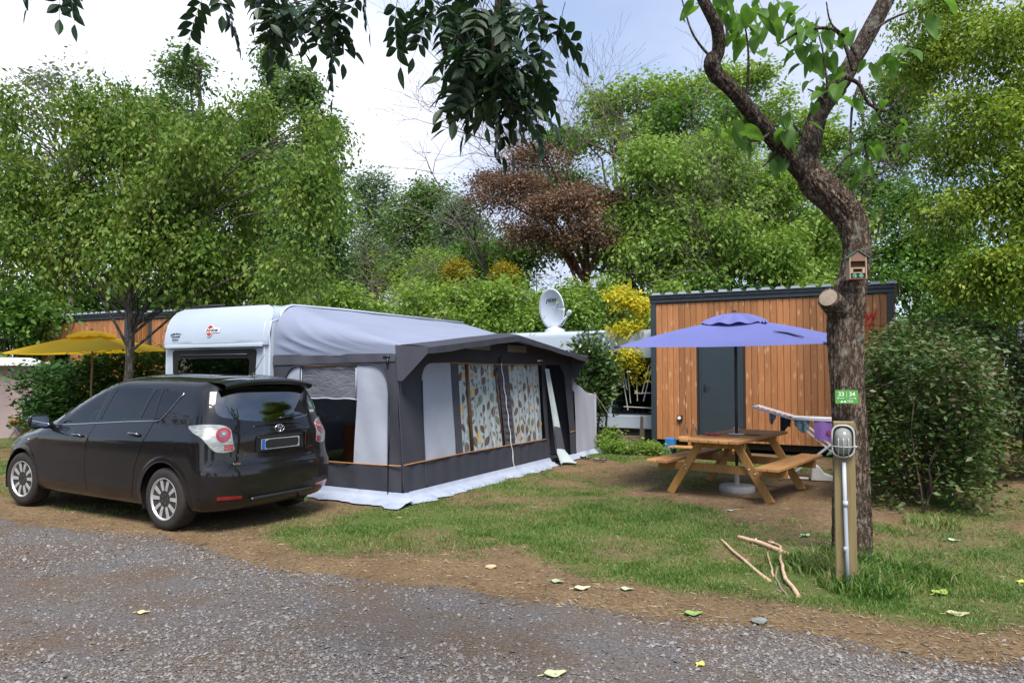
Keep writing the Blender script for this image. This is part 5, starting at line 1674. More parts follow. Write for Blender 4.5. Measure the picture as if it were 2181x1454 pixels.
b_ = MB().lathe([(.225,0),(.235,.015),(.235,.075),(.222,.092),(.05,.098)], 32).build('base_weight', MAT_CONC, blue, smooth=True, angle=40)
MB().lathe([(.034,.098),(.034,.33),(.028,.335)], 16).build('base_tube', mat('pale_plastic_tube', (.42,.42,.40), None, 8, rough=.5), b_, smooth=True, angle=40)
MB().lathe([(.10,.780),(.11,.783),(.11,.787),(.03,.790)], 24).build('table_collar', mat('white_plastic', (.75,.75,.73)), blue, smooth=True)
# loose black strap lying on the cloth
def strapz(sx, sy):
    a = max(abs(sx), abs(sy))/1.26
    return 2.36+(2.04-2.36)*a
piv = Matrix.Translation((0,0,2.14)) @ Matrix.Rotation(R(4.0), 4, 'X') @ Matrix.Translation((0,0,-2.14))
MB().tube([piv @ Vector((sx, sy, strapz(sx, sy)+.028)) for sx, sy in ((.62,-.80),(.70,-.84),(.80,-.90),(.90,-1.0),(1.0,-1.08))], [.004,.008,.010,.009,.005], 6).build('strap', MAT_BLACK, blue, smooth=True)
x, y, _ = at(195, 790, 15.4)
yel = parasol('parasol', 'bright yellow parasol behind the car at the left', (x, y, 0), -SITE+R(32), 2.35, 2.02, 2.40, MAT_YELCLOTH, mat('pale_wood_pole', (.25,.17,.10), None, 6, rough=.6), tilt=R(1.0), tilt_y=R(-2))
MB().lathe([(.22,0),(.22,.08),(.05,.12)], 24).build('base_weight', MAT_CONC, yel, smooth=True, angle=40)

# things on the picnic table
def on_table(dx, dy, z=.777):
    a = -SITE-R(9); x0, y0 = XY(-2.04, 10.22)
    return (x0+dx*math.cos(a)-dy*math.sin(a), y0+dx*math.sin(a)+dy*math.cos(a), pz+z)
o = MB().grid(lambda u, v: (-.10+.2*u, -.13+.26*v, .004+.010*math.sin(7*u+5*v)**2), 10, 12).build('red_napkin', mat('coral_cloth', (.70,.12,.12), (.6,.09,.09), 10, rough=.85), smooth=True, solid=.002)
o.location = on_table(-.26, -.18); o.rotation_euler = (0,0,-.3); tag(o, 'crumpled coral-red napkin on the picnic table', 'napkin')
o = MB().lathe([(.025,0),(.034,.07),(.036,.075),(.031,.075),(.024,.008)], 18).build('cup', mat('white_plastic', (.75,.75,.73)), smooth=True, angle=40)
o.location = on_table(-.10, .25); tag(o, 'small white cup on the picnic table beside the pole', 'cup')
o = MB().lathe([(.06,0),(.105,.010),(.108,.014),(.06,.006)], 22).build('plate', mat('brown_plate', (.30,.16,.10), None, 8, rough=.4), smooth=True)
o.location = on_table(.20, .08); tag(o, 'small brown plate on the picnic table', 'plate')

# ------------------------------------------------------------------ drying rack with laundry
MAT_RACK = mat('white_rack', (.68,.68,.74), (.6,.6,.66), 6, rough=.35)
rx, ry = 4.78, 11.12
rack = thing('drying_rack', 'white folding laundry drying rack behind the leaning tree', 'drying rack', (rx, ry, 0), -SITE)
deck = MB()
for y_ in (-.27, .27): deck.bar((-.46,y_,.90),(.50,y_,.885),.045,.03)
for x_ in (-.46, .50): deck.bar((x_,-.27,.895),(x_,.27,.895),.03,.022)
deck.build('deck_frame', MAT_RACK, rack)
for k in range(7):
    y_ = -.22+.44*k/6
    MB().tube([(-.46,y_,.90),(.50,y_,.887)], .005, 6).build('line', MAT_RACK, rack, smooth=True)
for s, zt_ in ((-1, 1.06),):
    x0 = -.47 if s < 0 else .51
    wg = MB()
    for y_ in (-.27, .27): wg.bar((x0,y_,.90),(x0+s*.56,y_,zt_),.045,.028)
    wg.bar((x0+s*.56,-.27,zt_),(x0+s*.56,.27,zt_),.028,.02)
    wo = wg.build('wing', MAT_RACK, rack)
    for k in range(6):
        f_ = .12+.15*k
        if f_ < 1: MB().bar((x0+s*.56*f_,-.27,.90+(zt_-.90)*f_),(x0+s*.56*f_,.27,.90+(zt_-.90)*f_),.012,.008).build('slat', MAT_RACK, wo)
for y_ in (-.25, .25):
    MB().bar((-.44,y_,.89),(.58,y_,.01),.045,.025).build('leg', MAT_RACK, rack)
    MB().bar((.50,y_-.024,.88),(-.52,y_-.024,.01),.045,.025).build('leg', MAT_RACK, rack)
MB().bar((.58,-.3,.015),(.58,.3,.015),.03,.02).build('foot_bar', MAT_RACK, rack)
MB().bar((-.52,-.3,.015),(-.52,.3,.015),.03,.02).build('foot_bar', MAT_RACK, rack)
def rack_pt(lx, ly, lz):
    a = -SITE; return (rx+lx*math.cos(a)-ly*math.sin(a), ry+lx*math.sin(a)+ly*math.cos(a), lz)
def hang(name, label, cat, x0, x1, y_, z0, z1, m, seed, ragged=.03):
    r = random.Random(seed); ph = r.random()*6
    def f(u, v):
        z = z0+.008+(z1-z0)*v+ragged*math.sin(5*u+ph)*v
        return (x0+(x1-x0)*u, (.014*math.sin(13*u+ph)-.010)*(.3+.7*v), z)
    def g2(u, v):
        p = f(u, v*.55); return (p[0], p[1]+.035, p[2])
    mb = MB().grid(f, 20, 12)
    mb.grid(lambda u, v: (x0+(x1-x0)*u, -.008+.05*v, z0+.010), 20, 2)
    mb.grid(g2, 20, 8)
    o = mb.build(name, m, None, smooth=True)
    o.location = rack_pt(0, y_, 0); o.rotation_euler = (0,0,-SITE)
    return tag(o, label, cat)
towel = hang('hanging_towel', 'purple towel hanging over the drying rack near the tree', 'towel', -.14, .30, -.28, .90, .58, mat('purple_towel', (.29,.16,.50), (.25,.13,.44), 30, rough=.95, bump=.2, bscale=150), 3)
MB().box(.03,.07,-.026,-.022,.70,.735).box(.075,.10,-.026,-.022,.69,.73).build('towel_motif', mat('red_motif', (.5,.04,.05), None, 9, rough=.8), towel)
hang('hanging_underwear', 'black dark laundry piece hanging at the raised rack end', 'laundry', -.62, -.47, -.28, .92, .72, mat('black_cloth', (.02,.02,.024), None, 20, rough=.9), 5, .05)
hang('hanging_swimwear', 'black and pale blue patterned swimwear hanging on the rack', 'laundry', -.42, -.20, -.28, .90, .74, mat('patterned_cloth', (.20,.33,.38), (.03,.035,.04), 22, rough=.9), 7, .06)
hang('hanging_socks', 'small grey patterned sock pieces hanging at the rack wing', 'laundry', -.78, -.68, -.28, .97, .84, mat('grey_pattern_cloth', (.25,.27,.32), (.06,.06,.08), 35, rough=.9), 9, .05)
# white plastic doorstop-shaped crate by the rack
cx, cy, _ = at(1752, 1005, 10.9)
o = MB().prism([(-.17,0),(.24,0),(.24,.03),(.02,.11),(-.06,.22),(-.15,.22)], .22, frame((0,.11,0), (1,0,0), (0,0,1))).build('plastic_foot_block', mat('white_plastic', (.75,.75,.73)), bevel=.012)
o.location = (cx, cy, 0); o.rotation_euler = (0,0,-.3); tag(o, 'white plastic foot block on the grass under the drying rack', 'plastic block')
o = MB().tube([(-.2,0,.02),(.0,.01,.03),(.22,-.02,.02)], [.018,.016,.018], 8).build('white_rod', mat('white_plastic', (.75,.75,.73)), smooth=True)
o.location = (cx-.42, cy+.05, 0); tag(o, 'white plastic rod lying beside the foot block', 'rod')

# ------------------------------------------------------------------ lamp post in front of the tree
px_, py_ = 2.545, 5.60
post = thing('lamp_post', 'short timber post with caged lamp and grey conduit before the tree', 'lamp post', (px_, py_, 0), R(-22))
MAT_POSTW = woodmat('weathered_post', (.14,.10,.04), (.25,.20,.095), (.11,.075,.035), axis=2, knots=.4)
MB().box(-.078, .072, -.045, .05, -.05, 1.235).build('post', MAT_POSTW, post, bevel=.006)
MB().tube([(-.008,-.064,.93),(-.005,-.066,.6),(.0,-.07,.3),(.006,-.085,-.03)], .0145, 10).build('conduit', mat('grey_conduit', (.40,.44,.50), (.36,.40,.46), 5, rough=.4), post, smooth=True)
for z_ in (.28, .62): MB().tube([(-.003,-.066,z_-.02),(-.003,-.066,z_+.02)], .019, 10).build('conduit_clip', mat('grey_conduit', (.40,.44,.50)), post, smooth=True)
def oval(a, b, n=28): return [(a*math.cos(2*PI*i/n), (b-a)*(1 if math.sin(2*PI*i/n) > 0 else -1)*(abs(math.sin(2*PI*i/n)) > .02)*.5+ (a+.0)*math.sin(2*PI*i/n)*1.0 + 0) for i in range(n)]
MLp = frame((-.012,-.046,1.09), (1,0,0), (0,0,1))
lamp = MB().prism(rounded([(-.072,-.115),(.072,-.115),(.072,.115),(-.072,.115)], .07, 8), .03, MLp).build('lamp_body', MAT_BLACK, post, bevel=.004)
def dome(u, v):
    t = u*2*PI; a = math.cos(v*PI/2)
    r = .062
    yy = .040*math.copysign(1, math.sin(t))*min(1, abs(math.sin(t))*3)
    q = Vector((r*a*math.cos(t), (r*math.sin(t))*a+yy*a, .03+.075*math.sin(v*PI/2)))
    return MLp @ q
def frosted():
    m, n, l, b = _nt('frosted_lamp_glass')
    b.inputs['Base Color'].default_value = (.45,.47,.45,1); b.inputs['Roughness'].default_value = .12; b.inputs['Transmission Weight'].default_value = .55; b.inputs['IOR'].default_value = 1.3
    return m
MB().grid(dome, 28, 8).build('lamp_glass', frosted(), lamp, smooth=True)
CAGE = mat('white_cage', (.45,.46,.44), None, 6, rough=.35)
P = [MLp @ Vector((x_*1.06, y_*1.04, .034)) for x_, y_ in rounded([(-.072,-.115),(.072,-.115),(.072,.115),(-.072,.115)], .07, 8)]
MB().tube(P+[P[0]], .007, 6).build('lamp_ring', CAGE, lamp, smooth=True)
for a in (-.035, 0.0, .035):
    MB().tube([MLp @ Vector((a, .112*math.cos(t), .034+.085*math.sin(t)*(1-abs(a)*5))) for t in np.linspace(PI*.42, PI, 12)], .0035, 6).build('cage_wire', CAGE, lamp, smooth=True)
MB().tube([MLp @ Vector((.078*math.cos(t), -.035, .034+.08*math.sin(t))) for t in np.linspace(0, PI, 16)], .0035, 6).build('cage_wire', CAGE, lamp, smooth=True)
for sx in (-1, 1): MB().tube([MLp @ Vector((sx*.070, -.035, .03)), MLp @ Vector((sx*.096, -.04, .028))], .008, 6).build('cage_lug', CAGE, lamp, smooth=True)

# ------------------------------------------------------------------ small things by the main cabin
sx_, sy_ = XY(-4.0, 14.33)
step = thing('door_step', 'two-board timber step below the cabin door', 'step', (sx_, sy_, 0), -SITE)
MB().box(0, 1.25, 0, .30, .285, .315).build('board', MAT_PINE, step, bevel=.004)
MB().box(-.1, 1.15, -.32, -.03, .125, .155).build('board', MAT_PINE, step, bevel=.004)
for x_ in (.2, 1.0):
    MB().box(x_, x_+.06, -.28, .26, .0, .124).build('support', MAT_PINE_Z, step); MB().box(x_, x_+.06, .02, .26, .128, .284).build('support', MAT_PINE_Z, step)
bx_, by_ = XY(-4.12, 14.25)
o = MB().box(-.09,.09,-.1,.1,0,.30).build('blue_bucket', mat('blue_plastic', (.03,.17,.45), None, 6, rough=.4), bevel=.015); o.location = (bx_, by_, 0); o.rotation_euler = (0,0,-SITE)
tag(o, 'blue plastic box standing at the left of the cabin step', 'box')
def shoe(label, x, y, z, rot, c, up=False, L=.27):
    def f(u, v):
        t = u; w_ = .042+.012*math.sin(PI*min(1, t*1.15)); a = v*2*PI
        h_ = .018+.05*(1-t)**.7*(.6+.4*math.sin(PI*t))+.02*math.sin(PI*t)
        e = max(.02, math.sin(PI*min(1, max(0, t*.98+.01))))**.35
        return (L*(t-.5), w_*math.cos(a)*e, max(0, h_*(math.sin(a)*.5+.5)))
    o = MB().grid(f, 14, 14).build('shoe', c, None, smooth=True)
    MB().box(-L*.46, L*.47, -.04, .04, 0.0, .012).build('sole', mat('shoe_sole', (.35,.22,.15), None, 8, rough=.8), o, bevel=.005)
    o.location = (x, y, z); o.rotation_euler = (0, R(-68) if up else 0, rot)
    return tag(o, label, 'shoe')
MAT_SHOE = mat('dark_shoe', (.035,.03,.03), None, 9, rough=.7)
a_, b__ = XY(-3.92, 14.56); shoe('dark shoe propped on the cabin step, the left of the pair', a_, b__, .42, -SITE-PI/2, MAT_SHOE, True)
a_, b__ = XY(-3.74, 14.56); shoe('dark shoe propped on the cabin step, the right of the pair', a_, b__, .42, -SITE-PI/2, MAT_SHOE, True)
def sandal(label, px, py, rot):
    p = gpt(px, py)
    o = MB().prism(rounded([(-.13,-.035),(.02,-.03),(.13,-.045),(.14,.03),(.05,.045),(-.13,.038)], .035), .022).build('sandal', MAT_SHOE, None)
    MB().tube([(.02,-.045,.02),(.05,-.02,.05),(.09,.0,.028)], .008, 6).build('strap', MAT_SHOE, o, smooth=True)
    MB().tube([(.02,.045,.02),(.05,.02,.05),(.09,.0,.028)], .008, 6).build('strap', MAT_SHOE, o, smooth=True)
    MB().prism(rounded([(-.11,-.025),(.10,-.03),(.11,.02),(-.11,.028)], .02), .003, Matrix.Translation((0,0,.0225))).build('insole', mat('pale_insole', (.5,.48,.44), None, 9, rough=.8), o)
    o.location = (p.x, p.y, .02); o.rotation_euler = (0,0,rot); tag(o, label, 'sandal')
sandal('black sandal on the pale skirt by the awning door', 1247, 977, -.9)
sandal('black sandal on the grass beyond the awning door', 1277, 982, -.6)

# ------------------------------------------------------------------ motorhome with dish behind
mx_, my_ = XY(-10.3, 15.7)
mh = thing('motorhome', 'white motorhome with dish on its roof behind the awning', 'motorhome', (mx_, my_, 0), -SITE)
ML_ = 5.5
mb = MB(); prof = rounded([(0,.32),(2.2,.32),(2.2,2.56),(0,2.56)], [.05,.05,.14,.14], 5)
mb.prism([(a, b) for a, b in prof], ML_, Matrix(((0,0,1,0),(1,0,0,0),(0,1,0,0),(0,0,0,1))))
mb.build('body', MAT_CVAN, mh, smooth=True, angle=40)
MB().box(.1, ML_-.1, .05, 2.1, .12, .32).build('underframe', MAT_DARKUNDER, mh)
w_ = MB().prism(rounded([(4.40,.66),(5.42,.66),(5.42,1.92),(4.58,1.92)], .05), .012, frame((0,0,0), (1,0,0), (0,0,1))).build('window', MAT_BLKFRAME, mh)
MB().prism(rounded([(4.44,.70),(5.40,.70),(5.40,1.88),(4.61,1.88)], .05), .003, frame((0,-.0125,0), (1,0,0), (0,0,1))).build('pane', glass('camper_pane', (.10,.11,.10), .12), w_)
WR = mat('white_rod_in_window', (.55,.55,.56), None, 8, rough=.5)
for a, b in (((4.62,1.85),(4.80,.74)),((4.78,1.8),(4.86,.9)),((4.70,1.6),(4.78,1.2)),((5.0,1.8),(5.02,.95)),((5.38,1.8),(5.16,.95)),((5.30,1.75),(5.12,1.1)),((4.95,1.12),(5.4,1.14)),((4.70,.82),(5.40,.80))):
    MB().tube([(a[0],-.018,a[1]),(b[0],-.018,b[1])], .012, 5).build('curtain_rod', WR, w_)
MB().box(4.2, 5.45, -.03, -.004, .34, .62).build('lower_skirt', MAT_CVAN, mh, bevel=.01)
MB().tube([(3.6,-.10,2.48),(4.35,-.10,2.50)], .05, 10).build('awning_cassette', MAT_CVAN, mh, smooth=True, angle=40)
MB().tube([(4.28,-.12,2.46),(4.24,-.13,1.7)], .035, 8).build('support_leg', mat('grey_blue_metal', (.32,.38,.46), None, 6, rough=.4), mh, smooth=True)
MB().box(4.30, 4.62, -.14, -.10, 2.42, 2.50).build('bracket', MAT_POLE, mh, bevel=.01)
MB().lathe([(.16,-.1),(.33,-.1),(.33,.1),(.16,.1)], 28, frame((1.2,.15,.33), (1,0,0), (0,0,1))).build('wheel', RUBBER, mh, smooth=True, angle=40)
# satellite dish
dx_, dy_, dz_ = at(1182, 708, 17.75)
dish = thing('satellite_dish', 'white oval satellite dish on the motorhome roof', 'satellite dish', (dx_, dy_, 2.56), 0)
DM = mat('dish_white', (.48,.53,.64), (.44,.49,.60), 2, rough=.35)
DR = frame((-.08,0,.58), (.80,-.60,0), (-.16,-.06,1.0))
def dsh(u, v):
    a = u*2*PI; return DR @ Vector((.36*v*math.cos(a), .50*v*math.sin(a), -.10*(1-v*v)))
d_ = MB().grid(dsh, 40, 10).build('reflector', DM, dish, smooth=True, solid=.012)
MB().tube([DR @ Vector((.36*math.cos(2*PI*i/40), .50*math.sin(2*PI*i/40), 0)) for i in range(41)], .011, 6).build('rim', mat('dish_rim', (.78,.8,.8), None, 5, rough=.3), d_, smooth=True)
text_part('Oyster  V', .16, LOGO_BLK, d_, DR @ Matrix.Translation((-.0,.22,-.050)), name='maker_lettering', bold=.002)
MB().tube([(-.05,.0,.10),(.05,-.06,.14),(.16,-.12,.26),(.30,-.2,.42)], [.03,.03,.022,.02], 8).build('feed_arm', DM, dish, smooth=True)
MB().tube([(.05,.05,.08),(.2,-.05,.2),(.30,-.2,.42)], [.02,.016,.014], 8).build('feed_arm', DM, dish, smooth=True)
MB().lathe([(.02,0),(.05,.05),(.055,.13),(.03,.15)], 14, Matrix.Translation((.28,-.19,.40)) @ Vector((.35,-.2,.5)).to_track_quat('Z','Y').to_matrix().to_4x4()).build('receiver_head', DM, dish, smooth=True, angle=40)
MB().lathe([(.26,0),(.24,.07),(.12,.12),(.08,.14)], 20).box(-.1,.06,-.1,.1,.1,.2).build('turret', DM, dish, smooth=True, angle=40)
# old timber posts and rail in front of it
for px, py, h_, lab in ((1368, 945, .62, 'grey timber stake near the corner of the main cabin'), (1300, 930, .52, 'grey timber stake beside the dark laurel bush')):
    p = gpt(px, py); o = MB().box(-.055,.055,-.05,.05,0,h_).build('timber_stake', mat('old_grey_wood', (.20,.155,.11), (.13,.10,.07), 14, rough=.9, stretch=(1,1,.2)), bevel=.012)
    o.location = (p.x, p.y, 0); o.rotation_euler = (0, .03, -.4); tag(o, lab, 'stake')
p0, p1 = gpt(1318, 944), gpt(1372, 944)
o = MB().bar((p0.x,p0.y-.08,.10),(p1.x,p1.y-.08,.10),.05,.16).build('low_board', mat('old_grey_wood', (.20,.155,.11)), bevel=.008); tag(o, 'low grey timber board between the stakes', 'board')

# ------------------------------------------------------------------ left edge: tent and folding chair
tx, ty = at(-40, 900, 18.5).x, 18.5
tent = thing('ridge_tent', 'pinkish grey canvas tent cut by the left edge of the picture', 'tent', (tx, ty, 0), -SITE)
MAT_TENT = mat('pink_grey_canvas', (.36,.29,.30), (.30,.24,.24), 2, rough=.85, trans=.15)
MAT_TENTROOF = mat('pale_tent_roof', (.66,.66,.66), None, 3, rough=.8, trans=.1)
for sgn in (1,):
    MB().grid(lambda u, v: (.9+.02*math.sin(9*u)-(-.45*(1-v)**2.2)+.015*math.sin(14*u+3*v), -1.2+2.4*u, 1.75*v), 16, 12).build('side_wall', MAT_TENT, tent, smooth=True)
MB().grid(lambda u, v: (-1.6+2.52*u+(.40*(1-v)**2.2 if u > .97 else 0), -1.2-.25*(1-v)**2+.02*math.sin(20*u), 1.75*v), 30, 10).build('front_wall', MAT_TENT, tent, smooth=True)
MB().grid(lambda u, v: (-1.6+2.6*u, -1.3+2.6*v, 1.76+.22*(1-abs(2*u-1))), 10, 6).build('roof', MAT_TENTROOF, tent, smooth=True)
cx_, cy_, _ = at(55, 880, 17.6)
ch = thing('folding_chair', 'white framed folding chair with blue seat beside the tent', 'chair', (cx_, cy_, 0), -.4)
for y_ in (-.22, .22):
    MB().tube([(-.25,y_,0),(.2,y_,.46),(.32,y_,.95)], .016, 6).build('leg', MAT_RACK, ch, smooth=True)
    MB().tube([(.25,y_,0),(-.22,y_,.46)], .016, 6).build('leg', MAT_RACK, ch, smooth=True)
MB().grid(lambda u, v: (-.24+.46*u, -.22+.44*v, .45-.03*math.sin(PI*v)), 6, 6).build('seat', mat('blue_cloth', (.10,.16,.34), None, 8, rough=.8), ch, smooth=True, solid=.006)
MB().grid(lambda u, v: (.225+.09*u, -.22+.44*v, .55+.38*u), 6, 6).build('backrest', mat('blue_cloth', (.10,.16,.34)), ch, smooth=True, solid=.006)
# far right: grey parasol folded
fx_, fy_, _ = at(2176, 760, 13.0)
o = thing('folded_parasol', 'folded grey parasol at the right edge above the hedge', 'parasol', (fx_, fy_, 0), 0)
MB().tube([(0,0,1.35),(0,0,1.5),(0,0,2.1),(0,0,2.5)], [.13,.10,.07,.03], 10).build('canopy', mat('grey_parasol_cloth', (.22,.22,.27), None, 4, rough=.85), o, smooth=True)
MB().tube([(0,0,0),(0,0,2.52)], .02, 8).build('pole', MAT_DARKPOLE, o, smooth=True)

# ------------------------------------------------------------------ sticks, leaves and stones on the ground
MAT_STICK = mat('dry_stick', (.58,.42,.28), (.40,.26,.17), 16, rough=.8, bump=.2)
MAT_STICKP = mat('pink_stick', (.60,.42,.33), (.46,.23,.15), 9, rough=.75, bump=.2)
def stick(name, label, pts, r0, r1, m, lift=0.0, twigs=()):
    P = []
    pts = [gpt(*p) for p in pts]
    for i in range(len(pts)-1):
        for k in range(4): P.append(pts[i].lerp(pts[i+1], k/4))
    P.append(pts[-1]); n = len(P); rr = random.Random(len(label))
    o0 = P[0].copy()
    Q = [(p.x-o0.x+rr.uniform(-.006,.006), p.y-o0.y+rr.uniform(-.006,.006), r0*.8+lift*math.sin(PI*i/(n-1))+rr.uniform(0,.006)) for i, p in enumerate(P)]
    mb = MB().tube(Q, [r0+(r1-r0)*i/(n-1)+rr.uniform(-.0015,.0015) for i in range(n)], 8)
    for ti, dx, dy, dz in twigs:
        q = Q[ti]; mb.tube([q, (q[0]+dx, q[1]+dy, q[2]+dz)], [r1*.7, r1*.3], 5)
    o = mb.build(name, m, None, smooth=True, angle=60); o.location = (o0.x, o0.y, float(ground_z(o0.x, o0.y)))
    return tag(o, label, 'branch', 'fallen branches before the tree')
stick('fallen_branch', 'straight pale stick lying leftmost on the lawn', [(1536,1146),(1572,1182),(1640,1234)], .011, .016, MAT_STICK, .01)
stick('fallen_branch', 'thick pinkish branch stub lying across the lawn', [(1574,1142),(1622,1159),(1690,1185)], .019, .024, MAT_STICKP, .015, ((3,.02,.03,.02),))
stick('fallen_branch', 'long crooked stick crossing over the thick branch', [(1640,1148),(1662,1168),(1663,1203),(1674,1238),(1703,1268)], .009, .016, MAT_STICK, .04, ((2,-.05,.03,.01),))
stick('fallen_branch', 'short crooked twig between the longer sticks', [(1635,1174),(1640,1195),(1648,1224)], .008, .010, MAT_STICK, .01)
stick('fallen_branch', 'thin forked twig lying lowest of the sticks', [(1658,1190),(1652,1226),(1663,1250),(1679,1270)], .007, .009, mat('grey_twig', (.24,.19,.14), None, 14, rough=.85), .01)
def fallen_leaf(px, py, L, rot, cols, label, curl=.25):
    p = gpt(px, py); m = mat('fallen_leaf_%d' % int(px), cols, tuple(c*.75 for c in cols), 12, rough=.7)
    def f(u, v):
        t = u; w_ = .40*math.sin(PI*min(1, t*1.02))**.7*(1-.35*t)
        s = (v-.5)*2
        return (L*(t-.5), L*w_*s, .006+L*curl*(abs(s)**1.6*.25+(t-.5)**2*.5)+.004*math.sin(9*t+5*s))
    o = MB().grid(f, 10, 8).build('fallen_leaf', m, None, smooth=True)
    MB().tube([(-L*.5,0,.012),(-L*.75,L*.06,.006)], .003, 5).build('stalk', m, o)
    o.location = (p.x, p.y, float(ground_z(p.x, p.y))+.004); o.rotation_euler = (0, 0, rot)
    tag(o, label, 'leaf', 'big leaves fallen on the ground')
LG, LY, LB, LW = (.22,.36,.10), (.55,.50,.16), (.45,.36,.20), (.42,.46,.36)
for a in ((1182,1433,.13,.3,(.50,.55,.30),'pale green leaf lying on the gravel at the bottom edge'),(1477,1307,.13,.1,LG,'bright green leaf on the bare verge below the sticks'),
          (1187,1239,.11,-.4,(.36,.42,.27),'pale green leaf at the lawn edge, left of two pale leaves'),(1240,1254,.13,.2,(.62,.55,.36),'cream dry leaf at the lawn edge'),
          (1335,1255,.10,-.2,(.42,.50,.32),'small pale green leaf on the soil between lawn and track'),(2003,1262,.15,.5,(.30,.42,.08),'large lime-green leaf on the lawn right of the post'),
          (2031,1151,.12,-.5,(.45,.50,.40),'pale leaf lying farthest back on the right lawn'),(1716,1140,.13,.6,(.30,.42,.24),'upturned green leaf left of the tree foot'),
          (2040,1308,.15,-.1,(.50,.44,.28),'dry beige leaf on the right lawn near the track'),(1492,1414,.07,.9,(.60,.55,.14),'small yellow leaf on the gravel'),
          (305,1306,.09,.1,(.60,.52,.26),'pale yellow leaf on the gravel at the left'),(852,1100,.05,.4,(.62,.50,.08),'tiny yellow flower-like leaf by the awning skirt'),
          (2176,1240,.10,.8,(.50,.55,.10),'lime leaf at the right picture edge'),(1556,1088,.10,.2,(.48,.48,.42),'grey-white leaf on soil below the picnic table')):
    fallen_leaf(*a)
def rock(px, py, s, label, c):
    p = gpt(px, py); r = random.Random(int(px)); mb = MB()
    def f(u, v):
        a = u*2*PI; b = (v-.5)*PI; k = 1+.25*math.sin(3*a+r.random()*0)+.12*math.cos(5*b+2*a)
        return (s*k*math.cos(b)*math.cos(a), s*.75*k*math.cos(b)*math.sin(a), s*.4*(math.sin(b)+.6))
    o = mb.grid(f, 10, 7).build('stone', mat('stone_%d' % int(px), c, None, 20, rough=.9, bump=.3), None, smooth=True, angle=40)
    o.location = (p.x, p.y, 0); tag(o, label, 'stone')
rock(1619, 1325, .05, 'flat grey stone on the verge below the fallen sticks', (.20,.22,.20))
rock(1046, 1209, .045, 'cream stone at the grass edge right of the car', (.50,.40,.24))
# ------------------------------------------------------------------ vegetation
LEAF2 = (np.array([(0,0,0),(.45,.26,.05),(1,0,-.06),(.45,-.26,.05)]), np.array([(0,1,2),(0,2,3)]))
LEAF4 = (np.array([(0,0,0),(.28,.20,.04),(.65,.20,.03),(1,0,-.10),(.65,-.20,.03),(.28,-.20,.04)]), np.array([(0,1,2),(0,2,3),(0,3,4),(0,4,5)]))
def unit(v): return v/np.maximum(np.linalg.norm(v, axis=-1, keepdims=True), 1e-9)
def leaf_cloud(pos, d, nrm, size, tmpl=LEAF2):
    tv, tf = tmpl
    d = unit(d); s = unit(np.cross(nrm, d)); n = np.cross(d, s)
    v = pos[:, None, :]+size[:, None, None]*(tv[None, :, 0:1]*d[:, None, :]+tv[None, :, 1:2]*s[:, None, :]+tv[None, :, 2:3]*n[:, None, :])
    f = (tf[None]+(np.arange(len(pos))*len(tv))[:, None, None]).reshape(-1, 3)
    return v.reshape(-1, 3), f
def blob_points(blobs, n, g, shell=.45):
    B = np.array(blobs, float)   # cx cy cz rx ry rz
    w = (B[:, 3]*B[:, 4]*B[:, 5])**.75; w /= w.sum()
    k = g.choice(len(B), n, p=w)
    dr = unit(g.normal(size=(n, 3)))
    r = shell+(1-shell)*g.random(n)**.6
    # lumpy outline
    r = r*(.84+.22*g.random(n))
    return B[k, :3]+dr*r[:, None]*B[k, 3:6], dr, k
def sprays(centers, outd, per, spread, leaf, g, droop=.35, flat=.55, up=.9, lvar=.55):
    """tufts of leaves round twig ends"""
    n = len(centers); N = n*per
    c = np.repeat(centers, per, 0); o = np.repeat(outd, per, 0)
    along = g.random(N)
    jit = g.normal(size=(N, 3))*spread*.5
    jit[:, 2] *= flat
    pos = c+o*(along[:, None]-.5)*spread*1.3+jit
    pos[:, 2] -= droop*spread*along**2
    a = g.random(N)*2*PI
    d = o*.5+np.stack([np.cos(a), np.sin(a), np.zeros(N)], -1)*.9
    d[:, 2] += -droop+g.normal(size=N)*.3
    nr = g.normal(size=(N, 3))*.55; nr[:, 2] += up
    sz = leaf*(1-lvar+2*lvar*g.random(N))
    return pos, d, nr, sz
def limb_path(a, b, g, n=5, sag=.1, wob=.06):
    a, b = np.array(a, float), np.array(b, float); L = np.linalg.norm(b-a)
    P = []
    for i in range(n+1):
        t = i/n; p = a+(b-a)*t
        p = p+g.normal(size=3)*wob*L*.3*math.sin(PI*t)
        p[2] += sag*L*math.sin(PI*t)
        P.append(p)
    return P
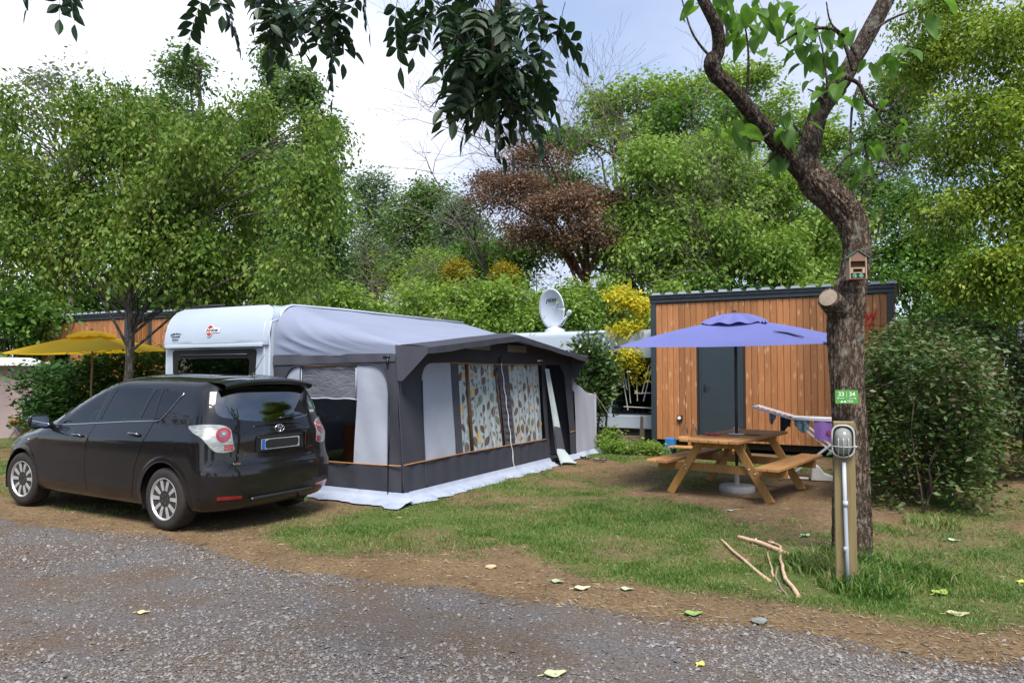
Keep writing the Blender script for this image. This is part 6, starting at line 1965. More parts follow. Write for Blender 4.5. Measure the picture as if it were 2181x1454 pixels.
def plant(name, label, cat, base, blobs, m_leaf, m_bark, g_seed, clusters, per, spread, leaf, trunk_r=.1, trunk_top=None, droop=.35, flat=.55, shell=.45, up=.9, twigs=.12, stems=1, group=None, lean=None, tmpl=LEAF2, extra=None, fork=.45, part='crown', trunkname='trunk', limb_r=.35, lump=True):
    g = np.random.default_rng(g_seed)
    bx, by = base[0], base[1]
    t = thing(name, label, cat, (bx, by, 0), 0, group)
    o3 = np.array([bx, by, 0.0])
    B = [tuple(np.array(b[:3])-o3)+tuple(b[3:]) for b in blobs]
    B0 = B
    if lump:   # break each lobe into smaller ones so that the crown has an uneven edge and gaps
        B = []
        for b in B0:
            b = np.array(b); B.append(tuple(np.concatenate([b[:3], b[3:]*.72])))
            for q in range(6):
                dv = unit(g.normal(size=3)); dv[2] = abs(dv[2])*.9-.25
                B.append(tuple(np.concatenate([b[:3]+dv*b[3:]*(.65+.35*g.random()), b[3:]*(.26+.26*g.random())])))
    cen, outd, kk = blob_points(B, clusters, g, shell)
    keep = cen[:, 2] > .05
    cen, outd, kk = cen[keep], outd[keep], kk[keep]
    pos, d, nr, sz = sprays(cen, outd, per, spread, leaf, g, droop, flat, up)
    if extra is not None: pos, d, nr, sz = extra(pos, d, nr, sz, g)
    v, f = leaf_cloud(pos, d, nr, sz, tmpl)
    link(part, fast_mesh(part, v, f, m_leaf), t)
    mb = MB()
    top = trunk_top or max(b[2] for b in B)
    lx, ly = lean or (0, 0)
    for s in range(stems):
        ox, oy = (0, 0) if stems == 1 else (g.normal()*.25, g.normal()*.25)
        P = []
        for i in range(9):
            q = i/8
            P.append((ox+lx*q*q+g.normal()*.02*(i > 0)*top*.3, oy+ly*q*q+g.normal()*.02*(i > 0)*top*.3, top*q-.05*(i == 0)))
        mb.tube(P, [trunk_r*(1.35 if i == 0 else 1-.75*(i/8)) for i in range(9)], 10 if trunk_r > .08 else 6)
        if s == 0: TP = P
    for b in B0:
        hz = min(b[2]*.75, top*.9)*(.7+.3*g.random())
        hz = max(hz, top*fork*.6)
        q = min(1, hz/top); i = int(q*7.99); st = np.array(TP[i])*(1-(q*8-i))+np.array(TP[min(8, i+1)])*(q*8-i)
        en = np.array(b[:3])+np.array([0, 0, b[5]*.3])
        L = limb_path(st, en, g)
        mb.tube(L, [trunk_r*limb_r*(1-.75*k/5)+.004 for k in range(6)], 6, caps=False)
    idx = g.choice(len(cen), int(len(cen)*twigs), replace=False) if twigs else []
    for i in idx:
        b = B[kk[i]]
        st = np.array(b[:3])+g.normal(size=3)*np.array(b[3:])*.18
        L = limb_path(st, cen[i], g, 3, .05, .12)
        mb.tube(L, [.010+.02*trunk_r, .008, .005, .003], 3, caps=False)
    mb.build(trunkname, m_bark, t, smooth=True)
    return t
def PB(px, py, Y, rx, rz=None, ry=None):
    """a lobe of foliage: place by bearing and distance, radii in pixels at that distance"""
    p = at(px, py, Y); k = Y/1550.0
    rz = rx if rz is None else rz
    return (p.x, p.y, p.z, rx*k, (ry if ry else rx)*k*.9, rz*k)
BARK = barkmat('tree_bark', (.045,.035,.026), (.16,.125,.095), None, 18)
BARK_G = barkmat('grey_bark', (.06,.052,.045), (.22,.19,.165), None, 18)
BARK_R = barkmat('red_brown_bark', (.07,.035,.022), (.24,.125,.085), None, 16)
L_MAPLE = leafmat('maple_leaf', [(.05,.11,.016),(.08,.155,.022),(.115,.20,.03),(.16,.24,.042),(.22,.27,.06)], tl=.38)
L_POP = leafmat('poplar_leaf', [(.07,.135,.04),(.10,.18,.052),(.14,.225,.07),(.18,.26,.095)], tl=.35)
L_FAR = leafmat('far_leaf', [(.10,.165,.085),(.13,.20,.105),(.17,.235,.135),(.14,.205,.10)], tl=.35)
L_BOX = leafmat('box_elder_leaf', [(0.108,0.195,0.032),(0.153,0.255,0.045),(0.197,0.323,0.063),(0.254,0.376,0.086),(0.165,0.242,0.043)], tl=.40)
L_DRK = leafmat('dark_leaf', [(0.024,0.068,0.016),(0.038,0.101,0.022),(0.057,0.135,0.030),(0.081,0.169,0.041)], tl=.28)
L_YEL = leafmat('yellow_leaf', [(.42,.40,.03),(.55,.50,.04),(.35,.38,.04),(.62,.52,.06)], tl=.4)
L_LIME = leafmat('hornbeam_leaf', [(0.070,0.134,0.015),(0.108,0.195,0.022),(0.159,0.255,0.031),(0.229,0.323,0.043),(0.331,0.390,0.076)], tl=.40)
L_BEECH = leafmat('beech_leaf', [(0.018,0.044,0.008),(0.028,0.068,0.011),(0.044,0.092,0.016),(0.068,0.116,0.024),(0.088,0.128,0.032),(0.136,0.104,0.048)], tl=.22, spec=.5)
L_BROWN = leafmat('dead_needles', [(.10,.065,.042),(.14,.09,.058),(.18,.11,.07),(.24,.14,.085)], tl=.25)
L_LAUR = leafmat('laurel_leaf', [(0.022,0.057,0.014),(0.038,0.084,0.019),(0.068,0.121,0.030),(0.121,0.189,0.054)], rough=.3, tl=.15, spec=.6)

L_IVY = leafmat('ivy_leaf', [(0.051,0.121,0.022),(0.076,0.168,0.028),(0.102,0.215,0.037),(0.146,0.255,0.049)], tl=.33)
# slim maple behind the car, its wide crown over the left of the picture
mp = at(275, 800, 13.2)
gm = random.Random(19)
MBL = [PB(120,540,13.0,120,70), PB(300,450,13.4,130,90), PB(470,420,13.6,120,90), PB(430,530,13.0,120,60)]
for k in range(34):
    px = gm.uniform(-60, 690); tp_ = 230+.00055*(px-330)**2*(1 if px > 330 else .25)
    py = gm.uniform(tp_+30, 610-(40 if 180 < px < 380 else 0)); r_ = gm.uniform(45, 95)
    MBL.append(PB(px, py, gm.uniform(12.3, 14.6), r_, r_*gm.uniform(.45, .8)))
for k in range(26):
    px = gm.uniform(-40, 720); tp_ = 215+.00055*(px-330)**2*(1 if px > 330 else .25); r_ = gm.uniform(22, 40)
    MBL.append(PB(px, tp_+gm.uniform(-25, 60), gm.uniform(12.5, 14.4), r_, r_*1.3))
plant('maple_tree', 'broad green maple with slim trunk rising behind the black car', 'tree', mp, MBL,
      L_MAPLE, BARK_G, 11, 1600, 42, .32, .088, trunk_r=.105, trunk_top=4.6, droop=1.1, flat=1.0, fork=.42, twigs=.12, shell=.15, lump=False, limb_r=.22)
# tall poplars behind it
for k, (px, top, Y, blobs, lab) in enumerate((
    (410, 80, 21, [PB(410,150,21,60,80), PB(380,260,21,90,90), PB(440,330,21,90,110), PB(350,400,21,110,120), PB(420,500,21,120,120), PB(320,250,21,60,70), PB(490,330,21,50,60), PB(270,300,21,60,60)], 'tall poplar with the highest rounded top at the left'),
    (575, 85, 22, [PB(575,130,22,32,60), PB(580,220,22,52,70), PB(560,310,22,55,80), PB(600,400,22,70,90), PB(570,500,22,80,110), PB(520,360,22,45,60)], 'narrow pointed poplar left of the sky gap'),
    (650, 160, 20, [PB(650,200,20,42,60), PB(665,290,20,52,60), PB(650,380,20,70,70), PB(690,410,20,45,30), PB(670,480,20,70,90), PB(640,560,20,80,90)], 'tiered poplar bordering the bright sky gap'))):
    plant('poplar_tree', lab, 'tree', at(px, 790, Y), blobs, L_POP, BARK_G, 20+k, 620, 42, .34, .13, trunk_r=.15, trunk_top=1.62+(790-top-20)/1550*Y, droop=.3, flat=.8, group='poplars behind the maple', fork=.3)
plant('birch_tree', 'sparse hazy tree with thin twigs at the upper left corner', 'tree', at(150, 790, 22), [PB(60,250,22,100,80), PB(160,200,22,110,90), PB(250,260,22,80,70), PB(130,340,22,140,80), PB(20,380,22,90,90), PB(60,520,22,140,120)], leafmat('hazy_leaf', [(.12,.17,.09),(.16,.20,.11),(.20,.22,.13),(.15,.14,.10)], tl=.4), BARK_G, 31, 420, 26, .4, .13, trunk_r=.12, trunk_top=9.0, droop=.2, twigs=.5, shell=.3)
# far trees through the gap
for k, (px, Y, blobs, mm, lab) in enumerate((
    (800, 40, [PB(800,410,40,55,60), PB(790,480,40,75,70), PB(820,560,40,90,80), PB(760,600,40,90,70)], L_FAR, 'blue-grey rounded tree farthest off in the gap'),
    (900, 36, [PB(905,420,36,50,55), PB(880,490,36,55,70), PB(930,510,36,50,80), PB(900,590,36,80,70)], L_POP, 'upright poplar clump right of the farthest tree'),
    (990, 33, [PB(985,470,33,45,60), PB(1000,560,33,55,80), PB(960,600,33,60,60)], L_FAR, 'pale drooping willow beside the dead brown tree'))):
    plant('distant_tree', lab, 'tree', at(px, 790, Y), blobs, mm, BARK_G, 40+k, 620, 40, .55, .17, trunk_r=.2, droop=.6 if k == 2 else .2, flat=1.0, group='far trees in the gap')
# bare grey twiggy tree in the centre
def bare_tree(name, label, base, height, spread_, depth, m, seed, leaves=None, up=.55, r0=.09, droopy=.0, start=.25, nb=(3, 4), first=None):
    g = random.Random(seed)
    t = thing(name, label, 'tree', (base[0], base[1], 0))
    mb = MB(); tips = []
    def grow(p, d, L, r, dep):
        P = [p]; q = p.copy(); dd = d.copy()
        n = 4 if dep else 3
        for i in range(n):
            dd = (dd+Vector((g.gauss(0,.16), g.gauss(0,.16), g.gauss(0,.12)-droopy*(.2 if dep < 2 else .02)))).normalized()
            q = q+dd*(L/n); P.append(q.copy())
        mb.tube(P, [max(.0035, r*(1-.55*i/n)) for i in range(n+1)], 7 if r > .05 else (5 if r > .015 else 3), caps=False)
        if dep == 0: tips.append((q, dd)); return
        for k in range(g.randint(*nb)):
            a = start+(1-start)*g.random()
            i = min(n-1, int(a*n)); o = P[i].lerp(P[i+1], a*n-i)
            ax = Vector((g.gauss(0,1), g.gauss(0,1), g.gauss(0,1)*.5)).normalized()
            nd = (dd*.55+ax*spread_+Vector((0,0,(up-.4)*.5))).normalized()
            grow(o, nd, L*(.52+.25*g.random()), r*.48, dep-1)
        grow(q, (dd+Vector((g.gauss(0,.2), g.gauss(0,.2), .1))).normalized(), L*.62, r*.45, dep-1)
    grow(Vector((0,0,-.05)), Vector((g.gauss(0,.05), g.gauss(0,.05), 1)).normalized(), height*.45, r0, depth)
    mb.build('trunk', m, t, smooth=True)
    if leaves:
        mm, per, sp_, sz_ = leaves
        gg = np.random.default_rng(seed)
        c = np.array([tuple(p) for p, _ in tips]); o = np.array([tuple(d) for _, d in tips])
        pos, d, nr, s = sprays(c, o, per, sp_, sz_, gg, .3, .8)
        v, f = leaf_cloud(pos, d, nr, s); link('crown', fast_mesh('crown', v, f, mm), t)
    return t
BARE = barkmat('bare_grey_wood', (.13,.11,.095), (.32,.28,.24), None, 25)
bare_tree('twiggy_tree', 'grey twiggy tree with few leaves standing behind the caravan roof', at(772, 790, 19), 6.2, .85, 4, BARE, 3, (L_LIME, 3, .25, .10), r0=.10, nb=(4, 5))
bare_tree('twiggy_tree', 'small bare grey shrub tree left of the twiggy tree', at(700, 790, 21), 5.0, .9, 4, BARE, 9, (L_MAPLE, 2, .2, .10), r0=.07)
# dead conifer: brown clumps on a reddish trunk, bare limbs
dp = at(1252, 790, 20.5)
plant('dead_conifer', 'dying conifer with rust-brown needles and reddish trunk', 'tree', dp,
      [PB(1150,330,20.5,70,45), PB(1100,400,20.3,75,45), PB(1060,430,20.4,60,35), PB(1180,440,20,90,50), PB(1250,420,20,70,60), PB(1320,430,20.2,55,50), PB(1150,500,20,90,40), PB(1240,500,20,90,40), PB(1040,380,21,50,30)],
      L_BROWN, BARK_R, 51, 620, 60, .38, .075, trunk_r=.17, trunk_top=6.6, droop=.6, flat=.5, shell=.2, twigs=.3, fork=.5)
bare_tree('leafless_tree', 'bare branching dead tree reaching up left of the conifer', at(1100, 790, 22), 9.2, .95, 4, BARE, 12, None, r0=.13, nb=(3, 4))
t_ = bare_tree('dead_limb_tree', 'pale leafless tree with spreading limbs before the conifer', at(1262, 790, 21), 5.4, 1.1, 4, barkmat('pale_dead_wood', (.20,.18,.15), (.46,.42,.36), None, 25), 21, None, r0=.085, nb=(4, 5), start=.5)
# green trees round the dead ones
plant('box_elder', 'big drooping light-green tree above the cabin roof', 'tree', at(1560, 790, 20.5),
      [PB(1400,380,20,100,90), PB(1500,330,20.5,110,90), PB(1620,420,20,120,90), PB(1480,470,19.6,120,80), PB(1400,530,19.4,90,70), PB(1600,540,19.4,120,70), PB(1720,500,19.8,110,80), PB(1700,590,19.4,110,50), PB(1480,590,19.2,90,45), PB(1330,470,20,60,70)],
      L_BOX, BARK, 61, 1350, 40, .46, .125, trunk_r=.2, trunk_top=7.2, droop=.8, flat=.6)
plant('ivy_tree', 'dark ivy-clad tree core between the box elder and sky', 'tree', at(1480, 790, 22.5),
      [PB(1440,270,22.5,60,90), PB(1480,420,22.5,110,120), PB(1420,520,22.5,120,110), PB(1560,450,22.5,110,110), PB(1650,520,22.5,120,110), PB(1290,560,22,80,80), PB(1560,250,22.5,50,70), PB(1220,400,24,90,60), PB(1130,520,24,90,60), PB(1180,300,24,60,40), PB(1060,560,24,70,60)],
      L_IVY, BARK, 62, 1200, 40, .45, .14, trunk_r=.2, trunk_top=8.4, droop=.5, shell=.3)
plant('ash_sapling', 'light feathery tree with sky showing through above the conifer', 'tree', at(1330, 790, 26),
      [PB(1280,230,26,80,60), PB(1380,200,26,90,60), PB(1480,210,26,80,60), PB(1240,300,26,70,50), PB(1340,290,26,80,50), PB(1640,250,26,110,80), PB(1720,330,26,110,80), PB(1560,170,26,80,50)],
      L_BOX, BARE, 63, 820, 30, .45, .15, trunk_r=.16, trunk_top=11.5, droop=.2, twigs=.5, shell=.2)
bare_tree('bare_birch', 'tall bare birch with fine twigs against the upper right sky', at(1420, 790, 24), 15.5, .55, 5, BARE, 33, None, up=.9, r0=.13, nb=(3, 4), droopy=.1)
bare_tree('bare_birch', 'second bare birch farther right behind the leaning tree', at(1610, 790, 25), 15.0, .55, 5, BARE, 35, None, up=.9, r0=.12, nb=(3, 4), droopy=.1)
# shrubs behind the awning
for k, (px, py, Y, r, rz, mm, lab) in enumerate(((890,640,18.5,70,50,L_BOX,'leftmost light green shrub above the awning roof'),(985,625,18.2,75,58,L_BOX,'second light green shrub along the awning roof line'),(1085,630,18.8,80,62,L_BOX,'round light green shrub directly above the canopy peak'),(1190,640,19.0,70,60,L_BOX,'light green shrub behind the satellite dish'),(1285,640,18.8,60,70,L_BOX,'light green shrub between dish and main cabin'),(640,650,17.0,70,40,L_MAPLE,'green shrub above the caravan roof'),(740,650,18.0,70,45,L_BOX,'low green shrub behind the caravan hatch'),(1420,640,18.6,80,50,L_BOX,'light green shrub behind the left cabin roof'),(1560,635,18.4,90,50,L_DRK,'dark shrub behind the cabin roof'),(1700,630,18.2,90,50,L_BOX,'green shrub behind the cabin right of the pole'),(1030,540,24,75,60,L_IVY,'tall shrub in the gap left of the dead conifer'),(930,560,26,80,60,L_BOX,'tall pale shrub below the distant poplar clump'))):
    p = at(px, py, Y); q = r*Y/1550
    plant('leafy_shrub', lab, 'shrub', p, [PB(px,py,Y,r,rz), PB(px-r*.6,py+50,Y-.1,r*.8,rz*.9), PB(px+r*.6,py+55,Y,r*.8,rz*.9), (p.x, p.y, p.z*.45, q*1.1, q, p.z*.4)], mm, BARE, 70+k, 330, 32, .34, .105, trunk_r=.045, stems=3, droop=.5, twigs=.15, group='shrubs behind the awning')
for k, (px, py, lab) in enumerate(((970,580,'golden shrub tuft glowing above the green shrubs'),(1075,585,'smaller ochre shrub tuft right of the golden one'))):
    p = at(px, py, 19.6)
    plant('golden_shrub', lab, 'shrub', p, [PB(px,py,19.6,26,24), PB(px,py+40,19.6,18,40)], leafmat('golden_needles', [(.26,.22,.02),(.36,.29,.02),(.20,.20,.025),(.30,.22,.03)], tl=.3), BARK, 85+k, 170, 40, .22, .06, trunk_r=.04, droop=.2, up=.2)
plant('yellow_shrub', 'bright yellow-leaved shrub beside the left corner of the cabin', 'shrub', at(1340, 900, 16.6), [PB(1320,630,16.7,38,24), PB(1360,650,16.5,36,26), PB(1340,700,16.4,40,20), PB(1325,760,16.3,34,26), PB(1360,790,16.3,24,20), PB(1300,800,16.3,20,14)], L_YEL, BARK, 91, 150, 26, .22, .10, trunk_r=.03, stems=2, droop=.5, twigs=.5)
plant('laurel_bush', 'dark glossy upright laurel bush at the awning annexe', 'bush', at(1262, 930, 15.0), [PB(1262,760,15.0,36,50), PB(1250,850,15.0,42,60), PB(1285,820,15.1,34,70), PB(1240,780,15.0,22,30)], L_LAUR, BARK, 92, 320, 26, .20, .095, trunk_r=.03, stems=5, droop=-.3, flat=1.0, twigs=.5, up=.5)
plant('nettle_patch', 'low green weeds growing at the cabin corner', 'weeds', at(1340, 950, 14.4), [(at(1300,950,14.5).x,14.5,.12,.3,.25,.18),(at(1345,950,14.3).x,14.4,.12,.45,.25,.16),(at(1400,960,14.0).x,14.1,.10,.35,.2,.14),(at(1300,920,14.9).x,14.9,.25,.2,.2,.25)], L_BOX, BARK, 93, 200, 24, .12, .05, trunk_r=.006, stems=6, droop=.1)
# hedges
def hedge(name, label, pts, h, th, m, seed, n, per, leaf, group=None, zlow=.15, cat='hedge'):
    g = np.random.default_rng(seed)
    P = [np.array(p, float) for p in pts]
    t = thing(name, label, cat, (P[0][0], P[0][1], 0), 0, group)
    seg = [np.linalg.norm(P[i+1]-P[i]) for i in range(len(P)-1)]; tot = sum(seg)
    u = g.random(n)*tot; c = np.zeros((n, 3)); o = np.zeros((n, 3))
    acc = 0
    for i in range(len(seg)):
        k = (u >= acc) & (u < acc+seg[i]+1e-9); d = (P[i+1]-P[i])/seg[i]; nn = np.array([-d[1], d[0]])
        s = g.choice([-1, 1], k.sum()); w_ = th*.5*(.35+.65*np.sqrt(g.random(k.sum())))*s
        z = zlow+(h*(.86+.28*NZ(u[k]*1.3+seed, u[k]*0+seed))-zlow)*g.random(k.sum())**.8
        w_ *= np.clip(1.1-.35*(z/h)**3, .3, 1)
        c[k, 0] = P[i][0]+d[0]*(u[k]-acc)+nn[0]*w_-P[0][0]; c[k, 1] = P[i][1]+d[1]*(u[k]-acc)+nn[1]*w_-P[0][1]; c[k, 2] = z
        o[k, 0] = nn[0]*s; o[k, 1] = nn[1]*s; o[k, 2] = .15
        acc += seg[i]
    pos, d, nr, sz = sprays(c, o, per, .30, leaf, g, .25, .5)
    v, f = leaf_cloud(pos, d, nr, sz); link('foliage', fast_mesh('foliage', v, f, m), t)
    mb = MB(); acc = 0
    for i in range(len(seg)):
        d = (P[i+1]-P[i])/seg[i]
        for k in range(int(seg[i]/.42)+1):
            q = P[i]+d*(k*.42+g.random()*.2)-P[0]
            for b in range(2):
                a = limb_path((q[0], q[1], 0), (q[0]+g.normal()*.3, q[1]+g.normal()*.3, h*(.6+.35*g.random())), g, 5, 0, .15)
                mb.tube(a, [.016,.013,.011,.009,.006,.003], 5, caps=False)
    mb.build('stems', BARK, t, smooth=True)
    return t
h0 = XY(.15, 9.6); h1 = XY(.45, 14.6)
hedge('beech_hedge', 'beech hedge running back beside the leaning tree', [h0, h1], 2.15, 1.0, L_BEECH, 101, 1250, 34, .07, zlow=.05)
h2 = XY(.3, 13.2); h3 = XY(6.5, 15.2)
hedge('beech_hedge', 'dark beech hedge crossing the right side of the picture', [h2, h3], 2.4, 1.5, L_BEECH, 102, 1300, 34, .075, zlow=.15)
hedge('conifer_hedge', 'dark green hedge behind the yellow parasol', [tuple(at(70,800,17.4))[:2], tuple(at(370,800,16.8))[:2]], 2.0, .9, L_DRK, 103, 620, 36, .10)
# hornbeam filling the right edge
plant('hornbeam_tree', 'large lime-green tree with hanging sprays filling the right edge', 'tree', at(2380, 790, 11.5),
      [PB(2120,90,11,130,110), PB(2080,260,10.8,120,100), PB(2170,380,10.4,120,110), PB(2060,430,11,100,80), PB(2150,560,10.4,110,80), PB(2230,180,10.5,120,140), PB(2010,120,11.5,90,80), PB(2000,330,11.6,70,80), PB(2080,610,11,70,50), PB(2220,640,10.2,80,60), PB(2000,10,11.5,90,60), PB(2270,480,10.2,100,130)],
      L_LIME, BARK, 111, 1500, 48, .32, .062, trunk_r=.2, trunk_top=6.0, droop=.85, flat=.45, twigs=.14)
plant('hazel_tree', 'shaded green tree behind the right hedge', 'tree', at(1960, 790, 19), [PB(1900,600,19,60,60), PB(1960,520,19,80,80), PB(2040,600,19,90,80), PB(1930,430,19,50,60), PB(2130,600,18,90,90), PB(1990,680,18.5,90,50), PB(2090,690,18,90,45)], L_IVY, BARK, 112, 620, 40, .42, .12, trunk_r=.12, droop=.5)
plant('hazel_tree', 'mid-green tree left of the hornbeam above the cabin end', 'tree', at(1850, 790, 24), [PB(1830,380,24,70,70), PB(1900,300,24,80,80), PB(1860,480,24,60,50), PB(1930,200,24,80,80), PB(1800,560,24,70,50), PB(1790,470,24,50,60)], L_POP, BARK, 113, 620, 38, .42, .14, trunk_r=.14, droop=.4, shell=.3)
# the wood beyond, one mass
def far_wood():
    g = np.random.default_rng(7); n = 1700
    a = g.random(n)*1.9-.95; D = 46+g.random(n)*16
    x, y = np.sin(a)*D*1.1, np.cos(a)*D
    z = (4.0+3.2*NZ(x*.13+5, y*0+2)+2.2*NZ(x*.5, y*0+9))*g.random(n)**.6
    c = np.stack([x, y, z], -1); o = unit(np.stack([-x, -y, 0*x+8], -1))
    pos, d, nr, sz = sprays(c, o, 26, 1.6, .42, g, .3, .8)
    v, f = leaf_cloud(pos, d, nr, sz)
    return link('far_wood', fast_mesh('far_wood', v, f, L_DRK))
tag(far_wood(), 'dark mass of woodland closing the view behind the camp', 'woodland', kind='stuff')
# trees behind the viewpoint, across the track (they show in the car's glass and paint)
for k, (x, y, h, lab) in enumerate(((3.5,-17,8,'green tree across the track mirrored in the car window'),(-11.5,-2.2,9,'green tree across the track left of the viewpoint'),(15.5,-17,9,'tall green tree across the track right of the viewpoint'),(-18.5,1.2,9,'green tree across the track far to the left'),(-27,5,8,'green tree at the far left end of the track'))):
    plant('roadside_tree', lab, 'tree', (x, y), [(x,y,h*.5,2.6,2.2,h*.25),(x-2.2,y,h*.3,2.2,1.8,h*.24),(x+2.2,y+.3,h*.3,2.2,1.8,h*.24),(x,y,h*.8,1.5,1.5,1.6),(x-3.5,y,1.2,2.0,1.2,1.4),(x+3.5,y,1.2,2.0,1.2,1.4)], L_DRK, BARK, 120+k, 330, 24, .75, .26, trunk_r=.16, trunk_top=h*.85, group='trees across the track', twigs=.05)
for k, (px, py, Y, lab) in enumerate(((10,640,21,'leafy shrub filling the far left under the maple crown'),(130,610,25,'leafy shrub behind the far left cabin'),(300,620,25,'leafy shrub behind the slim maple trunk'),(500,600,24,'leafy shrub above the caravan front corner'))):
    plant('background_shrub', lab, 'shrub', at(px, py, Y), [PB(px,py,Y,95,70), PB(px-80,py+40,Y,80,60), PB(px+80,py+40,Y,80,60), PB(px,py+100,Y,130,70)], L_IVY, BARK, 140+k, 330, 30, .42, .15, trunk_r=.06, stems=3, droop=.5, group='shrubs behind the maple')
q0 = XY(-24, -4.2); q1 = XY(-5.5, -4.0)
hedge('roadside_hedge', 'clipped green hedge along the far side of the track', [q0, q1], 2.9, 1.2, L_DRK, 131, 700, 22, .22)
# ------------------------------------------------------------------ the leaning tree in front
BARK_C = barkmat('furrowed_bark', (.042,.030,.022), (.36,.27,.205), (.38,.38,.32), 24, .38, 1.0)
BARK_U = barkmat('upper_bark', (.022,.017,.014), (.23,.175,.14), (.32,.33,.29), 26, .42, 1.0)
L_CAT = leafmat('catalpa_leaf', [(.05,.12,.022),(.07,.16,.03),(.095,.20,.035),(.13,.24,.045)], tl=.5, rough=.45)
TY = 6.28
tb = gpt(1813, 1197)
ct = thing('leaning_tree', 'crooked forked tree with rough bark and sparse big leaves', 'tree', (tb.x, tb.y, 0))
def tp(px, py, Y=TY):
    p = at(px, py, Y); return Vector((p.x-tb.x, p.y-tb.y, p.z))
def rr(w, Y=TY): return w*.86/2*Y/1550
def spline(P, Rr, n=8):
    out, ro = [], []
    for i in range(len(P)-1):
        p0, p1, p2, p3 = P[max(0, i-1)], P[i], P[i+1], P[min(len(P)-1, i+2)]
        for k in range(n):
            t = k/n
            out.append(.5*((2*p1)+(p2-p0)*t+(2*p0-5*p1+4*p2-p3)*t*t+(3*p1-p0-3*p2+p3)*t*t*t)); ro.append(Rr[i]*(1-t)+Rr[i+1]*t)
    out.append(P[-1]); ro.append(Rr[-1]); return out, ro
def bark_table():
    # long plates split by cracks, wrapping round the stem
    n = 192; i = np.arange(997)[:, None]; a = np.arange(n+1)[None]/n*2*PI
    ca, sa = np.cos(a)*5.2, np.sin(a)*5.2
    w1 = NZ(ca*1.0+50+i*.012, sa+70+i*.055); w2 = NZ(ca*2.1+11-i*.02, sa*2.1+33+i*.09); w3 = NZ(ca*4.3+91, sa*4.3+13+i*.31)
    r = np.abs(w1-.5)*2; r2 = np.abs(w2-.5)*2
    return np.clip(np.minimum(r*2.6, r2*2.2), 0, 1)*.8+.35*w3-.6
TBL = bark_table(); RS, RA = 1.0, .15
def rough_tube(mb, P, Rr, n, g, amp, flare=0.0, ridges=0):
    """trunk surface with lumps and lengthwise furrows"""
    ref = None; vs = []
    for i, p in enumerate(P):
        d = (P[min(len(P)-1, i+1)]-P[max(0, i-1)]).normalized()
        if ref is None: ref = Vector((1,0,0))
        s = (ref-d*ref.dot(d)).normalized(); ref = s; u = d.cross(s)
        for k in range(n):
            a = 2*PI*k/n
            q = 1+amp*(float(NZ(np.array(k*.9+40), np.array(i*.35+g)))-.5)*2*.5+amp*.7*math.sin(a*3+i*.07+g)*.5
            if ridges:
                pl_ = TBL[int(i*RS+7*g) % 997, int(k*(TBL.shape[1]-1)/n)]
                q += RA*pl_
            if flare: q += flare*max(0, 1-i/16)**2*(.5+.5*math.cos(a*4+.6))
            vs.append(p+(s*math.cos(a)+u*math.sin(a))*Rr[i]*q)
    fs = [(i*n+k, i*n+(k+1) % n, (i+1)*n+(k+1) % n, (i+1)*n+k) for i in range(len(P)-1) for k in range(n)]
    fs.append(tuple((len(P)-1)*n+k for k in range(n)))
    mb.add(vs, fs)
TR = [((1813,1215),100),((1814,1150),88),((1814,1000),79),((1806,850),75),((1800,720),80),((1803,650),84),((1818,590),66),((1824,530),62),((1812,470),70),((1782,430),76),((1745,396),78),((1722,372),66)]
P, Rr = spline([tp(*p) for p, _ in TR], [rr(w_) for _, w_ in TR], 26)
mb = MB(); rough_tube(mb, P, Rr, 110, 2.0, .03, .32, 9)
trunk = mb.build('trunk', BARK_C, ct, smooth=True)
LA = [((1728,385),56,6.28),((1690,345),48,6.25),((1650,300),44,6.2),((1600,240),42,6.1),((1555,188),40,6.0),((1524,158),44,5.95),((1517,132),46,5.9),((1530,108),36,5.88),((1527,60),33,5.8),((1505,15),31,5.75),((1470,-60),30,5.7),((1430,-160),26,5.6)]
P1, R1 = spline([tp(a[0], a[1], Y) for a, _, Y in LA], [rr(w_, Y) for _, w_, Y in LA], 14)
R1 = [q*.88 for q in R1]
mb = MB(); rough_tube(mb, P1, R1, 56, 5.0, .05, 0, 6); mb.build('limb', BARK_U, ct, smooth=True)
LB = [((1722,385),60,6.28),((1718,340),60,6.3),((1728,290),52,6.35),((1748,235),48,6.4),((1790,175),50,6.5),((1822,120),46,6.55),((1850,70),46,6.6),((1885,5),44,6.65),((1930,-90),40,6.7),((1960,-180),34,6.75)]
P2, R2 = spline([tp(a[0], a[1], Y) for a, _, Y in LB], [rr(w_, Y) for _, w_, Y in LB], 14)
R2 = [q*.88 for q in R2]
mb = MB(); rough_tube(mb, P2, R2, 56, 9.0, .05, 0, 6); mb.build('limb', BARK_U, ct, smooth=True)
# sawn limb stub
s0 = tp(1790, 660, 6.25); s1 = tp(1764, 634, 6.08)
mb = MB(); Q = [s0.lerp(s1, k/5) for k in range(6)]; rough_tube(mb, Q, [.12,.11,.10,.095,.092,.088], 22, 3.0, .12); stub = mb.build('sawn_stub', BARK_C, ct, smooth=True)
dn = (s1-s0).normalized()
MB().lathe([(.074,0),(.074,.006),(.04,.008)], 24, Matrix.Translation(s1-dn*.002) @ dn.to_track_quat('Z','Y').to_matrix().to_4x4()).build('cut_face', mat('sawn_wood', (.30,.25,.19), (.20,.155,.11), 22, rough=.85, bump=.3), stub, smooth=True, angle=40)
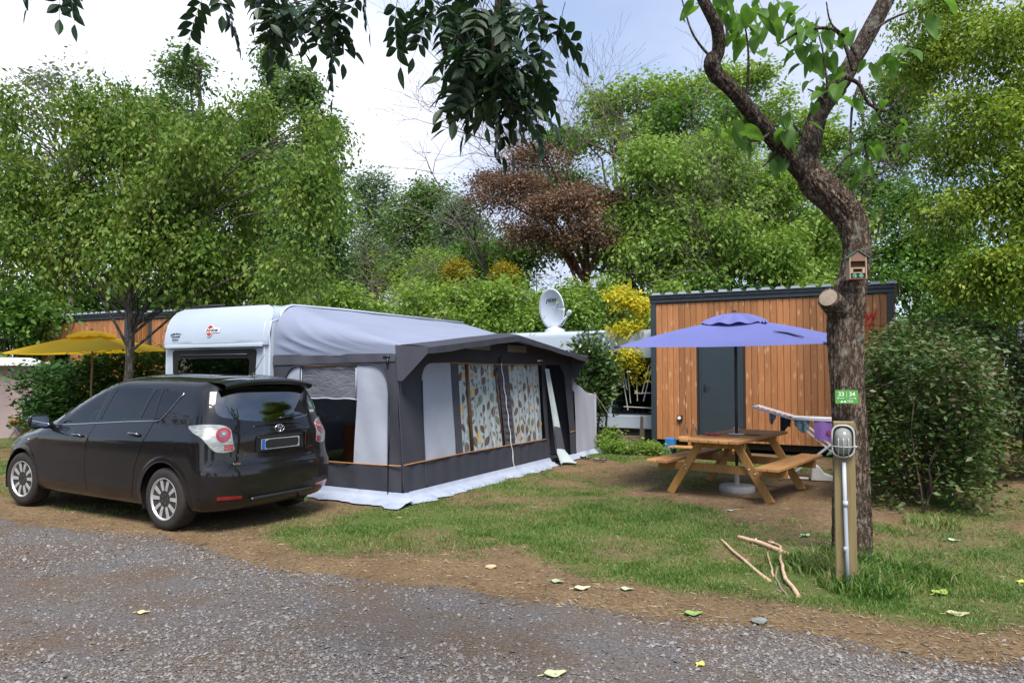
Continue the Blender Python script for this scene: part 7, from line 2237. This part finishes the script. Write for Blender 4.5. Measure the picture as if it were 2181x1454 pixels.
# thin shoots
SH = [[(1735,365),(1748,300),(1762,220),(1756,130),(1740,60)],[(1590,205),(1594,150),(1592,90),(1580,20)],[(1830,130),(1800,80),(1770,50),(1760,5)],[(1818,150),(1790,75),(1755,60),(1700,70),(1660,95)],[(1512,120),(1490,95),(1470,60),(1450,-10)],[(1535,100),(1548,70),(1540,40)],[(1800,165),(1830,180),(1850,220),(1890,235),(1930,185)],[(1830,180),(1815,230),(1812,300),(1815,340)],[(1640,285),(1610,300),(1580,290),(1560,275)],[(1660,310),(1640,340),(1625,355)],[(1745,396),(1780,360),(1810,330),(1850,320)],[(1720,300),(1700,280),(1690,262)],[(1860,215),(1880,260),(1905,275)],[(1850,70),(1900,40),(1950,20)],[(1760,220),(1740,200),(1720,190)]]
sh = MB(); shoot_pts = []
for i, q in enumerate(SH):
    Yq = 6.2+.12*math.sin(i*2.1)
    p_, r_ = spline([tp(a, b, Yq) for a, b in q], [.013*(1-.7*k/(len(q)-1))+.002 for k in range(len(q))], 5)
    if i in (3, 6): r_ = [x*1.5 for x in r_]
    sh.tube(p_, r_, 6, caps=False); shoot_pts.append(p_)
sh_o = sh.build('shoots', BARK_U, ct, smooth=True); sh_o['kind'] = 'stuff'
# big heart-shaped leaves, each one its own piece
def heart_mesh(seed):
    r = random.Random(seed); n = 12
    fold = .15+.45*r.random(); dr = .15+.45*r.random()
    def f(u, v):
        t = u; s = (v-.5)*2
        w_ = .46*(1-t)**.75*(t+.02)**.28*1.55
        x = t*1.0-.10*(1-abs(s))*(1-t)**6*-1-.10*abs(s)*(t < .25)*(1-t*4)
        y = w_*s
        return (x, y, fold*abs(y)-dr*t*t+.015*math.sin(9*t+4*s))
    return MB().grid(f, n, 8).tube([(0,0,0),(-.2,.02,.06),(-.42,.03,.20)], [.012,.012,.016], 4).mesh('leaf', L_CAT, smooth=True)
HM = [heart_mesh(i) for i in range(5)]
rl = random.Random(77)
def put_leaf(p, size, az, pitch, roll=0.0, parent=ct, me=None):
    o = link('leaf', me or rl.choice(HM), parent)
    o.location = p; o.rotation_euler = (roll, pitch, az); o.scale = (size,)*3
    return o
LC = [(1560,270,7,55),(1590,280,4,50),(1640,345,3,50),(1690,265,5,45),(1730,95,5,60),(1700,70,4,60),(1770,110,3,55),(1745,200,4,45),(1790,190,4,45),(1560,30,5,50),(1600,60,5,50),(1540,10,4,50),(1640,20,5,50),(1610,95,3,45),(1580,75,2,45),(1870,140,4,40),(1910,130,4,40),(1900,240,3,40),(1925,275,3,40),(1830,310,3,40),(1860,325,3,40),(1885,300,3,38),(1815,390,2,36),(1960,20,3,45),(1930,90,3,40),(1740,25,4,50),(1480,10,2,40),(1765,160,3,50),(1780,70,3,50),(1680,130,2,50)]
for (px, py, n, L) in LC:
    for k in range(n+1):
        p = tp(px+rl.gauss(0, 20), py+rl.gauss(0, 16), 6.2+rl.gauss(0, .14))
        put_leaf(p, L*.85/1550*6.2*rl.uniform(.65, 1.2), rl.uniform(0, 2*PI), rl.uniform(.15, 1.15), rl.uniform(-.5, .5))
# pitch sign on the trunk
MAT_SIGN = mat('green_sign', (.075,.30,.045), (.065,.27,.04), 3, rough=.4)
sp_ = at(1803, 845, 6.07)
sign = thing('pitch_sign', 'small green pitch-number sign reading 33 and 34 on the trunk', 'sign', (sp_.x, sp_.y, sp_.z), R(-14))
MB().box(-.088,.088,-.004,.004,-.056,.056).build('sign_plate', MAT_SIGN, sign, bevel=.0015)
SW = mat('sign_white', (.8,.82,.8), None, 5, rough=.4)
def sf(x_, z_): return frame((x_, -.0055, z_), (1,0,0), (0,0,1))
text_part('33', .048, SW, sign, sf(-.042,.022), ext=.0005, bold=.0008); text_part('34', .048, SW, sign, sf(.042,.022), ext=.0005, bold=.0008)
MB().box(-.0012,.0012,-.0062,-.0052,-.008,.042).build('divider', SW, sign)
for s in (-1, 1):
    MB().box(min(s*.018,s*.066), max(s*.018,s*.066),-.0062,-.0052,-.0125,-.0095).prism([(s*.064,-.019),(s*.074,-.011),(s*.064,-.003)] if s > 0 else [(s*.064,-.003),(s*.074,-.011),(s*.064,-.019)], .001, frame((0,-.0052,0),(1,0,0),(0,0,1))).build('arrow', SW, sign)
for z_, xs_ in ((-.032, (.006,.020,.034,.050)), (-.042, (.008,.018,.036,.052))):   # two lines of print too small to read
    for k_ in range(3): MB().box(xs_[k_], xs_[k_+1]-.003, -.0062, -.0052, z_, z_+.004).build('fine_print', SW, sign)
MB().prism([(-.05,-.046),(-.038,-.030),(-.026,-.046)], .001, frame((0,-.0052,0),(1,0,0),(0,0,1))).box(-.022,-.004,-.0062,-.0052,-.045,-.034).build('sign_logo', SW, sign)
# insect hotel higher up
ip = at(1826, 594, 6.03)
ih = thing('insect_hotel', 'little wooden insect hotel with green roof nailed to the trunk', 'insect hotel', (ip.x, ip.y, ip.z), R(-10))
PALEW = mat('pale_box_wood', (.40,.30,.20), (.30,.22,.14), 18, rough=.8, stretch=(1,1,.2)); BRW = mat('brown_hollow', (.10,.045,.025), (.06,.028,.016), 14, rough=.9); GRN = mat('green_roof_paint', (.035,.085,.06), (.03,.07,.05), 10, rough=.6)
MB().box(-.064,.064,.07,.082,0,.20).build('back_board', PALEW, ih)
for x_ in (-.068, .058): MB().box(x_,x_+.010,-.03,.082,-.004,.185).build('side_board', PALEW, ih, bevel=.002)
MB().box(-.058,.058,-.03,.07,-.006,.004).build('floor_board', mat('red_brown_board', (.16,.05,.03), None, 10, rough=.8), ih)
MB().prism([(-.058,.145),(.058,.145),(.058,.18),(0,.228),(-.058,.18)], .012, frame((0,-.016,0),(1,0,0),(0,0,1))).build('gable', mat('gable_wood', (.20,.12,.075), None, 14, rough=.85), ih)
for s in (-1, 1): MB().bar((0,.025,.238),(s*.092,.025,.168),.125,.010,up=(0,0,1)).build('roof_board', GRN, ih, bevel=.002)
MB().box(-.058,.058,.0,.07,.098,.143).build('bark_filling', BRW, ih)
fb = MB().box(-.056,-.036,-.02,.06,.046,.094).box(.036,.056,-.02,.06,.046,.094).box(-.034,.034,-.02,.06,.084,.094).box(-.034,.034,-.02,.06,.046,.054).build('inner_frame', PALEW, ih)
MB().box(-.034,.034,.01,.06,.056,.082).build('dark_hollow', BRW, ih)
MB().box(-.058,.058,-.012,.06,.006,.044).build('tube_block', MAT_BLACK, ih)
for s in (-1, 1): MB().lathe([(.0175,0),(.0175,.006),(.004,.007)], 16, frame((s*.026,-.012,.025),(1,0,0),(0,0,1))).build('green_disc', mat('teal_disc', (.10,.42,.30), (.02,.08,.06), 90, rough=.5), ih, smooth=True, angle=40)

# ------------------------------------------------------------------ ash branches hanging over the viewpoint
L_ASH = leafmat('ash_leaf', [(.012,.030,.010),(.017,.042,.013),(.025,.058,.017)], tl=.22, rough=.45, spec=.4)
ash = thing('ash_tree', 'dark ash branches hanging from above the viewpoint', 'tree', (-2.1, -.6, 0))
A0 = Vector((-2.1, -.6, 0))
def ap(px, py, Y): return at(px, py, Y)-A0
mb = MB(); P_, R_ = spline([Vector((0,0,-.1)), Vector((.02,0,1.2)), Vector((.05,.1,2.6)), Vector((.2,.35,4.2))], [.24,.19,.17,.14], 6); rough_tube(mb, P_, R_, 24, 14, .15, .3, 7); mb.build('trunk', BARK_C, ash, smooth=True)
LIMBS = [[Vector((.1,.2,3.3)), Vector((.7,1.3,3.75)), Vector((1.5,2.4,3.95)), ap(1010,-190,2.75), ap(1060,-40,2.7), ap(1050,90,2.66), ap(1070,190,2.64)],
         [Vector((.12,.25,3.4)), Vector((.4,1.5,3.7)), ap(560,-180,2.9), ap(610,-40,2.85), ap(660,60,2.8)],
         [Vector((1.5,2.4,3.95)), ap(880,-160,2.9), ap(760,-60,2.85), ap(720,40,2.8)],
         [Vector((.4,1.5,3.7)), ap(300,-170,2.9), ap(180,-90,2.9), ap(130,-20,2.9)],
         [ap(1010,-190,2.75), ap(1120,-90,2.8), ap(1150,10,2.8), ap(1160,90,2.8)]]
for q in LIMBS:
    p_, r_ = spline(q, [.034-.031*k/(len(q)-1) for k in range(len(q))], 5)
    MB().tube(p_, r_, 8, caps=False).build('branch', BARK_U, ash, smooth=True)
def ash_leaf_mesh(seed):
    """compound leaf: stalk along x with paired leaflets"""
    r = random.Random(seed); mb = MB()
    L = .26+.06*r.random(); bend = .06+.08*r.random()
    def stem(t): return Vector((L*t, 0, -bend*t*t))
    mb.tube([stem(k/6) for k in range(7)], [.0022-.0012*k/6 for k in range(7)], 4, caps=False)
    def leaflet(o, d, ln, w_):
        d = d.normalized(); s = Vector((0,0,1)).cross(d).normalized(); n = d.cross(s)
        prof = [(0,.0),(.12,.45),(.32,.95),(.5,1.0),(.7,.74),(.86,.36),(1,.0)]
        vs = []
        for t, q in prof:
            c = o+d*(ln*t)-Vector((0,0,.10*ln*t*t))
            vs += [c+s*(w_*q)+n*(w_*q*.30), c, c-s*(w_*q)+n*(w_*q*.30)]
        fs = []
        for k in range(len(prof)-1):
            fs += [(3*k,3*k+1,3*k+4,3*k+3),(3*k+1,3*k+2,3*k+5,3*k+4)]
        mb.add(vs, fs)
    pairs = r.choice([4,5,5])
    for k in range(pairs):
        t = .30+.62*k/pairs; o = stem(t)
        for s in (-1, 1):
            a = s*(1.05-.25*k/pairs+r.uniform(-.15,.15))
            leaflet(o, Vector((math.cos(a), math.sin(a), -.15+r.uniform(-.2,.15))), (.085+.015*r.random())*(1-.25*abs(k/pairs-.4)), .0185+.004*r.random())
    leaflet(stem(1), Vector((1, r.uniform(-.2,.2), -.4)), .09, .020)
    return mb.mesh('leaf', L_ASH, smooth=False)
AM = [ash_leaf_mesh(i) for i in range(6)]
ra = random.Random(5)
def ash_leaf(px, py, Y, az, pitch, roll=0.0, s=1.0):
    o = link('leaf', ra.choice(AM), ash); o.location = ap(px, py, Y); o.rotation_euler = (roll, pitch, az); o.scale = (s,)*3
# attach points along the twigs; leaves hang outward and down
spots = []
for (x0, y0, x1, y1, n, Y, sx) in ((920,-40,990,60,18,2.7,70),(990,30,1070,120,26,2.68,85),(1050,100,1090,170,24,2.66,75),(1000,0,1130,20,16,2.75,90),(1120,40,1170,110,4,2.8,30),(1050,170,1075,215,8,2.64,45),
                               (480,-60,600,-10,11,2.88,60),(600,-20,690,30,11,2.84,50),(700,-40,730,50,8,2.82,30),(430,-50,470,-20,3,2.9,20),(760,-60,800,-30,3,2.85,20),(950,-60,1130,-30,6,2.75,80)):
    for k in range(n):
        t = (k+.5)/n
        spots.append((x0+(x1-x0)*t+ra.gauss(0, sx*.45), y0+(y1-y0)*t+ra.gauss(0, 16), Y+ra.gauss(0, .10)))
for (px, py, Y) in spots:
    az = ra.uniform(0, 2*PI)
    ash_leaf(px, py, Y, az, ra.uniform(.15, 1.25), ra.uniform(-.7, .7), ra.uniform(.62, .88))
for px, py in ((95,-90),(130,-95),(165,-85)):
    ash_leaf(px, py, 2.9, ra.uniform(0, 6), ra.uniform(.9, 1.3), 0, .8)
